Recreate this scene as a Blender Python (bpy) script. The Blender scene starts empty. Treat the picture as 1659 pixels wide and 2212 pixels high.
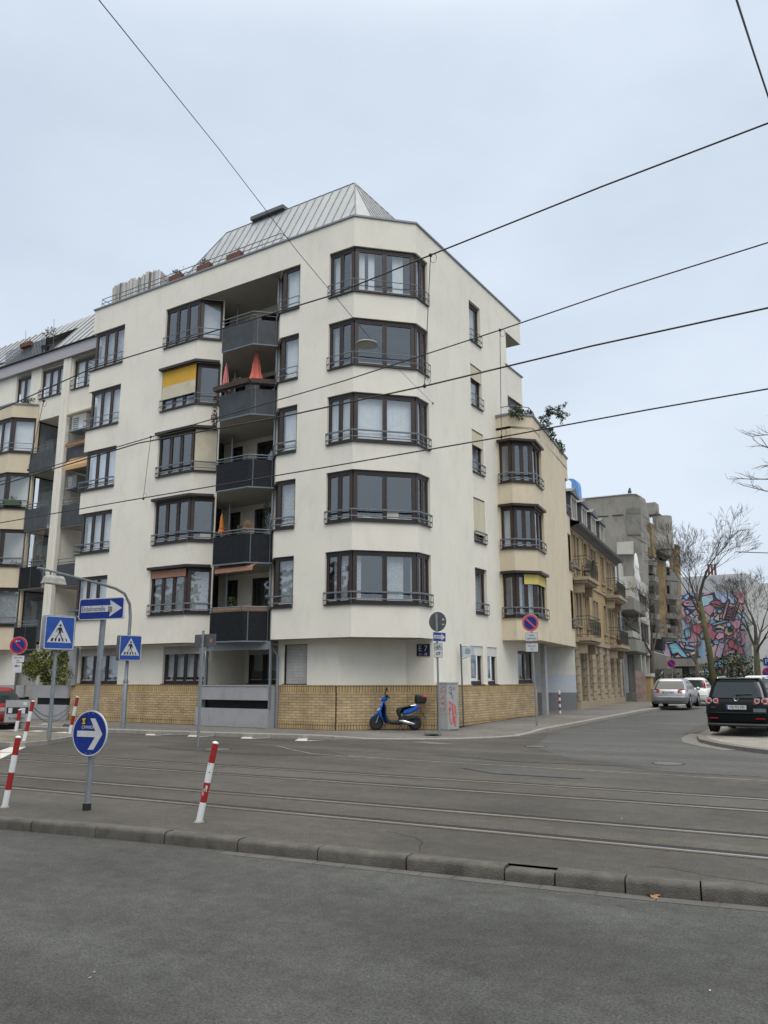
EXPO = 0.32
import bpy, math, random
from mathutils import Vector, Matrix
random.seed(7)
S = bpy.context.scene
COL = S.collection
PI = math.pi
R = math.radians
# ---------------------------------------------------------------- camera solve
F, PITCH, YAW, CX, CY, CZ = 1737.0, R(11.83), R(32.23), 829.5, 1106.0, 1.7
FW = (-math.sin(YAW), math.cos(YAW)); RT = (math.cos(YAW), math.sin(YAW))
def ray(px, py):
    u = (px-CX)/F; v = (CY-py)/F
    a = math.cos(PITCH)-v*math.sin(PITCH); z = math.sin(PITCH)+v*math.cos(PITCH)
    return (RT[0]*u+FW[0]*a, RT[1]*u+FW[1]*a, z)
def onY(px, py, y):
    r = ray(px, py); t = y/r[1]; return Vector((r[0]*t, y, CZ+r[2]*t))
def onX(px, py, x):
    r = ray(px, py); t = x/r[0]; return Vector((x, r[1]*t, CZ+r[2]*t))
def onZ(px, py, z=0.0):
    r = ray(px, py); t = (z-CZ)/r[2]; return Vector((r[0]*t, r[1]*t, z))
cam = bpy.data.cameras.new('camera'); co = bpy.data.objects.new('camera', cam); COL.objects.link(co)
cam.sensor_fit = 'VERTICAL'; cam.sensor_height = 24.0; cam.lens = F/2212*24.0
cam.clip_end = 3000; cam.clip_start = .05
co.location = (0, 0, CZ); co.rotation_euler = (PI/2+PITCH, 0, YAW)
S.camera = co
S.render.resolution_x = 768; S.render.resolution_y = 1024
# ---------------------------------------------------------------- materials
def nt(name):
    m = bpy.data.materials.new(name); m.use_nodes = True
    t = m.node_tree; return m, t, t.nodes['Principled BSDF']
def N(t, ty, **k):
    n = t.nodes.new(ty)
    for a, b in k.items(): setattr(n, a, b)
    return n
def pm(name, col, rough=.6, metal=0., var=.12, scale=3., bump=.0, bscale=60., coat=0., spec=.5, stain=0., emit=None):
    m, t, b = nt(name); L = t.links.new
    b.inputs['Roughness'].default_value = rough; b.inputs['Metallic'].default_value = metal
    b.inputs['Specular IOR Level'].default_value = spec
    b.inputs['Coat Weight'].default_value = coat
    c = (*col, 1)
    if var or stain or bump:
        g = N(t, 'ShaderNodeTexCoord')
    if var:
        n = N(t, 'ShaderNodeTexNoise'); n.inputs['Scale'].default_value = scale; n.inputs['Detail'].default_value = 6; n.inputs['Roughness'].default_value = .62
        L(g.outputs['Object'], n.inputs['Vector'])
        r = N(t, 'ShaderNodeMapRange'); r.inputs[1].default_value = .3; r.inputs[2].default_value = .7
        r.inputs[3].default_value = 1-var; r.inputs[4].default_value = 1+var
        L(n.outputs['Fac'], r.inputs[0])
        mx = N(t, 'ShaderNodeVectorMath', operation='SCALE'); mx.inputs[0].default_value = col
        L(r.outputs[0], mx.inputs['Scale']); out = mx.outputs[0]
        if stain:   # vertical rain streaks and blotches
            mp = N(t, 'ShaderNodeMapping'); mp.inputs['Scale'].default_value = (1.1, 1.1, .5)
            L(g.outputs['Object'], mp.inputs[0])
            n2 = N(t, 'ShaderNodeTexNoise'); n2.inputs['Scale'].default_value = 1.6; n2.inputs['Detail'].default_value = 8; n2.inputs['Roughness'].default_value = .7
            L(mp.outputs[0], n2.inputs['Vector'])
            r2 = N(t, 'ShaderNodeMapRange'); r2.inputs[1].default_value = .5; r2.inputs[2].default_value = .68
            r2.inputs[3].default_value = 1; r2.inputs[4].default_value = 1-stain
            L(n2.outputs['Fac'], r2.inputs[0])
            m2 = N(t, 'ShaderNodeVectorMath', operation='SCALE'); L(out, m2.inputs[0]); L(r2.outputs[0], m2.inputs['Scale']); out = m2.outputs[0]
        L(out, b.inputs['Base Color'])
    else:
        b.inputs['Base Color'].default_value = c
    if bump:
        n3 = N(t, 'ShaderNodeTexNoise'); n3.inputs['Scale'].default_value = bscale; n3.inputs['Detail'].default_value = 3
        L(g.outputs['Object'], n3.inputs['Vector'])
        bp = N(t, 'ShaderNodeBump'); bp.inputs['Strength'].default_value = bump; bp.inputs['Distance'].default_value = .02
        L(n3.outputs['Fac'], bp.inputs['Height']); L(bp.outputs[0], b.inputs['Normal'])
    if emit:
        b.inputs['Emission Color'].default_value = (*emit[:3], 1); b.inputs['Emission Strength'].default_value = emit[3]
    return m
def asphalt(name, col, col2, speck=.35, patch=.45, fine=90.):
    m, t, b = nt(name); L = t.links.new; b.inputs['Roughness'].default_value = .85; b.inputs['Specular IOR Level'].default_value = .3
    g = N(t, 'ShaderNodeTexCoord')
    big = N(t, 'ShaderNodeTexNoise'); big.inputs['Scale'].default_value = patch; big.inputs['Detail'].default_value = 9; big.inputs['Roughness'].default_value = .6
    L(g.outputs['Object'], big.inputs['Vector'])
    mr = N(t, 'ShaderNodeMapRange'); mr.inputs[1].default_value = .35; mr.inputs[2].default_value = .66; L(big.outputs['Fac'], mr.inputs[0])
    mx = N(t, 'ShaderNodeMix', data_type='RGBA'); mx.inputs[6].default_value = (*col, 1); mx.inputs[7].default_value = (*col2, 1); L(mr.outputs[0], mx.inputs[0])
    f = N(t, 'ShaderNodeTexNoise'); f.inputs['Scale'].default_value = fine; f.inputs['Detail'].default_value = 3; f.inputs['Roughness'].default_value = .8
    L(g.outputs['Object'], f.inputs['Vector'])
    f2 = N(t, 'ShaderNodeMapRange'); f2.inputs[1].default_value = .3; f2.inputs[2].default_value = .7; f2.inputs[3].default_value = 1-speck; f2.inputs[4].default_value = 1+speck
    L(f.outputs['Fac'], f2.inputs[0])
    mid = N(t, 'ShaderNodeTexNoise'); mid.inputs['Scale'].default_value = 6; mid.inputs['Detail'].default_value = 8; mid.inputs['Roughness'].default_value = .7
    L(g.outputs['Object'], mid.inputs['Vector'])
    f3 = N(t, 'ShaderNodeMapRange'); f3.inputs[1].default_value = .3; f3.inputs[2].default_value = .7; f3.inputs[3].default_value = .78; f3.inputs[4].default_value = 1.2
    L(mid.outputs['Fac'], f3.inputs[0])
    mm = N(t, 'ShaderNodeMath', operation='MULTIPLY'); L(f2.outputs[0], mm.inputs[0]); L(f3.outputs[0], mm.inputs[1])
    # scattered pale stone chips
    vo = N(t, 'ShaderNodeTexVoronoi'); vo.inputs['Scale'].default_value = 14; L(g.outputs['Object'], vo.inputs['Vector'])
    vr = N(t, 'ShaderNodeMapRange'); vr.inputs[1].default_value = .05; vr.inputs[2].default_value = .09; vr.inputs[3].default_value = 1.5; vr.inputs[4].default_value = 1
    L(vo.outputs['Distance'], vr.inputs[0])
    m4 = N(t, 'ShaderNodeMath', operation='MULTIPLY'); L(mm.outputs[0], m4.inputs[0]); L(vr.outputs[0], m4.inputs[1])
    # wear along the lanes, sparse oil spots
    mp = N(t, 'ShaderNodeMapping'); mp.inputs['Scale'].default_value = (.12, .9, 1); L(g.outputs['Object'], mp.inputs[0])
    ln = N(t, 'ShaderNodeTexNoise'); ln.inputs['Scale'].default_value = 1.1; ln.inputs['Detail'].default_value = 6; ln.inputs['Roughness'].default_value = .65; L(mp.outputs[0], ln.inputs['Vector'])
    lr = N(t, 'ShaderNodeMapRange'); lr.inputs[1].default_value = .35; lr.inputs[2].default_value = .65; lr.inputs[3].default_value = .82; lr.inputs[4].default_value = 1.14; L(ln.outputs['Fac'], lr.inputs[0])
    ov = N(t, 'ShaderNodeTexVoronoi'); ov.inputs['Scale'].default_value = 1.15; ov.inputs['Randomness'].default_value = 1; L(mp.outputs[0], ov.inputs['Vector'])
    os_ = N(t, 'ShaderNodeTexVoronoi'); os_.inputs['Scale'].default_value = 2.3; L(g.outputs['Object'], os_.inputs['Vector'])
    orr = N(t, 'ShaderNodeMapRange'); orr.inputs[1].default_value = .04; orr.inputs[2].default_value = .13; orr.inputs[3].default_value = .72; orr.inputs[4].default_value = 1; L(os_.outputs['Distance'], orr.inputs[0])
    m5 = N(t, 'ShaderNodeMath', operation='MULTIPLY'); L(m4.outputs[0], m5.inputs[0]); L(lr.outputs[0], m5.inputs[1])
    m6 = N(t, 'ShaderNodeMath', operation='MULTIPLY'); L(m5.outputs[0], m6.inputs[0]); L(orr.outputs[0], m6.inputs[1]); m4 = m6
    sc = N(t, 'ShaderNodeVectorMath', operation='SCALE'); L(mx.outputs[2], sc.inputs[0]); L(m4.outputs[0], sc.inputs['Scale'])
    L(sc.outputs[0], b.inputs['Base Color'])
    bp = N(t, 'ShaderNodeBump'); bp.inputs['Strength'].default_value = .5; bp.inputs['Distance'].default_value = .006
    L(f.outputs['Fac'], bp.inputs['Height']); L(bp.outputs[0], b.inputs['Normal'])
    return m
def brickmat(name, c1, c2, mortar, w, h, soldier=False, mort=.012, bump=.6, offset=.5, ob=False):
    m, t, b = nt(name); L = t.links.new; b.inputs['Roughness'].default_value = .85
    g = N(t, 'ShaderNodeTexCoord'); src = g.outputs['Object' if ob else 'UV']
    br = N(t, 'ShaderNodeTexBrick'); br.inputs['Scale'].default_value = 1.0; br.inputs['Brick Width'].default_value = w; br.inputs['Row Height'].default_value = h
    br.inputs['Mortar Size'].default_value = mort; br.inputs['Mortar Smooth'].default_value = .3; br.inputs['Bias'].default_value = -.1
    br.offset = 0 if soldier else offset
    br.inputs['Color1'].default_value = (*c1, 1); br.inputs['Color2'].default_value = (*c2, 1); br.inputs['Mortar'].default_value = (*mortar, 1)
    L(src, br.inputs['Vector'])
    n = N(t, 'ShaderNodeTexNoise'); n.inputs['Scale'].default_value = 1.4; n.inputs['Detail'].default_value = 8; n.inputs['Roughness'].default_value = .7; L(g.outputs['Object'], n.inputs['Vector'])
    r = N(t, 'ShaderNodeMapRange'); r.inputs[1].default_value = .3; r.inputs[2].default_value = .7; r.inputs[3].default_value = .68; r.inputs[4].default_value = 1.2; L(n.outputs['Fac'], r.inputs[0])
    sc = N(t, 'ShaderNodeVectorMath', operation='SCALE'); L(br.outputs['Color'], sc.inputs[0]); L(r.outputs[0], sc.inputs['Scale']); L(sc.outputs[0], b.inputs['Base Color'])
    bp = N(t, 'ShaderNodeBump'); bp.inputs['Strength'].default_value = bump; bp.inputs['Distance'].default_value = .008; bp.invert = True
    L(br.outputs['Fac'], bp.inputs['Height']); L(bp.outputs[0], b.inputs['Normal'])
    return m
def glassmat(name, base=.22, tint=(.55, .6, .6)):
    m = bpy.data.materials.new(name); m.use_nodes = True; t = m.node_tree; t.nodes.clear(); L = t.links.new
    o = N(t, 'ShaderNodeOutputMaterial'); mx = N(t, 'ShaderNodeMixShader'); gl = N(t, 'ShaderNodeBsdfGlossy'); tr = N(t, 'ShaderNodeBsdfTransparent')
    gl.inputs['Roughness'].default_value = .03; gl.inputs['Color'].default_value = (.9, .95, 1, 1); tr.inputs['Color'].default_value = (*tint, 1)
    fl = N(t, 'ShaderNodeLayerWeight'); fl.inputs['Blend'].default_value = .5; fr = N(t, 'ShaderNodeMath', operation='POWER'); fr.inputs[1].default_value = 4.; L(fl.outputs['Facing'], fr.inputs[0])
    r = N(t, 'ShaderNodeMapRange'); r.inputs[1].default_value = 0; r.inputs[2].default_value = 1; r.inputs[3].default_value = base; r.inputs[4].default_value = 1
    L(fr.outputs[0], r.inputs[0]); L(r.outputs[0], mx.inputs[0]); L(tr.outputs[0], mx.inputs[1]); L(gl.outputs[0], mx.inputs[2]); L(mx.outputs[0], o.inputs[0])
    # slightly wavy panes
    g = N(t, 'ShaderNodeTexCoord'); n = N(t, 'ShaderNodeTexNoise'); n.inputs['Scale'].default_value = 1.3; L(g.outputs['Object'], n.inputs['Vector'])
    bp = N(t, 'ShaderNodeBump'); bp.inputs['Strength'].default_value = .45; bp.inputs['Distance'].default_value = .05; L(n.outputs['Fac'], bp.inputs['Height']); L(bp.outputs[0], gl.inputs['Normal'])
    return m
M = {}
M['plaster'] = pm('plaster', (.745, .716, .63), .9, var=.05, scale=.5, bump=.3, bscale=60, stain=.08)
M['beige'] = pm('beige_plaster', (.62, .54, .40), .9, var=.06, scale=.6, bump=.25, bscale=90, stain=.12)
M['soffit'] = pm('shaded_soffit_plaster', (.33, .32, .285), .9, var=.05, scale=1)  # wall plaster darkened, the shade of the undersides is in the colour
M['flash'] = pm('zinc_flashing', (.2, .215, .235), .5, .3, var=.1)
M['zinc'] = pm('seamed_zinc', (.33, .355, .37), .55, .15, var=.09, scale=1.3)
M['zincd'] = pm('seam_zinc', (.15, .16, .17), .5, .25, var=.05)
M['frame'] = pm('dark_window_frame', (.02, .014, .012), .45, var=.15, scale=8)
M['sash'] = pm('brown_sash', (.036, .022, .018), .4, var=.15, scale=8)
M['pale'] = pm('pale_strip', (.6, .62, .62), .5, var=.05)
M['rail'] = pm('blue_grey_rail', (.13, .155, .185), .5, .1, var=.08)
M['glass'] = glassmat('window_glass', .17, (.93, .95, .95))
M['glass_hi'] = glassmat('window_glass_bright', .38, (.9, .92, .94))
M['curtain'] = pm('white_curtain', (.68, .71, .74), .9, var=.08, scale=5)
M['curtaind'] = pm('net_curtain', (.4, .43, .45), .9, var=.45, scale=22)
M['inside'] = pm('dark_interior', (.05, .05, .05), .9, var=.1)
M['brick'] = brickmat('yellow_brick', (.43, .32, .175), (.53, .405, .235), (.22, .165, .105), .33, .088, mort=.011)
M['soldier'] = brickmat('yellow_brick_soldier', (.42, .30, .145), (.52, .37, .185), (.12, .085, .05), .1, .25, True)
M['shut'] = brickmat('roller_shutter', (.47, .46, .44), (.49, .48, .455), (.2, .195, .185), 50, .05, False, .005, .8)
M['panel'] = pm('smoked_balcony_panel', (.046, .051, .058), .4, .0, var=.25, scale=3, spec=.3)
M['paneld'] = pm('dark_balcony_mesh', (.007, .009, .012), .6, var=.6, scale=9, spec=.25)
M['greyp'] = pm('grey_concrete_panel', (.315, .32, .335), .75, var=.06, scale=2, bump=.15, stain=.15)
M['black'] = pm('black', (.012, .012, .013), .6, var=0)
M['yel'] = pm('yellow_blind', (.62, .36, .04), .8, var=.06)
M['cream'] = pm('cream_blind', (.55, .5, .38), .85, var=.12, scale=2)
M['lemon'] = pm('lemon_blind', (.6, .5, .15), .85, var=.06)
M['orange'] = pm('peach_awning', (.34, .18, .125), .85, var=.1)
M['awn'] = pm('tan_awning', (.5, .32, .16), .85, var=.1)
M['coral'] = pm('coral_cloth', (.68, .17, .12), .85, var=.12, scale=4)
M['pink'] = pm('pink_cloth', (.62, .2, .22), .85, var=.12, scale=4)
M['orcl'] = pm('orange_cloth', (.7, .22, .04), .85, var=.12, scale=4)
M['white'] = pm('white_paint', (.72, .73, .73), .5, var=.05, scale=5)
M['galv'] = pm('galvanised_steel', (.25, .275, .3), .42, .45, var=.15, scale=12)
M['galvd'] = pm('weathered_steel', (.12, .125, .13), .6, .2, var=.2, scale=9)
M['blue'] = pm('sign_blue', (.008, .028, .21), .4, var=.14, scale=7, stain=.2)
M['bluec'] = pm('crossing_blue', (.010, .065, .32), .4, var=.14, scale=6, stain=.2)
M['red'] = pm('sign_red', (.45, .02, .025), .4, var=.06)
M['redf'] = pm('faded_sign_red', (.55, .09, .08), .5, var=.06)
M['swhite'] = pm('sign_white', (.52, .54, .56), .45, var=.1, scale=8, stain=.2)
M['sback'] = pm('sign_back_grey', (.08, .085, .09), .6, var=.12)
M['ink'] = pm('ink_black', (.01, .01, .012), .5, var=0)
M['terra'] = pm('terracotta', (.13, .055, .04), .8, var=.15)
M['wood'] = pm('weathered_wood', (.36, .345, .33), .9, var=.4, scale=14)
M['wooddk'] = pm('dark_wood', (.05, .035, .03), .8, var=.3, scale=9)
M['wicker'] = pm('wicker', (.32, .19, .11), .9, var=.35, scale=25)
M['leaf'] = pm('leaf_green', (.055, .085, .02), .7, var=.4, scale=6)
M['leafd'] = pm('leaf_dark', (.02, .03, .014), .8, var=.35, scale=6)
M['leafy'] = pm('leaf_yellow_green', (.19, .20, .045), .7, var=.35, scale=6)
M['wood2'] = pm('pale_stake', (.5, .49, .47), .9, var=.2, scale=9)
M['wood3'] = pm('dark_stake', (.16, .15, .13), .9, var=.2, scale=9)
M['leafb'] = pm('leaf_brown', (.10, .05, .03), .8, var=.35, scale=6)
M['bark'] = pm('bark', (.085, .07, .055), .9, var=.3, scale=8, bump=.4, bscale=30)
M['barkg'] = pm('mossy_bark', (.075, .075, .035), .9, var=.35, scale=3, bump=.4, bscale=30)
M['rubber'] = pm('rubber', (.012, .012, .013), .75, var=.1)
M['asph'] = asphalt('asphalt_near', (.067, .0695, .0655), (.047, .049, .046), .6, .6, 60)
M['asph2'] = asphalt('asphalt_tracks', (.086, .081, .072), (.053, .0495, .044), .65, .35, 55)
M['asph3'] = asphalt('asphalt_street', (.088, .089, .087), (.072, .073, .072), .35, .4, 40)
M['walk'] = asphalt('asphalt_pavement', (.17, .163, .15), (.13, .124, .115), .4, .4, 40)
M['kerb'] = pm('kerb_granite', (.082, .077, .068), .85, var=.35, scale=5, bump=.6, bscale=70, stain=.3)
M['kerbf'] = pm('kerb_concrete', (.25, .24, .22), .85, var=.14, scale=5, bump=.3)
M['paver'] = brickmat('herringbone_pavers', (.28, .26, .23), (.25, .235, .21), (.13, .12, .10), .22, .11, False, .008, .4, .5, True)
M['paint'] = pm('worn_road_paint', (.5, .49, .46), .7, var=.25, scale=3)
M['rust'] = pm('rail_rust', (.10, .075, .05), .6, .3, var=.3, scale=10)
M['steel'] = pm('polished_rail', (.42, .42, .42), .35, .8, var=.05)
M['groove'] = pm('groove', (.016, .014, .012), .9, var=.2, scale=8)
M['conc'] = pm('board_concrete', (.25, .24, .215), .9, var=.12, scale=.5, bump=.2, bscale=30, stain=.35)
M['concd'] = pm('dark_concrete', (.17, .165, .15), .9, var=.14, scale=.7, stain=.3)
M['ochre'] = pm('ochre_render', (.37, .265, .125), .9, var=.08, scale=1.5, stain=.12)
M['stone'] = pm('sandstone', (.33, .265, .185), .9, var=.12, scale=2.5, stain=.2)
M['obrick'] = brickmat('ochre_brick', (.4, .27, .11), (.44, .3, .13), (.25, .18, .09), .25, .08)
M['slate'] = pm('slate', (.065, .068, .075), .8, var=.2, scale=5, bump=.4, bscale=12)
M['lgrey'] = pm('light_render', (.46, .45, .41), .9, var=.08, scale=1, stain=.15)
M['wgrey'] = pm('white_grey_render', (.52, .52, .5), .9, var=.07, scale=1, stain=.2)
M['duct'] = pm('blue_duct', (.12, .30, .62), .5, var=.05)
M['iron'] = pm('wrought_iron', (.05, .055, .05), .6, var=.2)
# ---------------------------------------------------------------- object helpers
OFF = {}
def tag(o, label=None, cat=None, group=None, kind=None):
    if label: o['label'] = label
    if cat: o['category'] = cat
    if group: o['group'] = group
    if kind: o['kind'] = kind
    return o
def thing(name, loc, label, cat, group=None, rz=0.):
    o = bpy.data.objects.new(name, None); COL.objects.link(o); o.empty_display_size = .2
    o.location = loc; o.rotation_euler = (0, 0, rz); OFF[o.name] = Vector(loc)
    return tag(o, label, cat, group)
def local(o):           # children are given in the thing's own frame
    OFF[o.name] = Vector((0, 0, 0)); return o
class MB:
    def __init__(s): s.v = []; s.f = []; s.m = []; s.uv = {}
    def face(s, pts, m=0, uv=None):
        b = len(s.v); s.v += [Vector(p) for p in pts]; s.f.append(list(range(b, b+len(pts)))); s.m.append(m)
        if uv: s.uv[len(s.f)-1] = uv
    def box(s, x0, x1, y0, y1, z0, z1, m=0):
        s.obox((x0, (y0+y1)/2), (x1, (y0+y1)/2), z0, z1, abs(y1-y0), m=m)
    def obox(s, p, q, z0, z1, t=.1, off=0., m=0, zq0=None, zq1=None):
        """upright box along plan segment p-q, thickness t; off = shift to the outside (right-hand side of p-q)"""
        dx, dy = q[0]-p[0], q[1]-p[1]; L = math.hypot(dx, dy) or 1e-6; n = (dy/L, -dx/L)
        a, b = off+t/2, off-t/2; zq0 = z0 if zq0 is None else zq0; zq1 = z1 if zq1 is None else zq1
        P = [(p[0]+n[0]*a, p[1]+n[1]*a), (q[0]+n[0]*a, q[1]+n[1]*a), (q[0]+n[0]*b, q[1]+n[1]*b), (p[0]+n[0]*b, p[1]+n[1]*b)]
        Z0 = [z0, zq0, zq0, z0]; Z1 = [z1, zq1, zq1, z1]
        bt = [Vector((*P[i], Z0[i])) for i in range(4)]; tp = [Vector((*P[i], Z1[i])) for i in range(4)]
        base = len(s.v); s.v += bt+tp
        s0 = p[0]*dx/L+p[1]*dy/L
        for i in range(4):
            j = (i+1) % 4; s.f.append([base+i, base+j, base+4+j, base+4+i]); s.m.append(m)
            l = L if i % 2 == 0 else t; o = s0 if i % 2 == 0 else s0+L*i
            s.uv[len(s.f)-1] = [(o, Z0[i]), (o+l, Z0[j]), (o+l, Z1[j]), (o, Z1[i])]
        s.f.append([base+3, base+2, base+1, base]); s.m.append(m); s.f.append([base+4+i for i in range(4)]); s.m.append(m)
    def prism(s, poly, z0, z1, m=0, mt=None, zf=None):
        """poly ccw in plan"""
        n = len(poly); ar = sum(poly[i][0]*poly[(i+1) % n][1]-poly[(i+1) % n][0]*poly[i][1] for i in range(n))
        if ar < 0: poly = list(reversed(poly))
        h = zf or (lambda x, y: 0)
        b = len(s.v); s.v += [Vector((x, y, z0+h(x, y))) for x, y in poly]+[Vector((x, y, z1+h(x, y))) for x, y in poly]
        u = 0
        for i in range(n):
            j = (i+1) % n; s.f.append([b+i, b+j, b+n+j, b+n+i]); s.m.append(m)
            l = math.dist(poly[i], poly[j]); s.uv[len(s.f)-1] = [(u, z0), (u+l, z0), (u+l, z1), (u, z1)]; u += l
        s.f.append([b+n+i for i in range(n)]); s.m.append(m if mt is None else mt)
        s.f.append([b+n-1-i for i in range(n)]); s.m.append(m)
    def tube(s, pts, r, n=6, m=0, cap=True):
        pts = [Vector(p) for p in pts]; rr = r if isinstance(r, (list, tuple)) else [r]*len(pts)
        b = len(s.v); up = Vector((0, 0, 1)); prev = None
        for i, p in enumerate(pts):
            d = (pts[min(i+1, len(pts)-1)]-pts[max(i-1, 0)]).normalized()
            if prev is None:
                a = d.cross(up if abs(d.z) < .95 else Vector((1, 0, 0))).normalized()
            else:
                a = (prev-d*prev.dot(d)).normalized()
            prev = a; c = d.cross(a)
            for k in range(n):
                t = 2*PI*k/n; s.v.append(p+(a*math.cos(t)+c*math.sin(t))*rr[i])
        for i in range(len(pts)-1):
            for k in range(n):
                k2 = (k+1) % n; s.f.append([b+i*n+k, b+i*n+k2, b+(i+1)*n+k2, b+(i+1)*n+k]); s.m.append(m)
        if cap:
            s.f.append([b+n-1-k for k in range(n)]); s.m.append(m); e = b+(len(pts)-1)*n; s.f.append([e+k for k in range(n)]); s.m.append(m)
    def lathe(s, prof, c=(0, 0, 0), n=20, axis='z', m=0):
        """prof: (r, h) list, revolved round the axis through c"""
        b = len(s.v)
        for r_, h in prof:
            for k in range(n):
                a = 2*PI*k/n; x, y = r_*math.cos(a), r_*math.sin(a)
                q = (x, y, h) if axis == 'z' else ((h, x, y) if axis == 'x' else (y, h, x))
                s.v.append(Vector(c)+Vector(q))
        for i in range(len(prof)-1):
            for k in range(n):
                k2 = (k+1) % n; s.f.append([b+i*n+k, b+i*n+k2, b+(i+1)*n+k2, b+(i+1)*n+k]); s.m.append(m)
        s.f.append([b+n-1-k for k in range(n)]); s.m.append(m); e = b+(len(prof)-1)*n; s.f.append([e+k for k in range(n)]); s.m.append(m)
    def plate(s, poly, y0, y1, m=0, bev=0.):
        """polygon in local x,z extruded along y (y0 front .. y1 back), optional bevelled front and back"""
        n = len(poly); ar = sum(poly[i][0]*poly[(i+1) % n][1]-poly[(i+1) % n][0]*poly[i][1] for i in range(n))
        if ar < 0: poly = list(reversed(poly))
        rings = [(0, y0), (0, y1)]
        if bev: rings = [(-bev, y0), (0, y0+bev), (0, y1-bev), (-bev, y1)]
        b = len(s.v)
        for d, y in rings:
            q = poly if d == 0 else inset(poly, -d)
            s.v += [Vector((x, y, z)) for x, z in q]
        for r_ in range(len(rings)-1):
            for i in range(n):
                j = (i+1) % n; s.f.append([b+r_*n+i, b+r_*n+j, b+(r_+1)*n+j, b+(r_+1)*n+i]); s.m.append(m)
        s.f.append([b+n-1-i for i in range(n)][::-1] if False else [b+i for i in range(n)]); s.m.append(m)
        e = b+(len(rings)-1)*n; s.f.append([e+n-1-i for i in range(n)]); s.m.append(m)
    def blob(s, c, r, m=0, nu=8, nv=5, sx=1, sy=1, sz=1):
        prof = [(max(.001, r*math.sin(PI*i/nv)), -r*math.cos(PI*i/nv)) for i in range(nv+1)]
        b = len(s.v); s.lathe(prof, (0, 0, 0), nu, 'z', m)
        for i in range(b, len(s.v)): v = s.v[i]; s.v[i] = Vector((c[0]+v.x*sx, c[1]+v.y*sy, c[2]+v.z*sz))
    def leaves(s, c, rad, n, size, m=0, ms=1):
        for _ in range(n):
            while True:
                p = Vector([random.uniform(-1, 1) for _ in range(3)])
                if p.length < 1: break
            p = Vector((c[0]+p.x*rad[0], c[1]+p.y*rad[1], c[2]+p.z*rad[2]))
            a = Vector([random.gauss(0, 1) for _ in range(3)]).normalized(); b_ = a.cross(Vector([random.gauss(0, 1) for _ in range(3)])).normalized()
            q = size*random.uniform(.6, 1.3)
            s.face([p-a*q, p+b_*q*.45, p+a*q, p-b_*q*.45], m+random.randrange(ms))
    def xf(s, mat, start=0):
        for i in range(start, len(s.v)): s.v[i] = mat @ s.v[i]
    def build(s, name, mats, parent=None, smooth=False, loc=None):
        if not isinstance(mats, (list, tuple)): mats = [mats]
        me = bpy.data.meshes.new(name)
        if parent is not None: off = OFF[parent.name]
        elif loc is not None: off = Vector(loc)
        else: off = Vector((0, 0, 0))
        me.from_pydata([v-off for v in s.v], [], s.f)
        for mm in mats: me.materials.append(M[mm] if isinstance(mm, str) else mm)
        for i, p in enumerate(me.polygons): p.material_index = s.m[i]; p.use_smooth = bool(smooth)
        if s.uv:
            uvl = me.uv_layers.new(name='UVMap').data
            for fi, uvs in s.uv.items():
                p = me.polygons[fi]
                for k, li in enumerate(p.loop_indices): uvl[li].uv = uvs[k]
        if smooth and smooth is not True: me.set_sharp_from_angle(angle=R(smooth))
        o = bpy.data.objects.new(name, me); COL.objects.link(o)
        if parent is not None: o.parent = parent; OFF[o.name] = off
        else: o.location = off; OFF[o.name] = off
        return o
def single(mb, name, mats, loc, label, cat, group=None, smooth=False):
    return tag(mb.build(name, mats, None, smooth, loc), label, cat, group)
def struct(mb, name, mats, smooth=False):
    return tag(mb.build(name, mats, None, smooth), kind='structure')
def inset(poly, d):
    n = len(poly); out = []
    for i in range(n):
        a, b, c = poly[i-1], poly[i], poly[(i+1) % n]
        e1 = Vector((b[0]-a[0], b[1]-a[1])); e2 = Vector((c[0]-b[0], c[1]-b[1]))
        if e1.length < 1e-9: e1 = e2
        if e2.length < 1e-9: e2 = e1
        e1.normalize(); e2.normalize(); n1 = Vector((-e1.y, e1.x)); n2 = Vector((-e2.y, e2.x)); mm = n1+n2
        mm = mm/max(.35, mm.length_squared)*2; out.append((b[0]+mm.x*d, b[1]+mm.y*d))
    return out
def offs(pts, d):
    """offset an open plan polyline to its outside (right-hand side) by d"""
    out = []
    for i in range(len(pts)):
        ns = []
        for a, b in ((i-1, i), (i, i+1)):
            if a >= 0 and b < len(pts):
                dx, dy = pts[b][0]-pts[a][0], pts[b][1]-pts[a][1]; l = math.hypot(dx, dy); ns.append(Vector((dy/l, -dx/l)))
        mm = ns[0] if len(ns) == 1 else (ns[0]+ns[1])/(1+ns[0].dot(ns[1]))
        out.append((pts[i][0]+mm.x*d, pts[i][1]+mm.y*d))
    return out
def cum(pts):
    c = [0.]
    for i in range(len(pts)-1): c.append(c[-1]+math.dist(pts[i], pts[i+1]))
    return c
def at(pts, s_):
    c = cum(pts)
    for i in range(len(pts)-1):
        if s_ <= c[i+1]+1e-6 or i == len(pts)-2:
            t = (s_-c[i])/(c[i+1]-c[i]); return (pts[i][0]+(pts[i+1][0]-pts[i][0])*t, pts[i][1]+(pts[i+1][1]-pts[i][1])*t)
def sub(pts, a, b):
    c = cum(pts); out = [at(pts, a)]
    for i in range(1, len(pts)-1):
        if a+1e-3 < c[i] < b-1e-3: out.append(pts[i])
    out.append(at(pts, b)); return out
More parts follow.
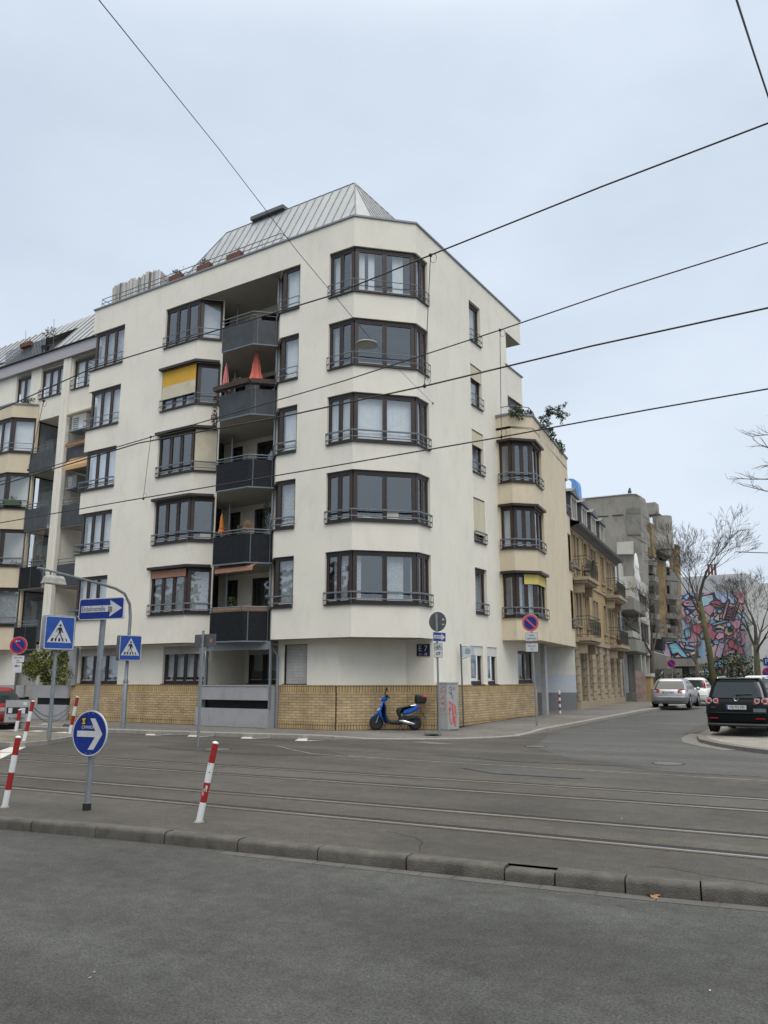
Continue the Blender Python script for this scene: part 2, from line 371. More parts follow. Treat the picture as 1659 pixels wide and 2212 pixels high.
def wall(mb, pts, z0, z1, ops=(), depth=.22, m=0, mr=None):
    """one skin of wall along a plan polyline with openings (a, b, za, zb) in arc length"""
    c = cum(pts); inn = offs(pts, -depth); mr = m if mr is None else mr
    for i in range(len(pts)-1):
        p, q = pts[i], pts[i+1]; L = c[i+1]-c[i]; d = ((q[0]-p[0])/L, (q[1]-p[1])/L); iv = (-d[1], d[0])
        P = lambda u, z: Vector((p[0]+d[0]*u, p[1]+d[1]*u, z))
        def I(u, z):
            if u < 1e-4 and i > 0: return Vector((*inn[i], z))
            if u > L-1e-4 and i < len(pts)-2: return Vector((*inn[i+1], z))
            return P(u, z)+Vector((iv[0]*depth, iv[1]*depth, 0))
        hs = []
        for a, b, za, zb in ops:
            la, lb = max(a, c[i])-c[i], min(b, c[i+1])-c[i]
            if lb-la > 1e-3: hs.append((la, lb, max(za, z0), min(zb, z1), a >= c[i]-1e-4 and not (i > 0 and abs(a-c[i]) < 1e-4), b <= c[i+1]+1e-4, za >= z0, zb <= z1))
        us = sorted({0., L} | {h[0] for h in hs} | {h[1] for h in hs}); zs = sorted({z0, z1} | {h[2] for h in hs} | {h[3] for h in hs})
        for x in range(len(us)-1):
            for y in range(len(zs)-1):
                um, zm = (us[x]+us[x+1])/2, (zs[y]+zs[y+1])/2
                if any(h[0] < um < h[1] and h[2] < zm < h[3] for h in hs): continue
                if us[x+1]-us[x] < 1e-5 or zs[y+1]-zs[y] < 1e-5: continue
                U = [us[x], us[x+1], us[x+1], us[x]]; Z = [zs[y], zs[y], zs[y+1], zs[y+1]]
                mb.face([P(U[k], Z[k]) for k in range(4)], m, [(c[i]+U[k], Z[k]) for k in range(4)])
        for la, lb, za, zb, sl, sr, hb, ht in hs:
            uvq = lambda x0, x1: [(c[i]+x0, 0), (c[i]+x1, 0), (c[i]+x1, depth), (c[i]+x0, depth)]
            if hb: mb.face([P(la, za), P(lb, za), I(lb, za), I(la, za)], mr, uvq(la, lb))
            if ht: mb.face([P(lb, zb), P(la, zb), I(la, zb), I(lb, zb)], mr, uvq(la, lb))
            if sl: mb.face([P(la, zb), P(la, za), I(la, za), I(la, zb)], mr, [(0, zb), (0, za), (depth, za), (depth, zb)])
            if sr: mb.face([P(lb, za), P(lb, zb), I(lb, zb), I(lb, za)], mr, [(0, za), (0, zb), (depth, zb), (depth, za)])
def strip(mb, pts, z0, z1, t, off=0., m=0):
    for i, (a, b) in enumerate(zip(offs(pts, off+t/2)[:-1], offs(pts, off+t/2)[1:])):
        io = offs(pts, off-t/2); c_, d_ = io[i+1], io[i]
        P = [a, b, c_, d_]; base = len(mb.v); mb.v += [Vector((*p, z0)) for p in P]+[Vector((*p, z1)) for p in P]
        L = math.dist(a, b); u0 = cum(pts)[i]
        for k in range(4):
            j = (k+1) % 4; mb.f.append([base+k, base+j, base+4+j, base+4+k]); mb.m.append(m)
            l = L if k % 2 == 0 else t; mb.uv[len(mb.f)-1] = [(u0, z0), (u0+l, z0), (u0+l, z1), (u0, z1)]
        mb.f.append([base+3, base+2, base+1, base]); mb.m.append(m); mb.f.append([base+4+k for k in range(4)]); mb.m.append(m)
def window(bld, pts, a, b, z0, z1, lights=(3,), rail=2, cur=None, blind=None, d=.13, glass='glass', sill=True, box=.1, label=None, curm='curtain', curh=(0, 1)):
    sp = sub(pts, a, b); fp = offs(sp, -d); fr = MB(); pn = MB(); t = .07
    ii = 0
    for i in range(len(fp)-1):
        p, q = fp[i], fp[i+1]; L = math.dist(p, q); n = lights[i] if i < len(lights) else lights[-1]
        pt = lambda u: (p[0]+(q[0]-p[0])*u/L, p[1]+(q[1]-p[1])*u/L)
        fr.obox(p, q, z0, z0+.07, t+.02); fr.obox(p, q, z1-box, z1, t+.03)
        e0 = .09 if i > 0 else .05; e1 = .09 if i < len(fp)-2 else .05
        cells = [(e0+(L-e0-e1)*k/n, e0+(L-e0-e1)*(k+1)/n) for k in range(n)]
        fr.obox(pt(0), pt(e0), z0+.07, z1-box, t, m=0 if e0 < .06 else 1); fr.obox(pt(L-e1), pt(L), z0+.07, z1-box, t, m=0 if e1 < .06 else 1)
        for k, (u0, u1) in enumerate(cells):
            if k: fr.obox(pt(u0-.03), pt(u0+.03), z0+.07, z1-box, t-.01, m=0)
            a0, a1 = u0+(.03 if k else 0), u1-(.03 if k < n-1 else 0); s_ = .045
            fr.obox(pt(a0), pt(a0+s_), z0+.07, z1-box, .05, .012, 1); fr.obox(pt(a1-s_), pt(a1), z0+.07, z1-box, .05, .012, 1)
            fr.obox(pt(a0+s_), pt(a1-s_), z0+.07, z0+.12, .05, .012, 1); fr.obox(pt(a0+s_), pt(a1-s_), z1-box-.045, z1-box, .05, .012, 1)
            fr.obox(pt(a0+s_), pt(a1-s_), z0+.121, z0+.14, .03, .012, 2)
            pn.face([(*pt(a0+s_), z0+.13), (*pt(a1-s_), z0+.13), (*pt(a1-s_), z1-box-.045), (*pt(a0+s_), z1-box-.045)])
    w = fr.build('window', ['frame', 'sash', 'pale'], bld); pn.build('pane', glass, w)
    if label: w['label'] = label
    if sill:
        sl = MB(); strip(sl, sp, z0-.035, z0, .1+d, .07-(.1+d)/2+.0, 0); sl.build('sill', 'frame', w)
    if rail:
        rl = MB(); rp = offs(sp, .075); e0 = sp[0]; e1 = sp[-1]
        hs = ((.44, .19), (.36, .14))[rail == 1]
        for hh in hs: rl.tube([(*e0, z0+hh)]+[(*x, z0+hh) for x in rp]+[(*e1, z0+hh)], .017 if rail == 2 else .02, 5)
        for x in rp: rl.tube([(*x, z0-.0), (*x, z0+hs[0])], .012, 4)
        if rail == 1: strip(rl, offs(sp, .075), z0+hs[0]-.01, z0+hs[0]+.04, .03)
        rl.build('railing', 'rail', w)
    if cur:
        cm = MB(); cp = offs(sp, -.3); LL = cum(cp)[-1]
        for c0, c1 in cur:
            n = max(4, int((c1-c0)*LL/.05)); zz0 = z0+.05+(z1-z0)*curh[0]; zz1 = z0+(z1-z0)*curh[1]; pr = None
            for k in range(n+1):
                s_ = LL*(c0+(c1-c0)*k/n); x, y = at(cp, min(s_, LL-1e-4)); o = .03*math.sin(k*2.1)+.012*math.sin(k*5.3)
                cur_ = (x+o*.7, y+o)
                if pr: cm.face([(*pr, zz0), (*cur_, zz0), (*cur_, zz1), (*pr, zz1)])
                pr = cur_
        cm.build('curtain', curm, w)
    if blind:
        mat, fr0, u0, u1 = blind[:4]; bm_ = MB(); L = cum(sp)[-1]; bp = sub(sp, u0*L+.02, u1*L-.02)
        strip(bm_, bp, z1-.06-(z1-z0)*fr0, z1-.05, .02, -.04)
        if len(blind) > 4:
            strip(bm_, bp, z1-.06-(z1-z0)*blind[4], z1-.06-(z1-z0)*fr0-.002, .018, -.04, 1)
        bm_.build('blind', [mat, 'cream'], w)
    return w
def text(s_, size, m, parent, mat4, name='lettering', ext=.001, align='CENTER', sx=1.):
    cu = bpy.data.curves.new('t', 'FONT'); cu.body = s_; cu.size = size; cu.align_x = align; cu.align_y = 'CENTER'; cu.extrude = ext; cu.resolution_u = 3
    o = bpy.data.objects.new('t', cu); COL.objects.link(o); bpy.context.view_layer.update()
    me = bpy.data.meshes.new_from_object(o.evaluated_get(bpy.context.evaluated_depsgraph_get()))
    bpy.data.objects.remove(o); mb = MB(); mb.v = [mat4 @ Vector((v.co.x*sx, v.co.y, v.co.z)) for v in me.vertices]
    mb.f = [list(p.vertices) for p in me.polygons]; mb.m = [0]*len(mb.f); bpy.data.meshes.remove(me)
    return mb.build(name, m, parent)
STAND = Matrix.Rotation(PI/2, 4, 'X')      # text lying in x,y -> upright, facing -y
def tmat(x, y, z, rz=0.): return Matrix.Translation((x, y, z)) @ Matrix.Rotation(rz, 4, 'Z') @ STAND
def copy_tree(o, parent=None):
    c = o.copy(); COL.objects.link(c); c.parent = parent
    for ch in o.children: copy_tree(ch, c)
    return c
# ================================================================ ground
def H(x, y):
    if y <= 24: return 0.
    return min((y-24)*.018, .27)
def grid_strip(mb, left, right, z, m=0, uvs=False):
    for i in range(len(left)-1):
        a, b, c_, d_ = left[i], right[i], right[i+1], left[i+1]
        mb.face([Vector((*p, z+H(*p))) for p in (a, b, c_, d_)], m)
g = MB()
# one sheet to the horizon, finely split in y so that it follows the rise of the street
ys = [-800, -60, -6, 24]+[24+2*i for i in range(1, 9)]+[60, 120, 300, 900]
kb = [(-45, 2.2), (-30, 3.9), (-20, 5.1), (-14, 5.85), (-9.75, 6.46), (-7.65, 6.84), (-5.85, 7.07), (-3.75, 7.32), (-2.05, 7.53), (-1.1, 7.72), (3, 8.4), (12, 10.2), (60, 20)]
kback = offs(kb, -.17)
g.face([Vector((x, y, -.12)) for x, y in [(-900, -900), (900, -900), (900, 30), (60, 20)]+[k for k in reversed(kb)][1:]+[(-900, 2.2)]])
near = struct(g, 'road_near_lane', 'asph')
g = MB(); g.face([(-1500, -1500, -.16), (1500, -1500, -.16), (1500, 1500, -.16), (-1500, 1500, -.16)]); struct(g, 'ground', 'groove')
g = MB()
for x0, x1 in ((-900, -45), (60, 900)):
    g.face([Vector((x0, 1.9 if x0 < 0 else 20, 0)), Vector((x1, 1.9 if x0 < 0 else 20, 0)), Vector((x1, 24, 0)), Vector((x0, 24, 0))])
for i in range(len(kback)-1):
    a, b = kback[i], kback[i+1]; g.face([Vector((*a, 0)), Vector((*b, 0)), Vector((b[0], 24, 0)), Vector((a[0], 24, 0))])
yy_ = [24+2*i for i in range(0, 9)]+[60, 900]
for i in range(len(yy_)-1):
    g.face([Vector((-900, yy_[i], H(0, yy_[i]))), Vector((900, yy_[i], H(0, yy_[i]))), Vector((900, yy_[i+1], H(0, yy_[i+1]))), Vector((-900, yy_[i+1], H(0, yy_[i+1])))])
struct(g, 'road', 'asph2')
# kerb stones of the near edge
g = MB(); c = cum(kb); s_ = 0.; k = 0
while s_ < c[-1]-1:
    x_ = at(kb, s_)[0]; L = 1.0 if x_ < -3.9 else (.47 if x_ < -3.2 else .62)
    if x_ > 3: L = 1.
    a, b = at(kb, s_+.008), at(kb, min(s_+L-.008, c[-1]))
    dz = random.uniform(-.006, .006); o = random.uniform(-.006, .006)
    if -3.95 < x_ < -3.2: dz -= .022
    d = Vector((b[0]-a[0], b[1]-a[1])).normalized(); n = Vector((d.y, -d.x)); i_ = -n
    P = lambda q, w, z: Vector((q[0]+i_.x*(w+o), q[1]+i_.y*(w+o), z+dz))
    prof = [(0, -.16), (0, -.03), (.012, -.008), (.035, .006), (.165, .008), (.172, -.05)]
    bs = len(g.v); g.v += [P(a, *p) for p in prof]+[P(b, *p) for p in prof]; npf = len(prof)
    for j in range(npf-1): g.f.append([bs+j, bs+npf+j, bs+npf+j+1, bs+j+1]); g.m.append(0)
    g.f.append([bs+npf-1-j for j in range(npf)]); g.m.append(0); g.f.append([bs+npf+j for j in range(npf)]); g.m.append(0)
    s_ += L; k += 1
struct(g, 'kerb_near', 'kerb', 35)
g = MB()      # dark bedding behind and between the stones, pale gutter course in front
strip(g, offs(kb, -.10), -.14, -.055, .13, 0, 0)
struct(g, 'kerb_bedding', 'groove')
g = MB(); o1, o2 = offs(kb, .02), offs(kb, .17); s_ = 0; c = cum(o1)
while s_ < c[-1]-1:
    L = random.choice((.5, .5, .33)); a, b = at(o1, s_+.006), at(o1, s_+L-.006); e, f_ = at(o2, min(s_+.006, cum(o2)[-1])), at(o2, min(s_+L-.006, cum(o2)[-1]))
    if a[0] > -6.5: g.face([Vector((*e, -.117)), Vector((*f_, -.117)), Vector((*b, -.117)), Vector((*a, -.117))])
    s_ += L
struct(g, 'gutter', pm('gutter_stone', (.085, .084, .078), .85, var=.2, scale=5, bump=.4))
# tram rails (four, metre gauge)
rails = [[(-60, 9.0), (-30, 11.3), (-17.9, 12.25), (-12.2, 12.68), (-8.2, 12.97), (-4.66, 13.24), (-1.84, 13.42), (8, 13.9), (40, 15)],
         [(-60, 7.9), (-30, 10.2), (-16.3, 11.2), (-11.1, 11.58), (-7.4, 11.83), (-4.26, 12.06), (-1.69, 12.22), (8, 12.75), (40, 13.9)],
         [(-60, 5.8), (-30, 8.1), (-14.2, 9.3), (-9.4, 9.68), (-6.28, 9.93), (-3.59, 10.11), (-1.44, 10.24), (8, 10.8), (40, 12)],
         [(-60, 4.7), (-30, 7.05), (-12.4, 8.33), (-8.4, 8.65), (-5.58, 8.85), (-3.21, 9.0), (-1.29, 9.1), (8, 9.7), (40, 10.9)]]
def smooth_poly(p, n=4):
    for _ in range(2):
        q = [p[0]]
        for a, b in zip(p[:-1], p[1:]):
            q += [(a[0]*.75+b[0]*.25, a[1]*.75+b[1]*.25), (a[0]*.25+b[0]*.75, a[1]*.25+b[1]*.75)]
        p = q+[p[-1]]
    return p
for r_ in rails:
    r_ = smooth_poly(r_)
    g = MB(); strip(g, r_, -.02, .003, .36, -.08, 0); strip(g, r_, -.02, .0065, .055, .02, 1); strip(g, r_, -.02, .0065, .05, .09, 2); strip(g, r_, -.02, .0055, .1, -.2, 3); 
    struct(g, 'tram_rail', ['groove', 'steel', 'rust', 'asph2'])
# far pavement with low kerb
fk = [(-90, 13.0), (-45, 16.0), (-30, 17.7), (-22.1, 18.5), (-18.5, 19.1), (-15.3, 19.65), (-13.2, 20.5), (-11.3, 21.7), (-10.3, 23.4), (-10.1, 25.5), (-10.15, 31), (-10.2, 45), (-10.9, 60), (-14, 85), (-19, 115)]
fk = smooth_poly(fk)
g = MB(); top = offs(fk, -.16); back = [(-90, 30)]*0
for i in range(len(top)-1):
    a, b = top[i], top[i+1]
    lo = lambda q: .085*max(0, min(1, (q[0]+14.8)/1.4))*max(0, min(1, (26-q[1])/1.6))
    za, zb = H(*a)+.115-lo(a), H(*b)+.115-lo(b)
    if b[1] < 24.01: g.face([Vector((*a, za)), Vector((*b, zb)), Vector((b[0], 24, .115)), Vector((a[0], 24, .115))])
    elif a[1] < 24: g.face([Vector((*a, za)), Vector((*b, zb)), Vector((-14.5, b[1], zb)), Vector((-14.5, 24, .115)), Vector((a[0], 24, .115))])
    else: g.face([Vector((*a, za)), Vector((*b, zb)), Vector((-14.5-max(0, b[1]-38)*.16, b[1], zb)), Vector((-14.5-max(0, a[1]-38)*.16, a[1], za))])
struct(g, 'pavement', 'walk')
g = MB()
s_ = 0.; c = cum(fk)
while s_ < c[-1]-1.2:
    a, b = at(fk, s_+.006), at(fk, s_+.994); dd = Vector((b[0]-a[0], b[1]-a[1])).normalized(); i_ = Vector((-dd.y, dd.x))
    lo = lambda q: .085*max(0, min(1, (q[0]+14.8)/1.4))*max(0, min(1, (26-q[1])/1.6))
    za, zb = H(*a)+.122-lo(a), H(*b)+.122-lo(b)
    P = lambda q, w, z: Vector((q[0]+i_.x*w, q[1]+i_.y*w, z))
    pr = [(0, -.2), (0, -.02), (.02, 0), (.15, 0.0), (.16, -.05)]
    bs = len(g.v); g.v += [P(a, w, za+z) for w, z in pr]+[P(b, w, zb+z) for w, z in pr]
    for j in range(4): g.f.append([bs+j, bs+5+j, bs+6+j, bs+j+1]); g.m.append(0)
    g.f.append([bs+4-j for j in range(5)]); g.m.append(0); g.f.append([bs+5+j for j in range(5)]); g.m.append(0)
    s_ += 1.
struct(g, 'kerb_far', 'kerbf', 35)
# street surface going away (bluish asphalt) and junction patch
def sheet(poly, z, name, mat):
    g = MB(); ys = sorted({24.} | {24+2*i for i in range(1, 9)})
    # split polygon by bands so it follows the slope
    def clip(P, y0, y1):
        def half(P, f):
            o = []
            for i in range(len(P)):
                a, b = P[i-1], P[i]; fa, fb = f(a), f(b)
                if (fa >= 0) != (fb >= 0): t = fa/(fa-fb); o.append((a[0]+(b[0]-a[0])*t, a[1]+(b[1]-a[1])*t))
                if fb >= 0: o.append(b)
            return o
        P = half(P, lambda p: p[1]-y0)
        return half(P, lambda p: y1-p[1]) if P else P
    bands = [-999]+ys+[999]
    for a, b in zip(bands[:-1], bands[1:]):
        q = clip(poly, a, b)
        if len(q) > 2:
            g.face([Vector((x, y, z+H(x, y))) for x, y in q])
            if g.f and Vector((g.v[-1]-g.v[-2])).cross(g.v[-2]-g.v[-3]).z > 0: pass
    return struct(g, name, mat)
sheet([(-9.5, 24.6), (-8.3, 20.5), (-6.2, 17.6), (-4, 16.4), (6, 16.6), (6, 23), (-3, 22.3), (-5.9, 26.5), (-6.2, 30), (-6.4, 60), (-9.5, 110), (-16, 110), (-10.8, 60), (-10.05, 45), (-10.0, 31)], .004, 'street_surface', 'asph3')
sheet([(-7.6, 14.9), (-6.6, 14.3), (-4.9, 14.4), (-5.6, 15.2)], .009, 'road_patch', pm('tar_patch', (.06, .06, .062), .9, var=.2, scale=4))
sheet([(-17, 15.3), (-15.9, 14.9), (-12.6, 15.0), (-11.0, 15.9), (-12.5, 16.9), (-16, 17.0)], .006, 'road_patch', asphalt('asphalt_dark_patch', (.052, .048, .044), (.064, .058, .052), .4, .6))
# joint line / road paint
g = MB(); jl = [(-14.2, 17.2), (-12.9, 16.35), (-11.9, 15.78), (-9.9, 15.7), (-5.5, 15.76), (-2.1, 15.82), (8, 16.1)]
strip(g, jl, -.02, .0075, .05); struct(g, 'road_joint', pm('worn_joint', (.19, .18, .16), .8, var=.35, scale=3))
def mark(poly, z=.006, m='paint', name='road_marking'):
    g = MB(); g.face([Vector((x, y, z+H(x, y))) for x, y in poly]); return struct(g, name, m)
for px, py in ((318, 1588), (409, 1591), (524, 1595), (641, 1600)):
    p = onZ(px, py); q = onZ(px+8, py-7); e = onZ(px+82, py-2)
    v = [(p.x, p.y), (q.x, q.y), (q.x+.35, q.y+.05), (p.x+.45, p.y+.06), (e.x, e.y), (e.x, e.y-.1), (p.x+.05, p.y-.12)]
    mark([(p.x, p.y-.1), (p.x+.4, p.y-.06), (q.x+.3, q.y), (q.x, q.y)])
    mark([(p.x+.1, p.y-.12), (e.x, e.y-.06), (e.x, e.y+.06), (p.x+.4, p.y+.0)], .0075)
for i in range(7):
    x0 = -31+i*1.35; mark([(x0, 16.85), (x0+.62, 16.85), (x0+.72, 18.0), (x0+.1, 18.0)])
mark([(onZ(0, 1622).x, onZ(0, 1622).y), (onZ(78, 1595).x, onZ(78, 1595).y), (onZ(88, 1599).x, onZ(88, 1599).y), (onZ(0, 1640).x, onZ(0, 1640).y)])
mark([(-12.0, 20.3), (-10.9, 19.9), (-10.4, 20.2), (-11.5, 20.6)], .007, 'walk', 'road_patch')
# traffic island, left
isl = [(-32, 13.3), (-26, 13.2), (-21.5, 13.1), (-19.75, 13.15), (-19.5, 13.4), (-19.7, 14.2), (-20.5, 15.6), (-21.1, 16.4), (-21.7, 16.5), (-24.5, 16.4), (-32, 15.6)]
g = MB(); g.prism(isl, -.05, .115, 0); struct(g, 'traffic_island', 'kerbf')
g = MB(); g.prism(inset(isl, .14), .0, .12, 0); struct(g, 'island_paving', asphalt('island_paving_mat', (.2, .185, .155), (.13, .12, .09), .3, .9))
# paved parking bay, right
M['kerbw'] = pm('parking_kerb_stone', (.145, .138, .127), .85, var=.2, scale=5)
bay = [(-5.35, 27.0), (-5.28, 25.6), (-4.95, 24.3), (-4.3, 23.1), (-3.65, 22.2), (-2.7, 21.25), (-1.2, 20.4), (2, 19.4), (8, 18.3), (8, 60), (-5.9, 60), (-5.8, 40)]
def hz(x, y): return H(x, y)
g = MB(); 
def bandpoly(poly, z, mat, name):
    sheet(poly, z, name, mat)
bandpoly(bay, .10, 'kerbw', 'parking_kerb'); bandpoly([(x+.22 if x < 5 else x, y+.14) for x, y in bay], .104, 'paver', 'parking_bay')
g = MB()
for a, b in zip(bay[:8], bay[1:9]): 
    g.face([Vector((a[0], a[1], H(*a)-.02)), Vector((b[0], b[1], H(*b)-.02)), Vector((b[0], b[1], H(*b)+.10)), Vector((a[0], a[1], H(*a)+.10))])
struct(g, 'parking_kerb_face', 'kerbw')
sheet([(-5.8, 27.2), (-5.7, 25.5), (-5.35, 24.1), (-4.6, 22.8), (-3.9, 21.9), (-3.6, 22.15), (-4.25, 23.1), (-4.9, 24.3), (-5.25, 25.6), (-5.33, 27.0)], .012, 'gutter_stones', 'kerbw')
sheet([(-9.5, 17.2), (-7.4, 16.6), (-4.2, 17.0), (-5.6, 17.7), (-8.2, 17.9)], .0062, 'road_patch', asphalt('asphalt_dark_patch_b', (.056, .054, .052), (.07, .067, .062), .4, .6))
# dirt line where walls meet the pavement, contact shade painted into it
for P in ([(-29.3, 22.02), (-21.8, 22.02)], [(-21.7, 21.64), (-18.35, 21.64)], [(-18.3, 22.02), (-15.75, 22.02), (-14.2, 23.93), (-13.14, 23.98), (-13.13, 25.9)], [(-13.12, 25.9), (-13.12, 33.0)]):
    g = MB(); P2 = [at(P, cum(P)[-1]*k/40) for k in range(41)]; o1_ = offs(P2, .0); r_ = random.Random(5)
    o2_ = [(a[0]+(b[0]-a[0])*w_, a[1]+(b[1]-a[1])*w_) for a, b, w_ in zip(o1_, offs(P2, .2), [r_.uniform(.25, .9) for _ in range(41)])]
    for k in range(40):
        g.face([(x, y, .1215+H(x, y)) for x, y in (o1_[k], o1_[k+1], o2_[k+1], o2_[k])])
    struct(g, 'wall_foot_dirt_shade', pm('wall_foot_dirt_shade_mat', (.06, .056, .05), .95, var=.4, scale=9))
# cracks, covers and tyre-darkened lanes
def crack(p0, ang, L, w_=.012, seed=0, name='road_crack'):
    r_ = random.Random(seed); g = MB(); x, y = p0; P = [(x, y)]
    for k in range(int(L/.16)):
        ang += r_.gauss(0, .22); x += .16*math.cos(ang); y += .16*math.sin(ang); P.append((x, y))
    a_, b_ = offs(P, w_/2), offs(P, -w_/2)
    for k in range(len(P)-1):
        z = .0035 if P[k][1] > 7.6+.02*P[k][0] else -.1165
        g.face([(*a_[k], z), (*a_[k+1], z), (*b_[k+1], z), (*b_[k], z)])
    struct(g, name, 'groove')
for k, (x, y, a, L) in enumerate(((-9, 14.4, 3.0, 3), (-6.5, 17.2, .4, 2.4), (-12, 13.8, .2, 2.2), (-3.2, 14.6, .15, 2.8), (-8.6, 18.4, 2.6, 2.2), (-5.2, 8.3, .1, 1.6), (-2.2, 8.1, .1, 1.3), (-10.5, 10.7, .05, 3.0))): crack((x, y), a, L, .008, k)
for (x, y, r_, z) in ((-14.7, 15.5, .36, .0075), (-4.3, 17.9, .34, .0075), (-8.3, 20.6, .3, .0075), (-12.3, 22.3, .28, .121)):
    g = MB(); g.prism([(x+r_*math.cos(k*.314), y+r_*math.sin(k*.314)) for k in range(20)], z-.004, z); g.prism([(x+r_*.86*math.cos(k*.314), y+r_*.86*math.sin(k*.314)) for k in range(20)], z, z+.003, 1); struct(g, 'manhole_cover', ['groove', pm('cast_iron_cover', (.12, .115, .105), .7, .2, var=.25, scale=14, bump=.8, bscale=40)])
for k, yy0 in enumerate((18.6, 17.3)):
    P = [(-40, yy0-2.2), (-24, yy0-1.2), (-14, yy0-.3), (-6, yy0+.2), (0, yy0+.3), (10, yy0+.3)]; g = MB(); a_, b_ = offs(P, .2), offs(P, -.2)
    for i in range(5): g.face([(*a_[i], .0028), (*a_[i+1], .0028), (*b_[i+1], .0028), (*b_[i], .0028)])
    struct(g, 'tyre_worn_lane', asphalt('tyre_worn_asphalt', (.088, .081, .073), (.068, .062, .056), .5, .5, 50))
# tiny litter and leaves
for i in range(7):
    px, py = random.uniform(60, 1640), random.uniform(1700, 2190); 
    z = 0. if py < 1780 else -.12
    p = onZ(px, py, z+.004)
    if abs(p.y-(7+.05*p.x)) < .5: continue
    g = MB(); s_ = random.uniform(.008, .014); a = random.uniform(0, 6)
    g.face([p+Vector((math.cos(a+t)*s_*random.uniform(.6, 1.2), math.sin(a+t)*s_*random.uniform(.6, 1.2), random.uniform(0, .006))) for t in (0, 1.3, 2.6, 3.9, 5.1)])
    g.face([p+Vector((math.cos(a+t)*s_*.8, math.sin(a+t)*s_*.8, random.uniform(-.002, .002))) for t in (0, 1.3, 2.6, 3.9, 5.1)])
    tag(g.build('litter_scrap', random.choice(['greyp', 'kerbf', 'cream']), None, False, p), 'small pale scrap of litter lying on the asphalt', 'litter', 'litter scraps on the road')
for (px, py, z, lb) in ((503, 1817, -.118, 'curled brown leaf below the near kerb, left of centre'), (1410, 1938, -.118, 'flat yellow brown leaf against the kerb at bottom right')):
    p = onZ(px, py, z); g = MB(); pts = []
    for k in range(12):
        a = k*PI/6; r_ = .075 if k % 2 else .035; pts.append(p+Vector((math.cos(a)*r_, math.sin(a)*r_*.7, .012*math.sin(a*2)+.012)))
    g.face(pts); single(g, 'fallen_leaf', pm('dead_leaf', (.3, .16, .07), .8, var=.2), p, lb, 'leaf')
# ================================================================ corner apartment building
SILL = [4.15+2.74*i for i in range(5)]; HD = 1.75
B = thing('apartment_building', (-20, 24, .12), 'cream five storey corner apartment building with yellow brick base and wraparound corner windows', 'building')
A1 = [(-28.95, 22.6), (-28.95, 21.5), (-22.35, 21.5), (-21.65, 22.2), (-22.6, 23.15)]     # left bay of the street front
A2 = [(-18.8, 23.6), (-18.8, 22.17), (-18.13, 21.5), (-14.8, 21.5), (-13.2, 23.1), (-13.2, 31.05)]
TOP = [(-28.95, 24.5), (-28.95, 21.5), (-14.8, 21.5), (-13.2, 23.1), (-13.2, 32.73), (-16.5, 32.73)]
c1, c2 = cum(A1), cum(A2)
x1 = lambda x: c1[1]+(x+28.95)
x2 = lambda x: c2[2]+(x+18.13)
y2 = lambda y: c2[4]+(y-23.1)
o1, o2 = [], []
wl = []
for i, s_ in enumerate(SILL):
    h = s_+HD
    o1 += [(c1[1]-.55, x1(-26.83), s_, h), (x1(-24.31), c1[3]-.06, s_, h)]
    o2 += [(c2[1]+.2, x2(-17.22), s_, h), (x2(-15.89), y2(23.95), s_, h), (y2(27.38), y2(28.42), s_+.02, h)]
g = MB(); wall(g, A1, 3.07, 16.86, o1); wall(g, A2, 3.07, 16.86, o2); wall(g, TOP, 16.86, 18.02)
# far right end: stepped terrace levels
wall(g, [(-13.2, 31.05), (-13.2, 32.73)], 13.9, 15.25); wall(g, [(-13.2, 31.05), (-13.2, 32.73)], 3.07, 12.3)
wall(g, [(-13.2, 32.73), (-20, 32.73)], 3.07, 15.25); wall(g, [(-28.95, 30), (-28.95, 22.6)], .1, 18)
wall(g, [(-13.2, 31.05), (-20, 31.05)], 15.25, 16.86)
wall(g, [(-20, 32.73), (-28.95, 30)], .1, 18)
g.build('wall', 'plaster', B)
g = MB()                                                # soffits, terrace floor, niche walls
P5 = [(-28.9, 22.6), (-28.9, 21.52), (-14.81, 21.52), (-13.22, 23.11), (-13.22, 32.7), (-20, 32.7)]
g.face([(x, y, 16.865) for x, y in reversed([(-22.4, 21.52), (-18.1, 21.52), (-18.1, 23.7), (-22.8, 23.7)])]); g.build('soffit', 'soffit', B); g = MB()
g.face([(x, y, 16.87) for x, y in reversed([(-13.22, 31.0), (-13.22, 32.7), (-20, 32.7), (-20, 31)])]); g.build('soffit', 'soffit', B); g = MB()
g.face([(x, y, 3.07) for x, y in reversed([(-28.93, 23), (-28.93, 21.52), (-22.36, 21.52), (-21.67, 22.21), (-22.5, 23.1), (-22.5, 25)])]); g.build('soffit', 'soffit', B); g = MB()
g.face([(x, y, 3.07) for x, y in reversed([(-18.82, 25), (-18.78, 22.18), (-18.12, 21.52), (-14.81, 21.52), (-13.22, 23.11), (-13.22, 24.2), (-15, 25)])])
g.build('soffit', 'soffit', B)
g = MB(); g.prism([(-28.8, 21.65), (-14.86, 21.65), (-13.35, 23.16), (-13.35, 32.6), (-20, 32.6), (-28.8, 30)], 17.3, 17.45)
g.build('roof_deck', 'greyp', B)
g = MB(); strip(g, TOP, 18.0, 18.07, .34, -.12); strip(g, [(-13.2, 30.9), (-13.2, 32.8)], 15.25, 15.31, .3, -.1)
g.build('parapet_flashing', 'flash', B)
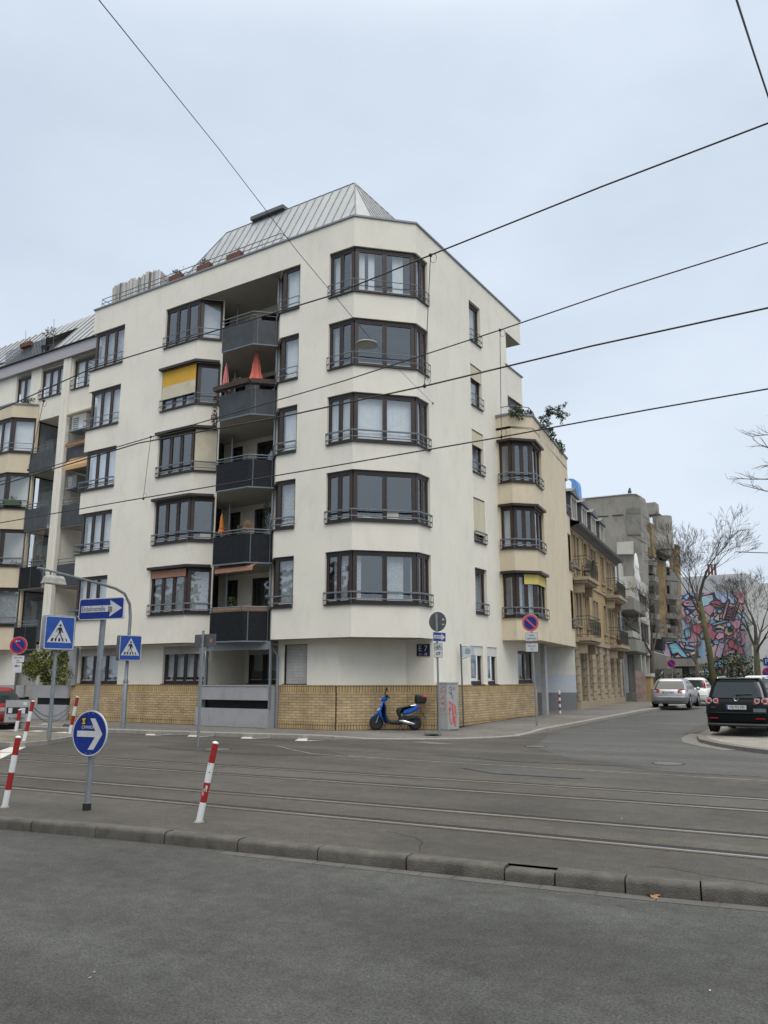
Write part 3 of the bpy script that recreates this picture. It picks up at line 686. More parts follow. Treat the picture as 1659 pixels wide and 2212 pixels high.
# dark rooms and floors behind the windows
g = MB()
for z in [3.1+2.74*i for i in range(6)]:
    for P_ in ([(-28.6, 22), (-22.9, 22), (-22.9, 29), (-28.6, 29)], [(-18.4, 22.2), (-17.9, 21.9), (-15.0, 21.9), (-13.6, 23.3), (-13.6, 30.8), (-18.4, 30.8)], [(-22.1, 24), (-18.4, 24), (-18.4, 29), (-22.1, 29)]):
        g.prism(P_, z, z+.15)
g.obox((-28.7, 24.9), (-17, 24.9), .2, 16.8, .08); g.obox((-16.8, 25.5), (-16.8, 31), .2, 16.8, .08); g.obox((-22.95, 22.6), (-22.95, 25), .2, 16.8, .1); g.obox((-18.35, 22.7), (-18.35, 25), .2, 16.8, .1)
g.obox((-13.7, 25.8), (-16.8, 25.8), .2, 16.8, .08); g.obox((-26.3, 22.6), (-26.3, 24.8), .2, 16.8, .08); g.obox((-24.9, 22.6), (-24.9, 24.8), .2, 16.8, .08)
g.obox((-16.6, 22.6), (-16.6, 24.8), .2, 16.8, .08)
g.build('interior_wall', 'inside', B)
for i, s_ in enumerate(SILL):
    h = s_+HD; rl = 2 if i >= 3 else 1
    full = [(0, 1)]
    window(B, A1, c1[1]-.55, x1(-26.83), s_, h, (1, 3), rl, cur=full, glass='glass_hi' if i == 2 else 'glass', curm='curtain' if i < 4 else 'curtaind')
    window(B, A1, x1(-24.31), c1[3]-.06, s_, h, (3, 1), rl, cur=[None, None, None, [(.0, .5)], [(.72, .98)]][i] if i not in (0,) else full,
           curm='curtaind' if i == 0 else 'curtain',
           blind={0: ('orange', .16, 0, .66), 2: ('cream', .93, .7, 1), 3: ('yel', .36, 0, .66, .68)}.get(i), box=.12)
    window(B, A2, c2[1]+.2, x2(-17.22), s_, h, (1, 1), rl, cur=[(.45, 1)], curm=['curtaind', 'curtaind', 'curtain', 'curtain', 'curtain'][i])
    window(B, A2, x2(-15.89), y2(23.95), s_, h, (2, 2, 2), rl,
           cur=[[(.05, .2), (.26, .33), (.56, .72), (.78, .9)], None, full, [(0.02, .12), (.8, .98)], [(.02, .12), (.2, .35), (.38, .43), (.62, .72), (.82, .98)]][i],
           curm=['curtaind', 'curtain', 'curtain', 'curtaind', 'curtain'][i], box=.12)
    window(B, A2, y2(27.38), y2(28.42), s_+.02, h, (1,), rl, cur=[(0, 1)], curm='curtaind', d=.16,
           blind={1: ('cream', .78, 0, 1), 2: ('cream', .32, 0, 1), 3: ('cream', .3, 0, 1)}.get(i), box=.14)
# dark cassette boxes over some windows
for i, (pp, a, b) in ((0, (A1, x1(-24.4), c1[3]-.1)), (1, (A1, x1(-24.4), c1[3]-.1)), (2, (A1, x1(-24.4), c1[3]-.1)), (3, (A1, x1(-24.4), c1[3]-.1))):
    g = MB(); strip(g, sub(pp, a, b), SILL[i]+HD-.01, SILL[i]+HD+.09, .14, .06); g.build('awning_cassette', 'frame', B)
# terrace-level window under the stepped corner
TW = [(-13.2, 31.05), (-13.2, 32.73), (-14.5, 32.73)]
window(B, TW, .03, cum(TW)[-1]-.1, 12.3, 13.88, (1, 1), 0, glass='glass_hi', box=.3)
# balcony niche back wall with doors
g = MB(); NB = [(-22.7, 23.6), (-18.8, 23.6)]; ops = []
for i in range(5):
    fl = 3.2+2.74*i; ops += [(.42, 1.03, fl+.45, fl+2.38), (1.77, 3.7, fl+.02, fl+2.38)]
wall(g, NB, 3.07, 16.86, ops, .15); g.build('niche_wall', 'plaster', B)
for i in range(5):
    fl = 3.2+2.74*i
    window(B, NB, .42, 1.03, fl+.45, fl+2.38, (1,), 0, d=.08, sill=False); window(B, NB, 1.77, 3.7, fl+.02, fl+2.38, (2,), 0, d=.08, sill=False)
BP = [(-21.62, 22.45), (-20.65, 21.15), (-19.1, 21.15), (-18.45, 21.8)]
for i in range(5):
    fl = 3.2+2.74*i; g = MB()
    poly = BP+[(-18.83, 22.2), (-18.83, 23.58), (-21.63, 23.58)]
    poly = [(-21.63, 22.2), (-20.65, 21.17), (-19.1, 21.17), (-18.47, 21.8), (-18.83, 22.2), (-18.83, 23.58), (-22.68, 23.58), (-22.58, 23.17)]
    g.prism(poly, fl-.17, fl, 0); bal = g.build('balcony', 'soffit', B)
    PP = [(-20.66, 21.13), (-19.1, 21.13), (-18.44, 21.79)]
    g = MB(); zt = fl+.86+(.02 if i < 3 else 0); strip(g, [(-20.72, 21.2)]+PP, fl-.16, zt-.05 if i > 2 else zt-.02, .02, 0)
    g.build('balcony_panel', 'panel' if i > 2 else 'paneld', bal)
    g = MB()
    for hh in ((1.02, .92) if i < 3 else (1.12, .98)): g.tube([(-20.75, 21.35, fl+hh)]+[(x, y-.03, fl+hh) for x, y in PP]+[(-18.5, 22.0, fl+hh)], .022 if hh > 1 else .014, 6)
    for x, y in ((-20.6, 21.14), (-19.2, 21.14), (-18.98, 21.24), (-18.5, 21.73)): g.tube([(x, y, fl-.15), (x, y, fl+1.02)], .018, 5)
    strip(g, PP, fl-.2, fl-.15, .035, .0)
    g.build('handrail', 'rail', bal)
# drain pipes in the niche
for (x, y, z0, z1) in ((-18.62, 21.95, 3.1, 16.85), (-21.45, 22.75, 3.1, 16.85)):
    g = MB(); g.tube([(x, y, z0), (x, y, z1)], .045, 8); g.build('downpipe', 'galv', B, 40)
g = MB(); g.tube([(-18.5, 21.7, 3.0), (-18.25, 21.98, 2.6), (-18.2, 21.98, 2.45), (-18.2, 21.98, .12)], .05, 8); g.build('downpipe', 'galv', B, 40)
g = MB(); g.tube([(-21.2, 21.6, 3.0), (-21.55, 21.98, 2.6), (-21.6, 21.98, 2.45), (-21.6, 21.98, .12)], .05, 8); g.build('downpipe', 'galv', B, 40)
# awning of the lowest balcony and wicker screen
g = MB(); p0, p1 = Vector((-20.6, 21.42, 5.74)), Vector((-18.8, 21.42, 5.76))
for k in range(14):
    a, b = p0.lerp(p1, k/14), p0.lerp(p1, (k+1)/14); f0 = Vector((0, -.22, -.12))
    g.face([a, b, b+f0, a+f0]); g.face([a+f0, b+f0, b+f0+Vector((0, -.01, -.13)), (a+b)/2+f0+Vector((0, -.01, -.17)), a+f0+Vector((0, -.01, -.13))])
g.tube([p0, p1], .05, 6, 0); g.build('awning', 'orange', B)
g = MB(); strip(g, [(-20.7, 21.22), (-20.62, 21.19), (-19.12, 21.19), (-18.5, 21.82)], 3.9, 4.25, .02); g.build('wicker_screen', 'wicker', B)
# ---- ground floor
G1 = [(-29.3, 22.1), (-21.75, 22.1)]
G2 = [(-18.3, 23.2), (-18.3, 22.1), (-15.75, 22.1), (-14.25, 24.0), (-13.2, 24.05), (-13.2, 32.9), (-13.6, 33.0)]
k2 = cum(G2)
go1 = [(.35, 2.75, 1.58, 2.98), (5.3, 7.5, 1.58, 2.98)]
gy = lambda y: k2[4]+(y-24.05)
go2 = [(k2[1]+.28, k2[1]+1.28, 1.56, 2.92), (gy(26.85), gy(27.9), 1.56, 2.95), (gy(28.28), gy(29.15), 1.56, 2.95), (gy(31.2), gy(32.85), 1.62, 2.9)]
g = MB(); wall(g, G1, 1.52, 3.07, go1, .25); g.build('ground_floor_wall', 'plaster', B); g = MB(); wall(g, G2, 1.52, 3.07, go2, .25); g.build('ground_floor_wall', 'plaster', B)
BK1 = [(-29.3, 22.07), (-21.72, 22.07), (-21.72, 22.6)]; BK2 = [(-18.33, 22.6), (-18.33, 22.07), (-15.735, 22.07), (-14.23, 23.97), (-13.17, 24.02), (-13.17, 33.0), (-13.8, 33.05)]
for BK in (BK1, BK2):
    g = MB(); strip(g, BK, .33, 1.30, .06, 0, 0); strip(g, BK, 1.30, 1.55, .06, .002, 1); strip(g, BK, -.02, .33, .06, .002, 1)
    g.build('brick_plinth', ['brick', 'soldier'], B)
g = MB(); g.obox((-15.76, 22.03), (-15.73, 22.03), .1, 1.5, .02); g.obox((-18.0, 22.0), (-18.0, 22.0), 0, .1, .01); g.build('expansion_joint', 'black', B)
for (a, b, z0, z1, n, cc) in ((.35, 2.75, 1.58, 2.98, 3, 'curtaind'), (5.3, 7.5, 1.58, 2.98, 4, 'curtain')):
    window(B, G1, a, b, z0, z1, (n,), 0, cur=[(0, 1)], curm=cc, d=.14, curh=(.14, .8), box=.06)
    g = MB(); u = G1[0][0]; g.obox((u+a+.02, 22.16), (u+b-.02, 22.16), z1-.3, z1, .06); g.build('roller_shutter', 'shut', B)
w = MB(); w.obox((-18.02+.02, 22.22), (-17.02-.02, 22.22), 1.58, 2.9, .05); w.build('roller_shutter', 'shut', B)
g = MB(); g.obox((-18.05, 22.14), (-17.0, 22.14), 1.53, 1.58, .2); g.obox((-18.03, 22.2), (-17.99, 22.2), 1.58, 2.9, .14); g.obox((-17.05, 22.2), (-17.01, 22.2), 1.58, 2.9, .14); g.build('shutter_frame', 'frame', B)
for (a, b) in ((26.85, 27.9), (28.28, 29.15)):
    window(B, G2, gy(a), gy(b), 1.56, 2.95, (1,), 0, cur=[(0, 1)], curm='curtaind', d=.14, curh=(.12, 1), box=.06)
    g = MB(); g.obox((-13.26, a+.02), (-13.26, b-.02), 2.6, 2.95, .05); g.build('roller_shutter', pm('white_shutter', (.6, .6, .58), .6, var=.05), B)
window(B, G2, gy(31.2), gy(32.85), 1.62, 2.9, (2,), 0, d=.12, box=.08, cur=[(0, .5)], curm='curtaind')
# enclosed ground-floor balcony
g = MB(); nb = [(-21.7, 22.3), (-21.7, 24.2), (-18.3, 24.2), (-18.3, 22.3)]
wall(g, [(-21.7, 22.2), (-21.7, 24.2), (-18.3, 24.2), (-18.3, 22.2)][::1], .1, 3.07, [(2+.2, 2+1.75, 1.6, 2.95)], .12)
g.face([(-21.7, 22.2, 1.2), (-18.3, 22.2, 1.2), (-18.3, 24.2, 1.2), (-21.7, 24.2, 1.2)])
g.build('niche_wall', 'plaster', B)
window(B, [(-21.7, 24.2), (-18.3, 24.2)], .2, 1.75, 1.6, 2.95, (2,), 0, d=.05, cur=[(0, .35), (.6, .8)], curm='curtaind', curh=(.3, 1), box=.06)
g = MB(); g.obox((-21.48, 24.17), (-19.97, 24.17), 2.68, 2.95, .05); g.build('roller_shutter', 'shut', B)
g = MB(); g.obox((-21.6, 21.72), (-18.35, 21.72), 1.03, 1.5, .1, 0, 0); g.obox((-21.7, 21.72), (-18.32, 21.72), .1, .74, .14, 0, 0)
g.obox((-21.6, 21.78), (-18.35, 21.78), 1.5, 1.54, .26, 0, 0)
g.obox((-21.66, 21.74), (-21.6, 21.74), 1.03, 2.75, .08, 0, 1); g.obox((-18.36, 21.74), (-18.3, 21.74), .74, 2.75, .08, 0, 1); g.obox((-21.66, 21.74), (-18.3, 21.74), 2.75, 3.02, .1, 0, 1)
g.obox((-21.66, 21.9), (-21.66, 22.4), .1, 1.5, .06); g.obox((-18.3, 21.8), (-18.3, 22.4), .1, 1.5, .06)
g.build('balcony_front', ['greyp', 'galv'], B)
g = MB(); g.obox((-21.6, 22.05), (-18.35, 22.05), .72, 1.05, .03); g.build('cellar_gap', 'black', B)
# ---- wing over the side street
a8 = R(8.5); dW = (-math.sin(a8), math.cos(a8))
WG = [(-13.4, 29.7), (-12.55, 29.7), (-11.85, 30.4), (-11.85+dW[0]*7.25, 30.4+dW[1]*7.25), (-16.5, 37.0)]
cw = cum(WG); ow = []
for i in range(3):
    ow += [(.28, cw[2]+1.35, SILL[i], SILL[i]+HD), (cw[3]-.75, cw[3]+.6, SILL[i], SILL[i]+HD)]
g = MB(); wall(g, WG, 3.25, 12.5, ow); 
g.face([(x, y, 3.25) for x, y in reversed(WG)])
g.build('wing_wall', 'beige', B)
g = MB(); strip(g, WG, 12.48, 12.57, .3, -.1); g.build('parapet_flashing', 'flash', B)
g = MB(); g.prism(WG, 11.9, 12.0); g.build('roof_deck', 'greyp', B)
for i in range(3):
    window(B, WG, .28, cw[2]+1.35, SILL[i], SILL[i]+HD, (1, 2, 2), 1, cur=[[(.1, .3), (.35, .75)], [(.02, .15)], None][i], curm='curtaind' if i == 0 else 'curtain', box=.12,
           blind={0: ('lemon', .22, .32, 1)}.get(i))
    window(B, WG, cw[3]-.75, cw[3]+.6, SILL[i], SILL[i]+HD, (1, 1), 1)
    g = MB(); strip(g, sub(WG, .25, cw[2]+1.4), SILL[i]+HD-.02, SILL[i]+HD+.08, .14, .06); g.build('awning_cassette', 'frame', B)
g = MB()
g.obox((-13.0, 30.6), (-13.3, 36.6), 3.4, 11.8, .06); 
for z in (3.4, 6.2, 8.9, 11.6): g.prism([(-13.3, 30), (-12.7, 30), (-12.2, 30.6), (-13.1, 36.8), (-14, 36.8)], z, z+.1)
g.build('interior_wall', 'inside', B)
# grey entrance wall and pillar under the wing
g = MB(); g.prism([(-13.05, 33.3), (-12.85, 33.3), (-12.85, 33.55), (-13.05, 33.55)], .1, 3.3); g.build('pillar', 'greyp', B)
EW = [(-15.5, 34.8), (-13.05, 37.45), (-13.05, 37.6)]
g = MB(); strip(g, EW, .1, 1.15, .12, 0, 0); strip(g, EW, 1.15, 1.95, .116, 0, 1); strip(g, EW, 1.95, 3.28, .12, 0, 2)
g.obox((-13.8, 33.0), (-15.5, 34.8), .1, 3.28, .12, 0, 2)
g.build('entrance_wall', [pm('dark_plinth', (.14, .145, .155), .8, var=.06), pm('pale_blue_paint', (.38, .41, .46), .8, var=.04), 'lgrey'], B)
# ---- seamed zinc mansard
AP = Vector((-16.3, 23.65, 21.12)); LE = Vector((-23.15, 23.65, 21.12)); zb = 17.9
b0, b1, b2 = Vector((-24.7, 21.95, zb)), Vector((-15.05, 21.95, zb)), Vector((-14.35, 22.25, zb))
b3 = Vector((-14.35, 31.5, zb)); RE = Vector((-16.3, 30.2, 21.12)); lb = Vector((-24.7, 26.5, zb))
g = MB()
g.face([b0, b1, AP, LE]); g.face([b1, b2, AP]); g.face([b2, b3, RE, AP]); g.face([lb, b0, LE, LE+Vector((0, .6, 0))]); g.face([b3, Vector((-20, 31.5, zb)), RE])
g.face([LE, AP, RE, Vector((-23.15, 30.2, 21.0))])
rf = g.build('roof', 'zinc', B)
g = MB()
def seams(q0, q1, r0, r1, sp, updir):
    """ribs running up the slope from base q0-q1, clipped at the upper edges r0-r1"""
    n_ = int((q1-q0).length/sp); ax = (q1-q0).normalized(); nrm = (q1-q0).cross(r0-q0).normalized()
    if nrm.z < 0: nrm = -nrm
    for k in range(1, n_+6):
        p = q0+ax*sp*(k-.5); s_ = (p-q0).dot(ax)/(q1-q0).length
        if s_ > 1: break
        # upper end: intersect with line r0-r1, hip q0-r0 or hip q1-r1
        u0 = (r0-q0).dot(ax); u1 = (r1-q0).dot(ax); u = (p-q0).dot(ax); Lq = (q1-q0).length
        up = (r0-q0)-ax*u0
        if u < u0: f = u/u0
        elif u > u1: f = (Lq-u)/(Lq-u1)
        else: f = 1
        g.tube([p+nrm*.015, p+up*max(.02, f)+nrm*.015], .02, 4)
seams(b0, b1, LE, AP, .42, None); seams(b2, b3, AP, RE, .42, None)
for a, b in ((b1, AP), (b2, AP), (b0, LE), (LE, AP), (AP, RE)): g.tube([a, b], .03, 5)
g.build('seam', 'zincd', rf)
g = MB(); g.obox((-21.6, 23.62), (-19.8, 23.62), 21.12, 21.28, .35); g.build('ridge_vent', 'galvd', rf)
# terrace rail on the parapet
g = MB()
for hh in (.52, .32): g.tube([(-28.75, 22.3, 18.05+hh), (-28.75, 21.68, 18.05+hh), (-18.35, 21.68, 18.05+hh), (-18.35, 22.1, 18.05+hh)], .018, 5)
for k in range(12): x = -28.75+k*.945; g.tube([(x, 21.68, 18.0), (x, 21.68, 18.57)], .014, 4)
g.build('railing', 'rail', B)
# ================================================================ things on the corner building
# house number plate
g = MB(); pl = thing('house_number_sign', (-13.3, 24.0, 2.6), 'dark blue enamel plate reading E 7 at the recessed corner wall', 'sign')
p = Vector((-13.55, 24.0, 2.68)); ang = math.atan2(.05, 1.05)
g.obox((-13.82, 24.0), (-13.32, 24.02), 2.5, 2.9, .02); g.build('plate', pm('enamel_blue', (.01, .02, .08), .35, var=.05), pl)
text('E 7', .27, 'swhite', pl, tmat(-13.57, 23.985, 2.75, ang), 'lettering'); text('21 - 28', .11, 'swhite', pl, tmat(-13.57, 23.985, 2.56, ang), 'lettering')
# parasols (closed)
def parasol(x, y, z, h, r_, mat, label, pole=.5, band=True, flare=1.0):
    t = thing('closed_parasol', (x, y, z), label, 'parasol'); g = MB(); n = 16
    prof = [(0.02, h), (.05, h*.93), (r_*.55, h*.5), (r_*.62, h*.3), (r_*.95*flare, h*.04), (r_*1.0*flare, 0)]
    b = len(g.v)
    for rr, hh in prof:
        for k in range(n):
            a = 2*PI*k/n; q = rr*(1+(.22 if k % 2 else -.18)*(hh < h*.9)); g.v.append(Vector((x+q*math.cos(a), y+q*math.sin(a), z+pole+hh+(.05 if (k % 2 and hh == 0) else 0))))
    for i in range(len(prof)-1):
        for k in range(n): k2 = (k+1) % n; g.f.append([b+i*n+k, b+i*n+k2, b+(i+1)*n+k2, b+(i+1)*n+k]); g.m.append(0)
    g.build('canopy', mat, t, 50)
    g = MB(); g.tube([(x, y, z), (x, y, z+pole+h+.05)], .018, 6); g.build('pole', 'white', t)
    if band: g = MB(); g.lathe([(r_*.63, 0), (r_*.63, .03)], (x, y, z+pole+h*.28), 12); g.build('strap', 'wooddk', t)
fl4, fl2 = 3.2+2.74*3, 3.2+2.74
parasol(-19.45, 21.75, fl4, 1.3, .26, 'coral', 'coral red closed parasol in the middle of the balcony above the planter boxes', 1.3, False)
parasol(-20.75, 21.5, fl4, 1.1, .17, 'pink', 'faded pink closed parasol at the left end of the fourth floor balcony', 1.12)
parasol(-20.9, 21.75, fl2, .72, -.0+.11, 'orcl', 'small orange closed parasol beside the second floor balcony', 1.1, True, 1.1)
# planter boxes on balcony 4
t = thing('planter_box', (-19.9, 21.1, fl4+1.05), 'long dark wooden planter boxes with trailing stems along the balcony rail', 'planter')
g = MB(); g.obox((-20.9, 21.12), (-19.12, 21.05), fl4+1.0, fl4+1.18, .24); g.obox((-19.08, 21.07), (-18.45, 21.7), fl4+.98, fl4+1.16, .24); g.build('box', 'wooddk', t)
g = MB(); g.leaves((-19.8, 21.0, fl4+1.2), (.5, .12, .1), 90, .035, 0); g.leaves((-20.8, 21.05, fl4+.55), (.1, .1, .4), 70, .05, 1); g.build('foliage', ['leafy', 'leafb'], t)
t = thing('hanging_plant', (-20.85, 21.2, fl4), 'dry reddish plant hanging at the left corner of the fourth floor balcony', 'plant')
g = MB(); g.leaves((-20.85, 21.1, fl4-.05), (.14, .12, .38), 260, .04, 0, 2); g.build('foliage', ['leafb', 'wooddk'], t)
# plants on balcony 2
for k, (x, y, rx, rz_, n, m_, lb) in enumerate((( -20.35, 21.45, .3, .14, 200, 'leafb', 'low brown grassy plant at the left of the second floor balcony'), (-19.3, 21.4, .26, .22, 260, 'wicker', 'straw coloured grass tuft in the middle of the second floor balcony'), (-18.75, 21.8, .22, .55, 420, 'leafd', 'dark green conifer like plant at the right of the second floor balcony'), (-19.75, 21.5, .2, .16, 160, 'leaf', 'small green bush between the grasses on the second floor balcony'))):
    t = thing('balcony_plant', (x, y, fl2+.9), lb, 'plant'); g = MB()
    for j in range(n):
        a = random.uniform(0, 6.28); rr = random.uniform(0, 1); zz = random.uniform(0, 1)
        p = Vector((x+rx*rr*math.cos(a)*(1-zz*.6), y+.12*rr*math.sin(a), fl2+.92+rz_*2*zz)); d = Vector((random.gauss(0, .05), random.gauss(0, .05), random.uniform(.03, .1)))
        s1 = Vector((.012, .004, 0)); g.face([p-s1, p+s1, p+d])
    g.build('foliage', m_, t); g = MB(); g.tube([(x, y, fl2), (x, y, fl2+.92)], .09, 6); g.build('pot', 'terra', t)
t = thing('balcony_plant', (-20.1, 21.5, 4.2), 'sparse grey plant behind the wicker of the lowest balcony', 'plant')
g = MB(); g.leaves((-20.1, 21.6, 4.45), (.28, .1, .2), 80, .05, 0); g.build('foliage', 'leaf', t)
# cardboard boxes in windows
for (x, y, z, w_, h_, lb) in ((-22.05, 22.05, SILL[1]+.08, .42, .3, 'cardboard box standing inside the second floor window beside the balcony'), (-14.0, 22.75, SILL[1]+.08, .46, .36, 'beige cardboard box inside the second floor corner window'), (-14.62, 22.15, SILL[1]+.08, .28, .2, 'small white box inside the second floor corner window')):
    g = MB(); g.obox((x-w_*.35-.16, y-w_*.35+.22), (x+w_*.35-.16, y+w_*.35+.22), z, z+h_, .02); single(g, 'cardboard_box', 'white' if 'white' in lb else 'cream', (x, y, z), lb, 'box')
# planters behind terrace rail
for k, (px, lb) in enumerate(((703, 'leftmost terracotta trough behind the roof terrace rail'), (812, 'middle terracotta trough with dry stems on the roof terrace'), (930, 'rightmost terracotta trough on the roof terrace rail'))):
    p = onY(px/1.8228, 1080/1.8228, 21.85); x = p.x
    t = thing('flower_trough', (x, 21.85, 18.1), lb, 'planter'); g = MB(); g.obox((x-.36, 21.75), (x+.36, 21.75), 18.14, 18.46, .22); g.build('trough', 'terra', t)
    g = MB(); g.leaves((x-.05, 21.75, 18.58), (.3, .1, .2), (110, 120, 30)[k], .045, 0, 2); g.build('foliage', ['leafb', 'leaf'], t)
# dry shrub on terrace
t = thing('terrace_shrub', (-24.9, 21.95, 17.5), 'thin leafless shrub left of the terracotta troughs on the roof terrace', 'shrub'); g = MB()
for k in range(26):
    a = random.uniform(-.9, .9); L = random.uniform(.4, 1.05); q = Vector((-24.5, 21.95, 18.0)); e = q+Vector((math.sin(a)*L, random.uniform(-.15, .15), math.cos(a)*L)); g.tube([q, q.lerp(e, .5)+Vector((.04, 0, .03)), e], [.012, .008, .004], 4, 0)
    g.leaves(e, (.08, .05, .08), 4, .03, 1)
g.build('branches', ['bark', 'leafb'], t)
# wooden stake screen
t = thing('wooden_screen', (-27.2, 22.3, 18.0), 'weathered screen of upright wooden stakes at the left of the roof terrace', 'screen'); g = MB(); x = -28.8
while x < -25.75:
    f = (x+28.8)/3.05; w_ = random.uniform(.035, .075); h = 19.42+.08*math.sin(f*9)+random.uniform(-.05, .05)+(.1 if .35 < f < .8 else 0); g.obox((x, 22.25+random.uniform(-.02, .02)), (x+w_, 22.25+random.uniform(-.02, .02)), 17.5, h, .03, zq1=h+random.uniform(-.05, .05), m=random.choice((0, 1, 1, 2))); x += w_+random.uniform(.0, .03)
y = 22.3
while y < 23.2: g.obox((-25.72, y), (-25.7, y+.05), 17.5, 19.4-(y-22.3)*.3, .03); y += .07
g.build('stakes', ['wood', 'wood2', 'wood3'], t)
# plants on the wing terrace
t = thing('terrace_tree', (-12.6, 33.0, 12.5), 'pine like small tree leaning over the edge of the beige wing roof', 'tree'); g = MB(); g2 = MB()
base = Vector((-12.5, 32.6, 12.2)); tip = onX(1203, 893, -11.6)
pts = [base, onX(1150, 945, -12.3), onX(1172, 905, -12.0), onX(1190, 884, -11.8), onX(1215, 888, -11.5)]
g.tube(pts, [.05, .045, .035, .03, .015], 5)
for k in range(34):
    s_ = random.uniform(1.2, 3.95); i = int(s_); q = pts[i].lerp(pts[i+1], s_-i); e = q+Vector((random.uniform(-.35, .45), random.uniform(-.5, .7), random.uniform(-.45, .25))); g.tube([q, e], [.012, .005], 3)
    for j in range(3): g2.leaves(q.lerp(e, .5+.25*j), (.09, .09, .07), 14, .045, 0)
g.build('trunk', 'bark', t); g2.build('crown', 'leafd', t)
for (px, py, x, rad, n, m_, lb) in ((1118, 893, -12.3, (.35, .6, .3), 260, ['leaf', 'leafd'], 'low green shrub on the left edge of the wing terrace'), (1140, 898, -12.2, (.25, .4, .22), 200, ['leafb', 'leafd'], 'reddish low shrub on the wing terrace beside the little tree'), (1182, 935, -12.45, (.3, .9, .35), 420, ['leafd', 'leaf'], 'dark shrub spilling over the middle of the wing parapet'), (1204, 965, -12.75, (.3, .8, .35), 420, ['leafd', 'leaf'], 'dark shrub hanging at the far end of the wing parapet')):
    p = onX(px, py, x); t = thing('terrace_shrub', p, lb, 'shrub'); g = MB(); g.leaves(p, rad, n, .07, 0, 2); g.build('foliage', m_, t)
g = MB(); g.tube([(-13.0, 29.75, 12.9), (-12.5, 29.8, 12.9), (-12.0, 30.4, 12.9), (-12.1, 31.2, 12.9)], .02, 5); g.tube([(-12.5, 29.8, 12.5), (-12.5, 29.8, 12.9)], .015, 4); g.tube([(-12.0, 30.4, 12.5), (-12.0, 30.4, 12.9)], .015, 4)
g.build('railing', 'rail', B)
# ================================================================ left neighbour
NBR = thing('neighbour_building', (-35, 24, .1), 'set back cream apartment block with beige bay, loggias and zinc mansard roof on the left', 'building')
YN = 22.55
NT = [(-60, YN), (-28.9, YN)]; cn = lambda x: x+60
g = MB(); wall(g, NT, 15.0, 16.74, [(cn(-36.1), cn(-34.9), 15.11, 16.74), (cn(-34.1), cn(-32.25), 15.11, 16.74), (cn(-31.65), cn(-29.3), 15.11, 16.74), (cn(-41.6), cn(-38.4), 15.11, 16.74)], .22)
wall(g, NT, 14.0, 15.0, [])
wall(g, [(-60, YN), (-34, YN)], .1, 14.0, [])
g.face([(x, y, 14.0) for x, y in ((-34, YN), (-34, 24.3), (-32.2, 24.3), (-32.2, YN))]); g.face([(x, y, 14.0) for x, y in ((-31.7, YN), (-31.7, 24.3), (-28.9, 24.3), (-28.9, YN))])
g.build('wall', 'plaster', NBR)
for a, b, n in ((-36.1, -34.9, 2), (-34.1, -32.25, 3), (-31.65, -29.3, 3), (-41.6, -38.4, 4)):
    window(NBR, NT, cn(a), cn(b), 15.11, 16.6, (n,), 2 if a > -35 else 0, cur=[(0, 1)], curm='curtain', d=.15)
g = MB(); g.obox((-32.24, YN-.02), (-31.98, YN-.02), .1, 16.74, .2, .0); g.obox((-31.975, YN-.0), (-31.72, YN-.0), .1, 16.74, .2); g.build('pillar', 'plaster', NBR)
g = MB(); strip(g, [(-60, 22.4), (-28.97, 22.4)], 16.76, 17.32, .3, -.1, 0); g.build('fascia', pm('lilac_fascia', (.38, .37, .39), .6, var=.04), NBR)
g = MB(); strip(g, [(-60, 22.36), (-28.97, 22.36)], 17.325, 17.37, .3, -.05, 0); g.build('gutter', 'ink', NBR)
g = MB(); q0, q1, r1, r0 = Vector((-60, 22.3, 17.37)), Vector((-28.97, 22.3, 17.37)), Vector((-28.97, 24.5, 20.12)), Vector((-60, 24.5, 20.12))
dx0, dx1 = -37.1, -33.0     # dormer recess
up = (r0-q0)
P = lambda x, f: Vector((x, q0.y+up.y*f, q0.z+up.z*f))
g.face([P(-60, 0), P(dx0-1.6, 0), P(dx0-1.6, 1), P(-60, 1)]); g.face([P(dx1, 0), P(-28.97, 0), P(-28.97, 1), P(dx1, 1)]); g.face([P(dx0-1.6, .62), P(dx1, .62), P(dx1, 1), P(dx0-1.6, 1)])
g.face([P(dx0-1.6, 0), P(dx0, 0), P(dx0, .62), P(dx0-1.6, .62)])
g.face([P(-60, 1), P(-28.97, 1), Vector((-28.97, 30, 20.3)), Vector((-60, 30, 20.3))])
rf = g.build('roof', 'zinc', NBR); g = MB(); x = -59.8
while x < -29:
    if dx0 < x < dx1: g.tube([P(x, .62)+Vector((0, -.02, .01)), P(x, 1)], .02, 4)
    else: g.tube([P(x, 0)+Vector((0, -.02, .01)), P(x, 1)+Vector((0, -.02, .01))], .024, 4)
    x += .55
g.build('seam', 'zincd', rf)
g = MB(); g.face([P(dx0, 0)+Vector((0, 1.6, 0)), P(dx1, 0)+Vector((0, 1.6, 0)), P(dx1, .62)+Vector((0, .4, 0)), P(dx0, .62)+Vector((0, .4, 0))]); g.face([P(dx1, 0), P(dx1, 0)+Vector((0, 1.6, 0)), P(dx1, .62)]); g.face([P(dx0, .62), P(dx1, .62), P(dx1, .62)+Vector((0, 1, 0)), P(dx0, .62)+Vector((0, 1, 0))])
g.build('dormer_recess', 'concd', rf)
g = MB()     # lattice rail in front of recess
for k in range(28): x = dx0+(dx1-dx0)*k/27*.78; g.tube([(x, 22.45, 17.4), (x, 22.45, 18.2)], .02, 4)
for k in range(9): g.tube([(dx0, 22.45, 17.4+k*.1), (dx0+(dx1-dx0)*.78, 22.45, 17.4+k*.1)], .018, 4)
g.build('lattice_rail', 'galv', rf)
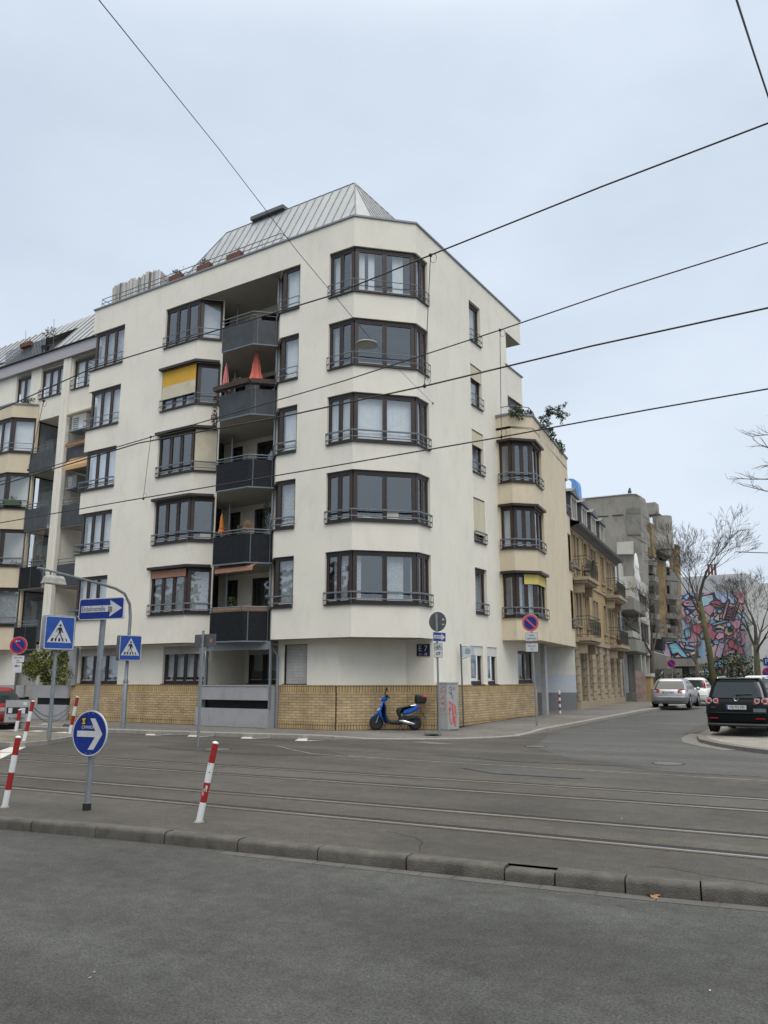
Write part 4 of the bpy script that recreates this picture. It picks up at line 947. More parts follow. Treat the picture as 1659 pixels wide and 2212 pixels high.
for a in (-38.7, -37.95):
    g = MB(); n_ = Vector((0, -.78, .62)); c0 = [P(a, .12), P(a+.68, .12), P(a+.68, .58), P(a, .58)]; g.face([p+n_*.06 for p in c0]); o = g.build('skylight', 'glass_hi', rf)
    g = MB()
    for i in range(4): g.tube([c0[i]+n_*.05, c0[(i+1) % 4]+n_*.05], .035, 4)
    g.face([p+n_*.02 for p in c0]); g.build('skylight_frame', 'sash', o)
t = thing('flower_trough', (-35.3, 22.3, 17.9), 'terracotta trough hung on the lattice rail of the left mansard', 'planter'); g = MB(); g.obox((-35.6, 22.3), (-34.8, 22.3), 18.0, 18.22, .2); g.build('trough', 'terra', t)
g = MB(); g.leaves((-35.1, 22.3, 18.3), (.35, .1, .1), 30, .04); g.build('foliage', 'leafb', t)
t = thing('potted_plant', (-33.9, 22.7, 17.4), 'dark potted shrub in the recess of the left mansard', 'plant'); g = MB(); g.leaves((-33.8, 22.6, 18.4), (.5, .25, .45), 220, .05, 0); g.build('foliage', 'leafd', t); g = MB(); g.tube([(-34, 22.55, 17.4), (-34, 22.55, 17.85)], [.12, .2], 8); g.build('pot', 'ink', t)
for px, py0, py1, lb in ((99, 1300, 1395, 'thin whip aerial on the left mansard, further left'), (210, 1255, 1370, 'thin whip aerial on the left mansard beside the dormer recess')):
    a, b = onY(px/1.8228, py1/1.8228, 22.6), onY((px+3)/1.8228, py0/1.8228, 22.6); g = MB(); g.tube([a, b], .012, 4); single(g, 'aerial', 'galvd', a, lb, 'aerial')
# bay of the neighbour
NBY = [(-60, 21.7), (-34.85, 21.7), (-34.0, 22.5), (-34.0, 24.2)]; cb = cum(NBY); ob = []
for i in range(4): ob += [(cb[1]-1.5, cb[2]-.05, SILL[i], SILL[i]+HD)]
for i in range(4): ob += [(cb[1]-6.0, cb[1]-3.2, SILL[i], SILL[i]+HD), (cb[2]+.12, cb[3]-.02, SILL[i]-.8, SILL[i]+HD)]
g = MB(); wall(g, NBY, 3.07, 14.75, ob); g.face([(x, y, 3.07) for x, y in reversed(NBY+[(-60, 24)])]); g.build('bay_wall', 'beige', NBR)
g = MB(); strip(g, NBY[:3], 14.75, 14.83, .3, -.1); g.face([(x, y, 14.7) for x, y in NBY[:3]+[(-34, 22.56), (-60, 22.56)]]); g.build('parapet_flashing', 'flash', NBR)
for i in range(4):
    window(NBR, NBY, cb[1]-1.5, cb[2]-.05, SILL[i], SILL[i]+HD, (2, 1), 2 if i == 3 else 1, cur=[[(0, 1)], None, None, [(0, 1)]][i] if i != 1 else [(0, .3)], curm='curtain' if i else 'curtaind', box=.12)
    window(NBR, NBY, cb[1]-6.0, cb[1]-3.2, SILL[i], SILL[i]+HD, (4,), 1, cur=[(0, 1)])
    window(NBR, NBY, cb[2]+.12, cb[3]-.02, SILL[i]-.8, SILL[i]+HD, (1,), 0, cur=[(0, .95)] if i in (0, 3) else [(.3, .8)], curm='curtaind', sill=False, d=.06, box=.14)
# loggia and niche interior
g = MB(); wall(g, [(-34.0, 24.2), (-32.2, 24.2)], .1, 14, [(.04, 1.76, 3.3+2.74*i, 5.65+2.74*i) for i in range(4)], .1); wall(g, [(-31.7, 23.9), (-28.9, 23.9)], .1, 14)
g.obox((-32.0, 22.65), (-32.0, 24.3), .1, 15, .35)
g.build('niche_wall', 'plaster', NBR)
for i in range(4): window(NBR, [(-34.0, 24.2), (-32.2, 24.2)], .04, 1.76, 3.3+2.74*i, 5.65+2.74*i, (1,), 0, d=.05, cur=[(0, .9)] if i in (0, 3) else None, curm='curtain', sill=False)
for i in range(4):
    fl = 3.2+2.74*i
    for (p0, p1, m_) in (((-34.0, 22.3), (-32.3, 22.3), 'panel' if i > 1 else 'paneld'), ((-31.68, 22.6), (-28.98, 22.6), 'panel' if i else 'paneld')):
        if p0[0] > -32 and i == 4: continue
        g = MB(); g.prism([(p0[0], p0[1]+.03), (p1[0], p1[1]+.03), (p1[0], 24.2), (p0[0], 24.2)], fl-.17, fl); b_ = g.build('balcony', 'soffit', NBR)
        g = MB(); g.obox(p0, p1, fl-.12, fl+.86, .02); g.build('balcony_panel', m_, b_)
        g = MB()
        for hh in (1.1, .95): g.tube([(*p0, fl+hh), (*p1, fl+hh)], .02, 5)
        for u in (0.02, .5, .98): x = p0[0]+(p1[0]-p0[0])*u; g.tube([(x, p0[1], fl-.1), (x, p0[1], fl+1.1)], .016, 4)
        g.build('handrail', 'rail', b_)
# ground floor of the neighbour
g = MB(); 
wall(g, [(-60, 23.0), (-34.2, 23.0), (-34.2, 24.5)], 1.5, 3.07, [(cn(-39), cn(-36.4), 1.5, 2.9), (cn(-36.1), cn(-34.6), 1.5, 2.9)], .15)
g.build('ground_floor_wall', 'plaster', NBR)
g = MB(); g.obox((-39, 23.1), (-36.4, 23.1), 1.5, 2.9, .04); g.obox((-36.1, 23.1), (-34.6, 23.1), 1.5, 2.9, .04); g.obox((-34.1, 22.9), (-32.4, 22.9), 1.5, 2.9, .04); g.build('roller_shutter', 'shut', NBR)
g = MB(); strip(g, [(-60, 22.97), (-34.2, 22.97)], 0, 1.5, .06); g.build('brick_plinth', 'brick', NBR)
g = MB(); 
for a, b in ((-35.0, -32.3), (-31.7, -29.32)):
    g.obox((a, 21.95), (b, 21.95), .98, 1.5, .1); g.obox((a, 21.95), (b, 21.95), .1, .7, .12); g.obox((a+.02, 22.2), (b-.02, 22.2), .68, 1.0, .03, 0, 1)
g.obox((-29.55, 22.0), (-29.0, 22.0), 1.5, 3.05, .1); g.obox((-31.7, 22.0), (-29.55, 22.0), 2.92, 3.05, .1)
g.build('balcony_front', ['greyp', 'black'], NBR)
# awnings, air conditioners, light box in the niches
g = MB(); a, b = onY(515/1.8432, 1150, 22.5), 0
fl4 = 3.2+2.74*3
t = NBR
g = MB(); g.tube([(-31.6, 22.45, 13.82), (-30.5, 22.45, 13.85), (-28.98, 22.45, 13.85)], .1, 8); g.build('rolled_awning', 'cream', NBR, 50)
g = MB(); z_ = 11.4
for k in range(16):
    xa, xb = -31.25+2.25*k/16, -31.25+2.25*(k+1)/16
    g.face([(xa, 22.5, z_+.25), (xb, 22.5, z_+.25), (xb, 22.1, z_-.22), (xa, 22.1, z_-.22)]); g.face([(xa, 22.1, z_-.22), (xb, 22.1, z_-.22), (xb, 22.09, z_-.38), ((xa+xb)/2, 22.09, z_-.43), (xa, 22.09, z_-.38)])
g.build('awning', 'awn', NBR)
def aircon(x, y, z, w_, h_, lb, dark=False):
    t = thing('air_conditioner', (x, y, z), lb, 'air conditioner'); g = MB(); g.obox((x-w_/2, y), (x+w_/2, y), z, z+h_, .5); g.build('casing', 'white' if not dark else 'greyp', t)
    g = MB()
    for k in range(6): g.obox((x-w_*.42, y-.255), (x-w_*.02, y-.255), z+.08+k*(h_-.16)/6, z+.08+k*(h_-.16)/6+.03, .02)
    g.build('grille', 'galvd' if not dark else 'white', t); g = MB(); g.obox((x-w_/2-.04, y-.1), (x+w_/2, y-.1), z-.07, z-.01, .6); g.build('bracket', 'galv', t)
aircon(-31.1, 22.95, 13.1, 1.0, .75, 'white boxy air conditioner hung in the upper left niche')
aircon(-31.3, 23.0, 10.35, .62, .6, 'grey air conditioner with white louvres below the tan awning', True)
g = MB(); g.obox((-31.55, 22.42), (-29.05, 22.42), fl4+.84, fl4+.98, .06); single(g, 'decorated_rail_board', pm('amber_board', (.30, .15, .05), .6, var=.4, scale=6), (-30.3, 22.4, fl4), 'amber and brown board along the upper left balcony rail', 'board')
for (x, z, lb) in ((-35.35, SILL[2]+.12, 'left green window box on the beige bay'), (-34.5, SILL[2]+.12, 'right green window box on the beige bay')):
    y = 21.55 if x < -35 else 21.95
    t = thing('window_box', (x, y, z), lb, 'planter'); g = MB(); g.obox((x-.28, y-(.0 if x < -35 else .22)), (x+.28, y+(.0 if x < -35 else .22)), z, z+.24, .2); g.build('box', pm('green_plastic', (.04, .08, .04), .5, var=.05), t)
    g = MB(); g.leaves((x, y, z+.35), (.25, .1, .15), 60, .04); g.build('foliage', 'leaf', t)
# safety net of the loggia
t = thing('safety_net', (-33.2, 22.25, SILL[1]), 'brown mesh net strung over the left second floor loggia', 'net'); g = MB()
fl1 = 3.2+2.74
for k in range(15): x = -34+1.7*k/14; g.tube([(x, 22.2, fl1+.85), (x, 22.12, fl1+1.6), (x, 22.22, fl1+2.45)], .006, 3)
for k in range(15): z = fl1+.95+1.4*k/14; g.tube([(-34+1.7*j/6, 22.17, z+.1*((j-3)/3)**2) for j in range(7)], .006, 3)
g.build('mesh', 'wood', t)
t = thing('balcony_plant', (-33, 22.5, fl1+.9), 'brown and red plant behind the net on the left loggia', 'plant'); g = MB(); g.leaves((-33, 22.5, fl1+1.15), (.55, .15, .25), 260, .05, 0, 2); g.build('foliage', ['leafb', 'leaf'], t)
t = thing('balcony_plant', (-34.6, 22.7, fl1+.9), 'green leafy plant inside the left bay window', 'plant'); g = MB(); g.leaves((-34.75, 22.4, SILL[1]+.2), (.3, .12, .15), 90, .05, 0); g.build('foliage', 'leaf', t)
# big yellow-green hedge plant at ground floor
t = thing('balcony_hedge', (-30.6, 22.2, 1.5), 'large yellow green bush filling the ground floor loggia and spilling left over the pillar', 'shrub'); g = MB()

for k in range(46):
    cx_, cz_ = random.uniform(-31.9, -29.35), random.uniform(1.6, 2.95)
    if cx_ < -31.2 and (cz_ < 1.9 or cz_ > 2.75): continue
    g.leaves((cx_, random.uniform(21.65, 22.2), cz_), (random.uniform(.18, .34), .2, random.uniform(.16, .32)), 80, .07, 0, 3)
g.build('foliage', ['leafy', 'leafy', 'leaf'], t)
g = MB()
for k in range(10): g.tube([(-31+k*.12, 22.3, 1.3), (-31.6+k*.25, 22.1, 2.2)], .02, 4)
g.build('stems', 'bark', t)
t = thing('bay_roof_plant', (-34.7, 22, 14.9), 'small green tuft on the top edge of the beige bay', 'plant'); g = MB(); g.leaves((-34.4, 22.2, 15.0), (.5, .25, .14), 160, .05, 0, 2); g.build('foliage', ['leaf', 'leafb'], t)
# ================================================================ yellow historic house
a8y = R(8.0); dY = Vector((-math.sin(a8y), math.cos(a8y))); nY = Vector((dY.y, -dY.x)); PY0 = Vector((-12.97, 37.6))
def yp(s_, o=0.): return (PY0.x+dY.x*s_+nY.x*o, PY0.y+dY.y*s_+nY.y*o)
def fseg(pl, s0, s1, o=0.): return [yp(s0, o), yp(s1, o)]
YB = thing('yellow_townhouse', (*yp(7, -4), .4), 'narrow old townhouse with ochre upper walls, sandstone ground floor and slate dormers', 'building')
W0 = [yp(0), yp(14.4)]
gops = [(.9, 2.2, .4, 3.05), (3.0, 3.9, 1.25, 3.1), (5.2, 6.2, 1.25, 3.1), (7.5, 8.6, 1.25, 3.1), (9.9, 11.0, 1.25, 3.1), (12.3, 13.4, 1.25, 3.1)]
ww = [(.55, 1.15), (1.35, 1.95), (3.3, 4.2), (5.3, 6.0), (6.15, 6.85), (8.75, 9.6), (10.8, 11.4), (11.6, 12.2), (13.2, 13.9)]
g = MB(); wall(g, W0, .1, 3.55, gops, .3); g.build('sandstone_wall', 'stone', YB)
g = MB()
for k in range(7): strip(g, W0, .55+k*.42, .57+k*.42, .03, .01)
g.build('rustication_joint', 'groove', YB)
g = MB()   # projecting rusticated piers
cur_ = 0.
for a, b in [(2.35, 2.9), (4.0, 5.1), (6.3, 7.4), (8.7, 9.8), (11.1, 12.2), (13.5, 14.4), (.1, .8)]:
    for k in range(8): zt = .35+k*.4; g.obox(yp(a), yp(b), zt, zt+.37, .1, .04)
strip(g, W0, .1, .7, .3, .0); g.build('stone_pier', 'stone', YB)
g = MB(); wall(g, W0, 3.55, 9.2, [(a, b, 7.25, 8.8) for a, b in ww]+[(a, b, 4.35, 5.95) for a, b in ww], .2, 0, 1); g.build('wall', ['ochre', 'stone'], YB)
g = MB(); strip(g, W0, 3.5, 3.68, .25, .06); strip(g, W0, 6.55, 6.68, .1, .02); strip(g, W0, 8.93, 9.05, .1, .02)
for z0_, z1_ in ((7.25, 8.8), (4.35, 5.95)):
    for a, b in ww:
        g.obox(yp(a-.1), yp(a), z0_-.1, z1_+.12, .07, .02); g.obox(yp(b), yp(b+.1), z0_-.1, z1_+.12, .07, .02)
        g.obox(yp(a), yp(b), z1_, z1_+.12, .08, .025); g.obox(yp(a-.12), yp(b+.12), z0_-.12, z0_-.01, .16, .05)
        g.obox(yp(a), yp(b), z0_-.5, z0_-.14, .06, .02)
g.build('stone_trim', 'stone', YB)
g = MB(); pr = [(0, 9.0), (.12, 9.02), (.25, 9.12), (.5, 9.18), (.55, 9.3), (.3, 9.36), (-.35, 9.5)]
for (o0, z0_), (o1, z1_) in zip(pr[:-1], pr[1:]): g.face([(*yp(-.1, o0), z0_), (*yp(14.5, o0), z0_), (*yp(14.5, o1), z1_), (*yp(-.1, o1), z1_)])
g.build('cornice', 'galvd', YB)
g = MB()
for a, b in ww:
    for z0_, z1_ in ((7.25, 8.8), (4.35, 5.95)):
        g = MB(); p, q = yp(a, -.13), yp(b, -.13); g.obox(p, q, z0_, z0_+.06, .05); g.obox(p, q, z1_-.06, z1_, .05)
        L_ = b-a
        for u in (0, L_/2-.02, L_-.05): g.obox(yp(a+u, -.13), yp(a+u+.05, -.13), z0_+.06, z1_-.06, .05)
        g.obox(yp(a+.05, -.13), yp(b-.05, -.13), z0_+(z1_-z0_)*.68, z0_+(z1_-z0_)*.68+.05, .045)
        wn = g.build('window', 'lgrey', YB); g = MB(); g.obox(yp(a+.03, -.15), yp(b-.03, -.15), z0_+.03, z1_-.03, .01); g.build('pane', 'glass', wn)
for i, (a, b, z0_, z1_) in enumerate(gops):
    if i == 0:
        g = MB(); g.obox(yp(a+.35, -.2), yp(b-.05, -.2), .4, 2.9, .06); g.obox(yp(a, -.2), yp(a+.3, -.2), .4, 2.9, .08); g.build('door', pm('grey_door', (.3, .33, .34), .5, var=.05), YB)
    else:
        g = MB(); g.obox(yp(a, -.22), yp(b, -.22), z0_, z0_+.08, .06); g.obox(yp(a, -.22), yp(b, -.22), z1_-.08, z1_, .06)
        for u in (0, (b-a)/2-.03, b-a-.06): g.obox(yp(a+u, -.22), yp(a+u+.06, -.22), z0_+.08, z1_-.08, .06)
        wn = g.build('window', 'lgrey', YB); g = MB(); g.obox(yp(a+.03, -.25), yp(b-.03, -.25), z0_, z1_, .01); g.build('pane', 'glass', wn)
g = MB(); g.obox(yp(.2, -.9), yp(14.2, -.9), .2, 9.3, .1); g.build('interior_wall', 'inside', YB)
# mansard slope + dormers
g = MB(); q = [(*yp(0, -.3), 9.45), (*yp(14.4, -.3), 9.45), (*yp(14.4, -2.6), 12.4), (*yp(0, -2.6), 12.4)]; g.face(q); g.face([q[3], q[2], (*yp(14.4, -9), 12.6), (*yp(0, -9), 12.6)])
g.face([q[0], q[3], (*yp(0, -9), 12.6), (*yp(0, -9), 9)]); g.face([q[1], q[2], (*yp(14.4, -9), 12.6), (*yp(14.4, -9), 9)]); rf = g.build('roof', 'slate', YB)
for k, s0 in enumerate((.5, 3.3, 6.1, 8.9)):
    d_ = MB(); w_ = 1.5
    d_.prism([yp(s0, -.0), yp(s0+w_, -.0), yp(s0+w_, -2.2), yp(s0, -2.2)], 9.4, 10.95); dm = d_.build('dormer', 'slate', rf)
    d_ = MB(); m_ = [(*yp(s0-.15, .15), 10.95), (*yp(s0+w_/2, .15), 11.3), (*yp(s0+w_+.15, .15), 10.95)]; bk = [(*yp(s0-.15, -2.3), 10.95), (*yp(s0+w_/2, -2.3), 11.3), (*yp(s0+w_+.15, -2.3), 10.95)]
    d_.face([m_[0], m_[1], bk[1], bk[0]]); d_.face([m_[1], m_[2], bk[2], bk[1]]); d_.face(m_); d_.obox(yp(s0-.15, .12), yp(s0+w_+.15, .12), 10.84, 10.945, .12); d_.build('dormer_roof', 'galvd', rf)
    d_ = MB()
    for u0, u1, za, zb in ((.1, .24, 9.55, 10.82), (w_-.24, w_-.1, 9.55, 10.82), (.24, w_-.24, 10.7, 10.82), (.24, w_-.24, 9.55, 9.67), (w_/2-.03, w_/2+.03, 9.67, 10.7)): d_.obox(yp(s0+u0, .03), yp(s0+u1, .03), za, zb, .06)
    wn = d_.build('window', 'lgrey', rf)
g = MB()
for k, s0 in enumerate((.3, 3.15, 6.0, 8.85)): pass
# balconies with iron railings
def iron_balcony(s0, s1, z, dep, lb=None):
    g = MB(); g.prism([yp(s0, .05), yp(s1, .05), yp(s1, dep), yp(s0, dep)], z-.16, z)
    g.prism([yp(s0+.1, .05), yp(s1-.1, .05), yp(s1-.1, dep-.15), yp(s0+.1, dep-.15)], z-.28, z-.16)
    for a in (s0+.25, s1-.45): g.prism([yp(a, .02), yp(a+.25, .02), yp(a+.25, dep*.6), yp(a, dep*.6)], z-.75, z-.28)
    b_ = g.build('balcony', 'stone', YB); g = MB(); P = [yp(s0+.05, .1), yp(s0+.05, dep-.06), yp(s1-.05, dep-.06), yp(s1-.05, .1)]
    for hh in (1.0, .85, .12): g.tube([(*p, z+hh) for p in P], .02 if hh == 1. else .012, 4)
    c_ = cum(P); n_ = int(c_[-1]/.12)
    for k in range(n_+1):
        p = at(P, c_[-1]*k/n_-1e-6); g.tube([(*p, z+.12), (*p, z+.85)], .009, 3)
        if k % 2 and k < n_:
            q = at(P, c_[-1]*(k+.5)/n_); g.tube([(*p, z+.3), (*q, z+.5), (*p, z+.7)], .008, 3)
    g.build('railing', 'iron', b_); return b_
iron_balcony(.1, 3.2, 6.62, .8); iron_balcony(9.6, 13.2, 6.62, .8); iron_balcony(.1, 3.2, 3.72, .8); iron_balcony(9.6, 13.2, 3.72, .8)
g = MB(); g.tube([(*yp(14.5, .15), .4), (*yp(14.5, .15), 9.5)], .06, 6); g.build('downpipe', 'galv', YB)
# chair on the balcony
cx, cy = yp(1.6, .5); t = thing('balcony_chair', (cx, cy, 6.62), 'dark green plastic armchair on the upper balcony of the yellow house', 'chair')
g = MB(); u = Vector((dY.x, dY.y, 0)); n3 = Vector((nY.x, nY.y, 0)); C0 = Vector((cx, cy, 6.62))
g.prism([tuple((C0+u*a+n3*b).xy) for a, b in ((-.24, -.22), (.24, -.22), (.24, .22), (-.24, .22))], 7.02, 7.06); g.build('seat', 'leafd', t)
g = MB()
for k in range(7): a = -.2+k*.066; g.tube([C0+u*a+n3*(.2)+Vector((0, 0, .42)), C0+u*a*1.1+n3*.3+Vector((0, 0, .95-.6*a*a))], .018, 4)
g.tube([C0+u*a+n3*.3+Vector((0, 0, .95-.9*a*a)) for a in (-.25, -.12, 0, .12, .25)], .025, 5); g.build('backrest', 'leafd', t)
for a, b in ((-.22, -.2), (.22, -.2), (-.22, .2), (.22, .2)): g = MB(); g.tube([C0+u*a+n3*b+Vector((0, 0, .42)), C0+u*a*1.2+n3*b*1.2], .025, 5); g.build('leg', 'leafd', t)
for a in (-.27, .27): g = MB(); g.tube([C0+u*a+n3*(-.2)+Vector((0, 0, .42)), C0+u*a+n3*(-.22)+Vector((0, 0, .65)), C0+u*a+n3*.25+Vector((0, 0, .68))], .022, 5); g.build('armrest', 'leafd', t)
for s_, z, lb in ((10.6, 6.62, 'terracotta pot on the far upper balcony of the yellow house'), (10.4, 3.72, 'terracotta pot on the far lower balcony of the yellow house')):
    x, y = yp(s_, .6); t = thing('flower_pot', (x, y, z), lb, 'pot'); g = MB(); g.lathe([(.12, 0), (.19, .3)], (x, y, z), 10); g.build('pot', 'terra', t); g = MB(); g.leaves((x, y, z+.45), (.22, .22, .2), 60, .05, 0, 2); g.build('foliage', ['leafd', 'leafb'], t)
# ================================================================ grey modern flats
MBD = thing('modern_apartment_building', (*yp(22, -4), .4), 'light grey modern flats with concrete balcony boxes beyond the yellow house', 'building')
g = MB(); W1 = [yp(14.6, -.6), yp(22.0, -.6)]; W2 = [yp(22.0, -6), yp(22.0, .35), yp(29.4, .35), yp(29.4, -6)]
wall(g, W1, .2, 8.3, [(1.0, 4.5, 4.2, 6.0), (1.0, 3.0, .5, 2.9), (4.2, 5.6, .5, 2.9), (1.0, 4.5, 6.75, 8.0)], .2)
wall(g, W2, 3.6, 9.2, [(6.35+1.2, 6.35+6.6, 4.4, 6.0), (6.35+1.2, 6.35+6.6, 7.0, 8.3)], .2)
g.build('wall', 'lgrey', MBD)
window(MBD, W1, 1., 4.5, 4.2, 6.0, (3,), 0, sill=False, glass='inside'); window(MBD, W1, 1., 4.5, 6.75, 8., (3,), 0, sill=False, glass='inside'); window(MBD, W1, 1., 3.0, .5, 2.9, (2,), 0, sill=False, glass='inside'); window(MBD, W1, 4.2, 5.6, .5, 2.9, (2,), 0, sill=False, glass='inside')
window(MBD, W2, 6.35+1.2, 6.35+6.6, 4.4, 6., (3,), 0, sill=False, glass='inside'); window(MBD, W2, 6.35+1.2, 6.35+6.6, 7., 8.3, (3,), 0, sill=False, glass='inside')
for z in (3.55, 6.2):
    g = MB(); P = [yp(15.2, -.55), yp(15.2, .9), yp(21.6, .9), yp(21.6, -.5)]
    strip(g, P, z, z+.75, .12); g.prism(P, z-.05, z+.1); bb = g.build('balcony', 'conc', MBD)
    g = MB(); strip(g, [yp(16.2, -.3), yp(16.2, .6), yp(20.8, .6), yp(20.8, -.3)], z+.95, z+1.35, .1); 
    for s_ in (16.3, 17.5, 18.7, 20.0, 20.7): g.tube([(*yp(s_, .55), z+.7), (*yp(s_, .55), z+1.0)], .03, 4)
    g.build('planter_panel', 'lgrey', bb)
g = MB(); strip(g, [yp(14.6, -.6), yp(22.0, -.45), yp(22.4, .35), yp(25, .35)], 8.3, 8.95, .15); g.prism([yp(14.6, -.6), yp(22.0, -.5), yp(22.0, .35), yp(29.4, .35), yp(29.4, -6), yp(14.6, -6)], 8.2, 8.35); g.build('roof_terrace', 'wgrey', MBD)
g = MB()
for k in range(9): g.tube([(*yp(21.5+k*.3, .4), 8.95), (*yp(21.5+k*.3, .4), 9.9)], .02, 4)
g.tube([(*yp(21.5, .4), 9.9), (*yp(26, .4), 9.9)], .03, 4); g.build('railing', 'white', MBD)
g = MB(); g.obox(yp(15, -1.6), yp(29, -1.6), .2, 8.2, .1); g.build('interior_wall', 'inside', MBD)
g = MB()
for s_ in (22.6, 25.0, 28.6): g.prism([yp(s_, -.2), yp(s_+.4, -.2), yp(s_+.4, .3), yp(s_, .3)], .2, 3.65)
g.build('pillar', 'lgrey', MBD)
g = MB(); wall(g, [yp(21.9, -.6), yp(22, -.7), yp(34, -.5)], .2, 3.6, []); g.build('recessed_wall', 'concd', MBD)
g = MB(); g.tube([(*yp(18.4, .85), 4.3), (*yp(18.4, .85), 6.2)], .03, 5); g.build('post', 'lgrey', MBD)
# gable wall above: stepped party wall with sloping tile edge
g = MB(); q = [(*yp(14.5, -1.2), 8.4), (*yp(14.5, -9), 8.4), (*yp(14.5, -9), 14.6), (*yp(14.5, -5.5), 13.6), (*yp(14.5, -1.2), 10.2)]
g.face([(*yp(14.6, .0-.9), 8.3), (*yp(30, -1.4), 8.3), (*yp(30, -1.4), 10.9), (*yp(21, -1.2), 10.9), (*yp(14.6, -.9), 10.9)]); g.build('gable_wall', 'lgrey', MBD)
x, y = yp(24.2, .2); t = thing('closed_parasol', (x, y, 8.4), 'tall white closed parasol on the roof terrace of the grey flats', 'parasol'); g = MB(); n = 12
g.lathe([(.03, 2.3), (.1, 2.15), (.2, 1.3), (.15, .9), (.26, .25)], (x, y, 8.9), 12); g.build('canopy', 'white', t, 40); g = MB(); g.tube([(x, y, 8.3), (x, y, 11.25)], .03, 5); g.build('pole', 'galv', t)
# gate pillar in front
x, y = yp(17.2, 1.2); t = thing('gate_pillar', (x, y, .4), 'ochre gate pillar with pale cap before the grey flats', 'pillar'); g = MB(); g.prism([(x-.35, y-.35), (x+.35, y-.35), (x+.35, y+.35), (x-.35, y+.35)], .3, 1.95); g.build('shaft', 'ochre', t); g = MB(); g.prism([(x-.45, y-.45), (x+.45, y-.45), (x+.45, y+.45), (x-.45, y+.45)], 1.95, 2.15); g.build('cap', 'lgrey', t)
x, y = yp(15.4, 1.0); g = MB(); g.obox((x-.25, y), (x+.3, y+.1), .3, 2.3, .4); single(g, 'painted_pier', pm('red_grey_pier', (.28, .2, .18), .8, var=.3, scale=3), (x, y, .4), 'reddish graffitied pier at the foot of the downpipe of the yellow house', 'pier')
# planter wall with shrubs
g = MB(); g.prism([yp(19.5, 1.4), yp(33, 2.4), yp(33, -.5), yp(19.5, -.5)], .25, .85); single(g, 'planter_wall', 'conc', (*yp(25, 1.5), .3), 'low concrete planter wall in front of the grey flats', 'planter')
for k, (s_, o_, r_, lb) in enumerate(((20.5, .8, .8, 'bushy green shrub at the near end of the concrete planter wall'), (24, 1.2, .6, 'low brown shrub in the middle of the concrete planter wall'), (31.5, 1.8, 1.0, 'dark shrub at the far end of the concrete planter wall'))):
    x, y = yp(s_, o_); t = thing('shrub', (x, y, .8), lb, 'shrub'); g = MB(); g.leaves((x, y, .9+r_*.7), (r_*.8, r_*1.2, r_*.8), 500, .08, 0, 2); g.build('foliage', ['leafd', 'leafb'], t); g = MB(); g.tube([(x, y, .6), (x, y, 1.4)], .04, 4); g.build('stem', 'bark', t)
# ================================================================ board-marked concrete block
CB = thing('concrete_building', (-20, 70, .4), 'large weathered concrete apartment block with rounded tower and ochre brick shafts', 'building')
f7 = lambda a, b: ((2200+a*.3315)/1.8228, (1850+b*.3315)/1.8228)
def slabpx(pts, y0, dep, mat, name='block', parent=CB, f=f7, rough=False):
    """upright block whose front outline is given at depth y0"""
    P = [onY(*f(*p), y0) for p in pts]; g = MB(); n = len(P); b = len(g.v); g.v += P+[p+Vector((0, dep, 0)) for p in P]
    g.f.append(list(range(b, b+n))); g.m.append(0); g.f.append([b+2*n-1-i for i in range(n)]); g.m.append(0)
    for i in range(n): j = (i+1) % n; g.f.append([b+i, b+j, b+n+j, b+n+i]); g.m.append(0)
    return g.build(name, mat, parent)
yE = 66.
main = slabpx([(120, 350), (840, 278), (925, 283), (955, 300), (968, 340), (985, 830), (1000, 1450), (120, 1450)], yE, 1.9, 'conc', 'tower_block')
slabpx([(800, 455), (968, 455), (970, 520), (800, 520)], yE-.08, .1, 'concd', 'cladding_band'); slabpx([(800, 525), (970, 525), (978, 770), (810, 770)], yE-.08, .1, pm('grey_patch', (.2, .195, .175), .9, var=.18, scale=1.2, stain=.3), 'cladding_panel')
slabpx([(458, 552), (588, 543), (588, 548), (458, 559)], yE-.06, .1, 'groove', 'slot_window'); slabpx([(635, 539), (765, 529), (765, 534), (635, 545)], yE-.06, .1, 'groove', 'slot_window')
slabpx([(120, 350), (840, 278), (925, 283), (958, 303), (952, 308), (922, 288), (840, 286), (120, 358)], yE-.1, 1.9, 'pale', 'roof_edge')
slabpx([(690, 860), (880, 845), (880, 1000), (690, 1000)], yE-.5, .3, 'lgrey', 'attic_wall')
slabpx([(965, 390), (1010, 395), (1050, 560), (1055, 620), (975, 460)], yE+2.0, .8, 'conc', 'stair_wall')
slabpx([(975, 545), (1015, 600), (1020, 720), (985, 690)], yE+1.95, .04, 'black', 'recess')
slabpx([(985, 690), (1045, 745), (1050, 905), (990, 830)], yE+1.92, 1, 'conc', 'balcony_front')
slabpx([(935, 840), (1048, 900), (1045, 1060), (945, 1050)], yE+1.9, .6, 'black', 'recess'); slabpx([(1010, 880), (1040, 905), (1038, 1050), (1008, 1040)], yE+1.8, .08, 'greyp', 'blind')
slabpx([(1013, 600), (1090, 625), (1118, 1030), (1040, 1040)], yE+4, 1.2, 'obrick', 'brick_shaft')
slabpx([(1000, 398), (1143, 382), (1155, 520), (1020, 540)], 84, 1.5, 'conc', 'lift_tower')
slabpx([(1143, 490), (1205, 525), (1160, 530)], 83, 1, 'concd', 'lift_tower_cap')
g = MB(); pC = onY(*f7(1170, 530), 82); pB = onY(*f7(1190, 930), 82); rC = (onY(*f7(1278, 530), 82)-onY(*f7(1060, 530), 82)).x/2*1.02
ctr = onY(*f7(1185, 530), 82)
g.lathe([(rC*1.0, ctr.z), (rC*1.0, pB.z+1.0), (rC*1.04, pB.z+.95), (rC*1.04, pB.z)], (ctr.x, 83.5, 0), 28); g.build('round_tower', 'conc', CB, 40)
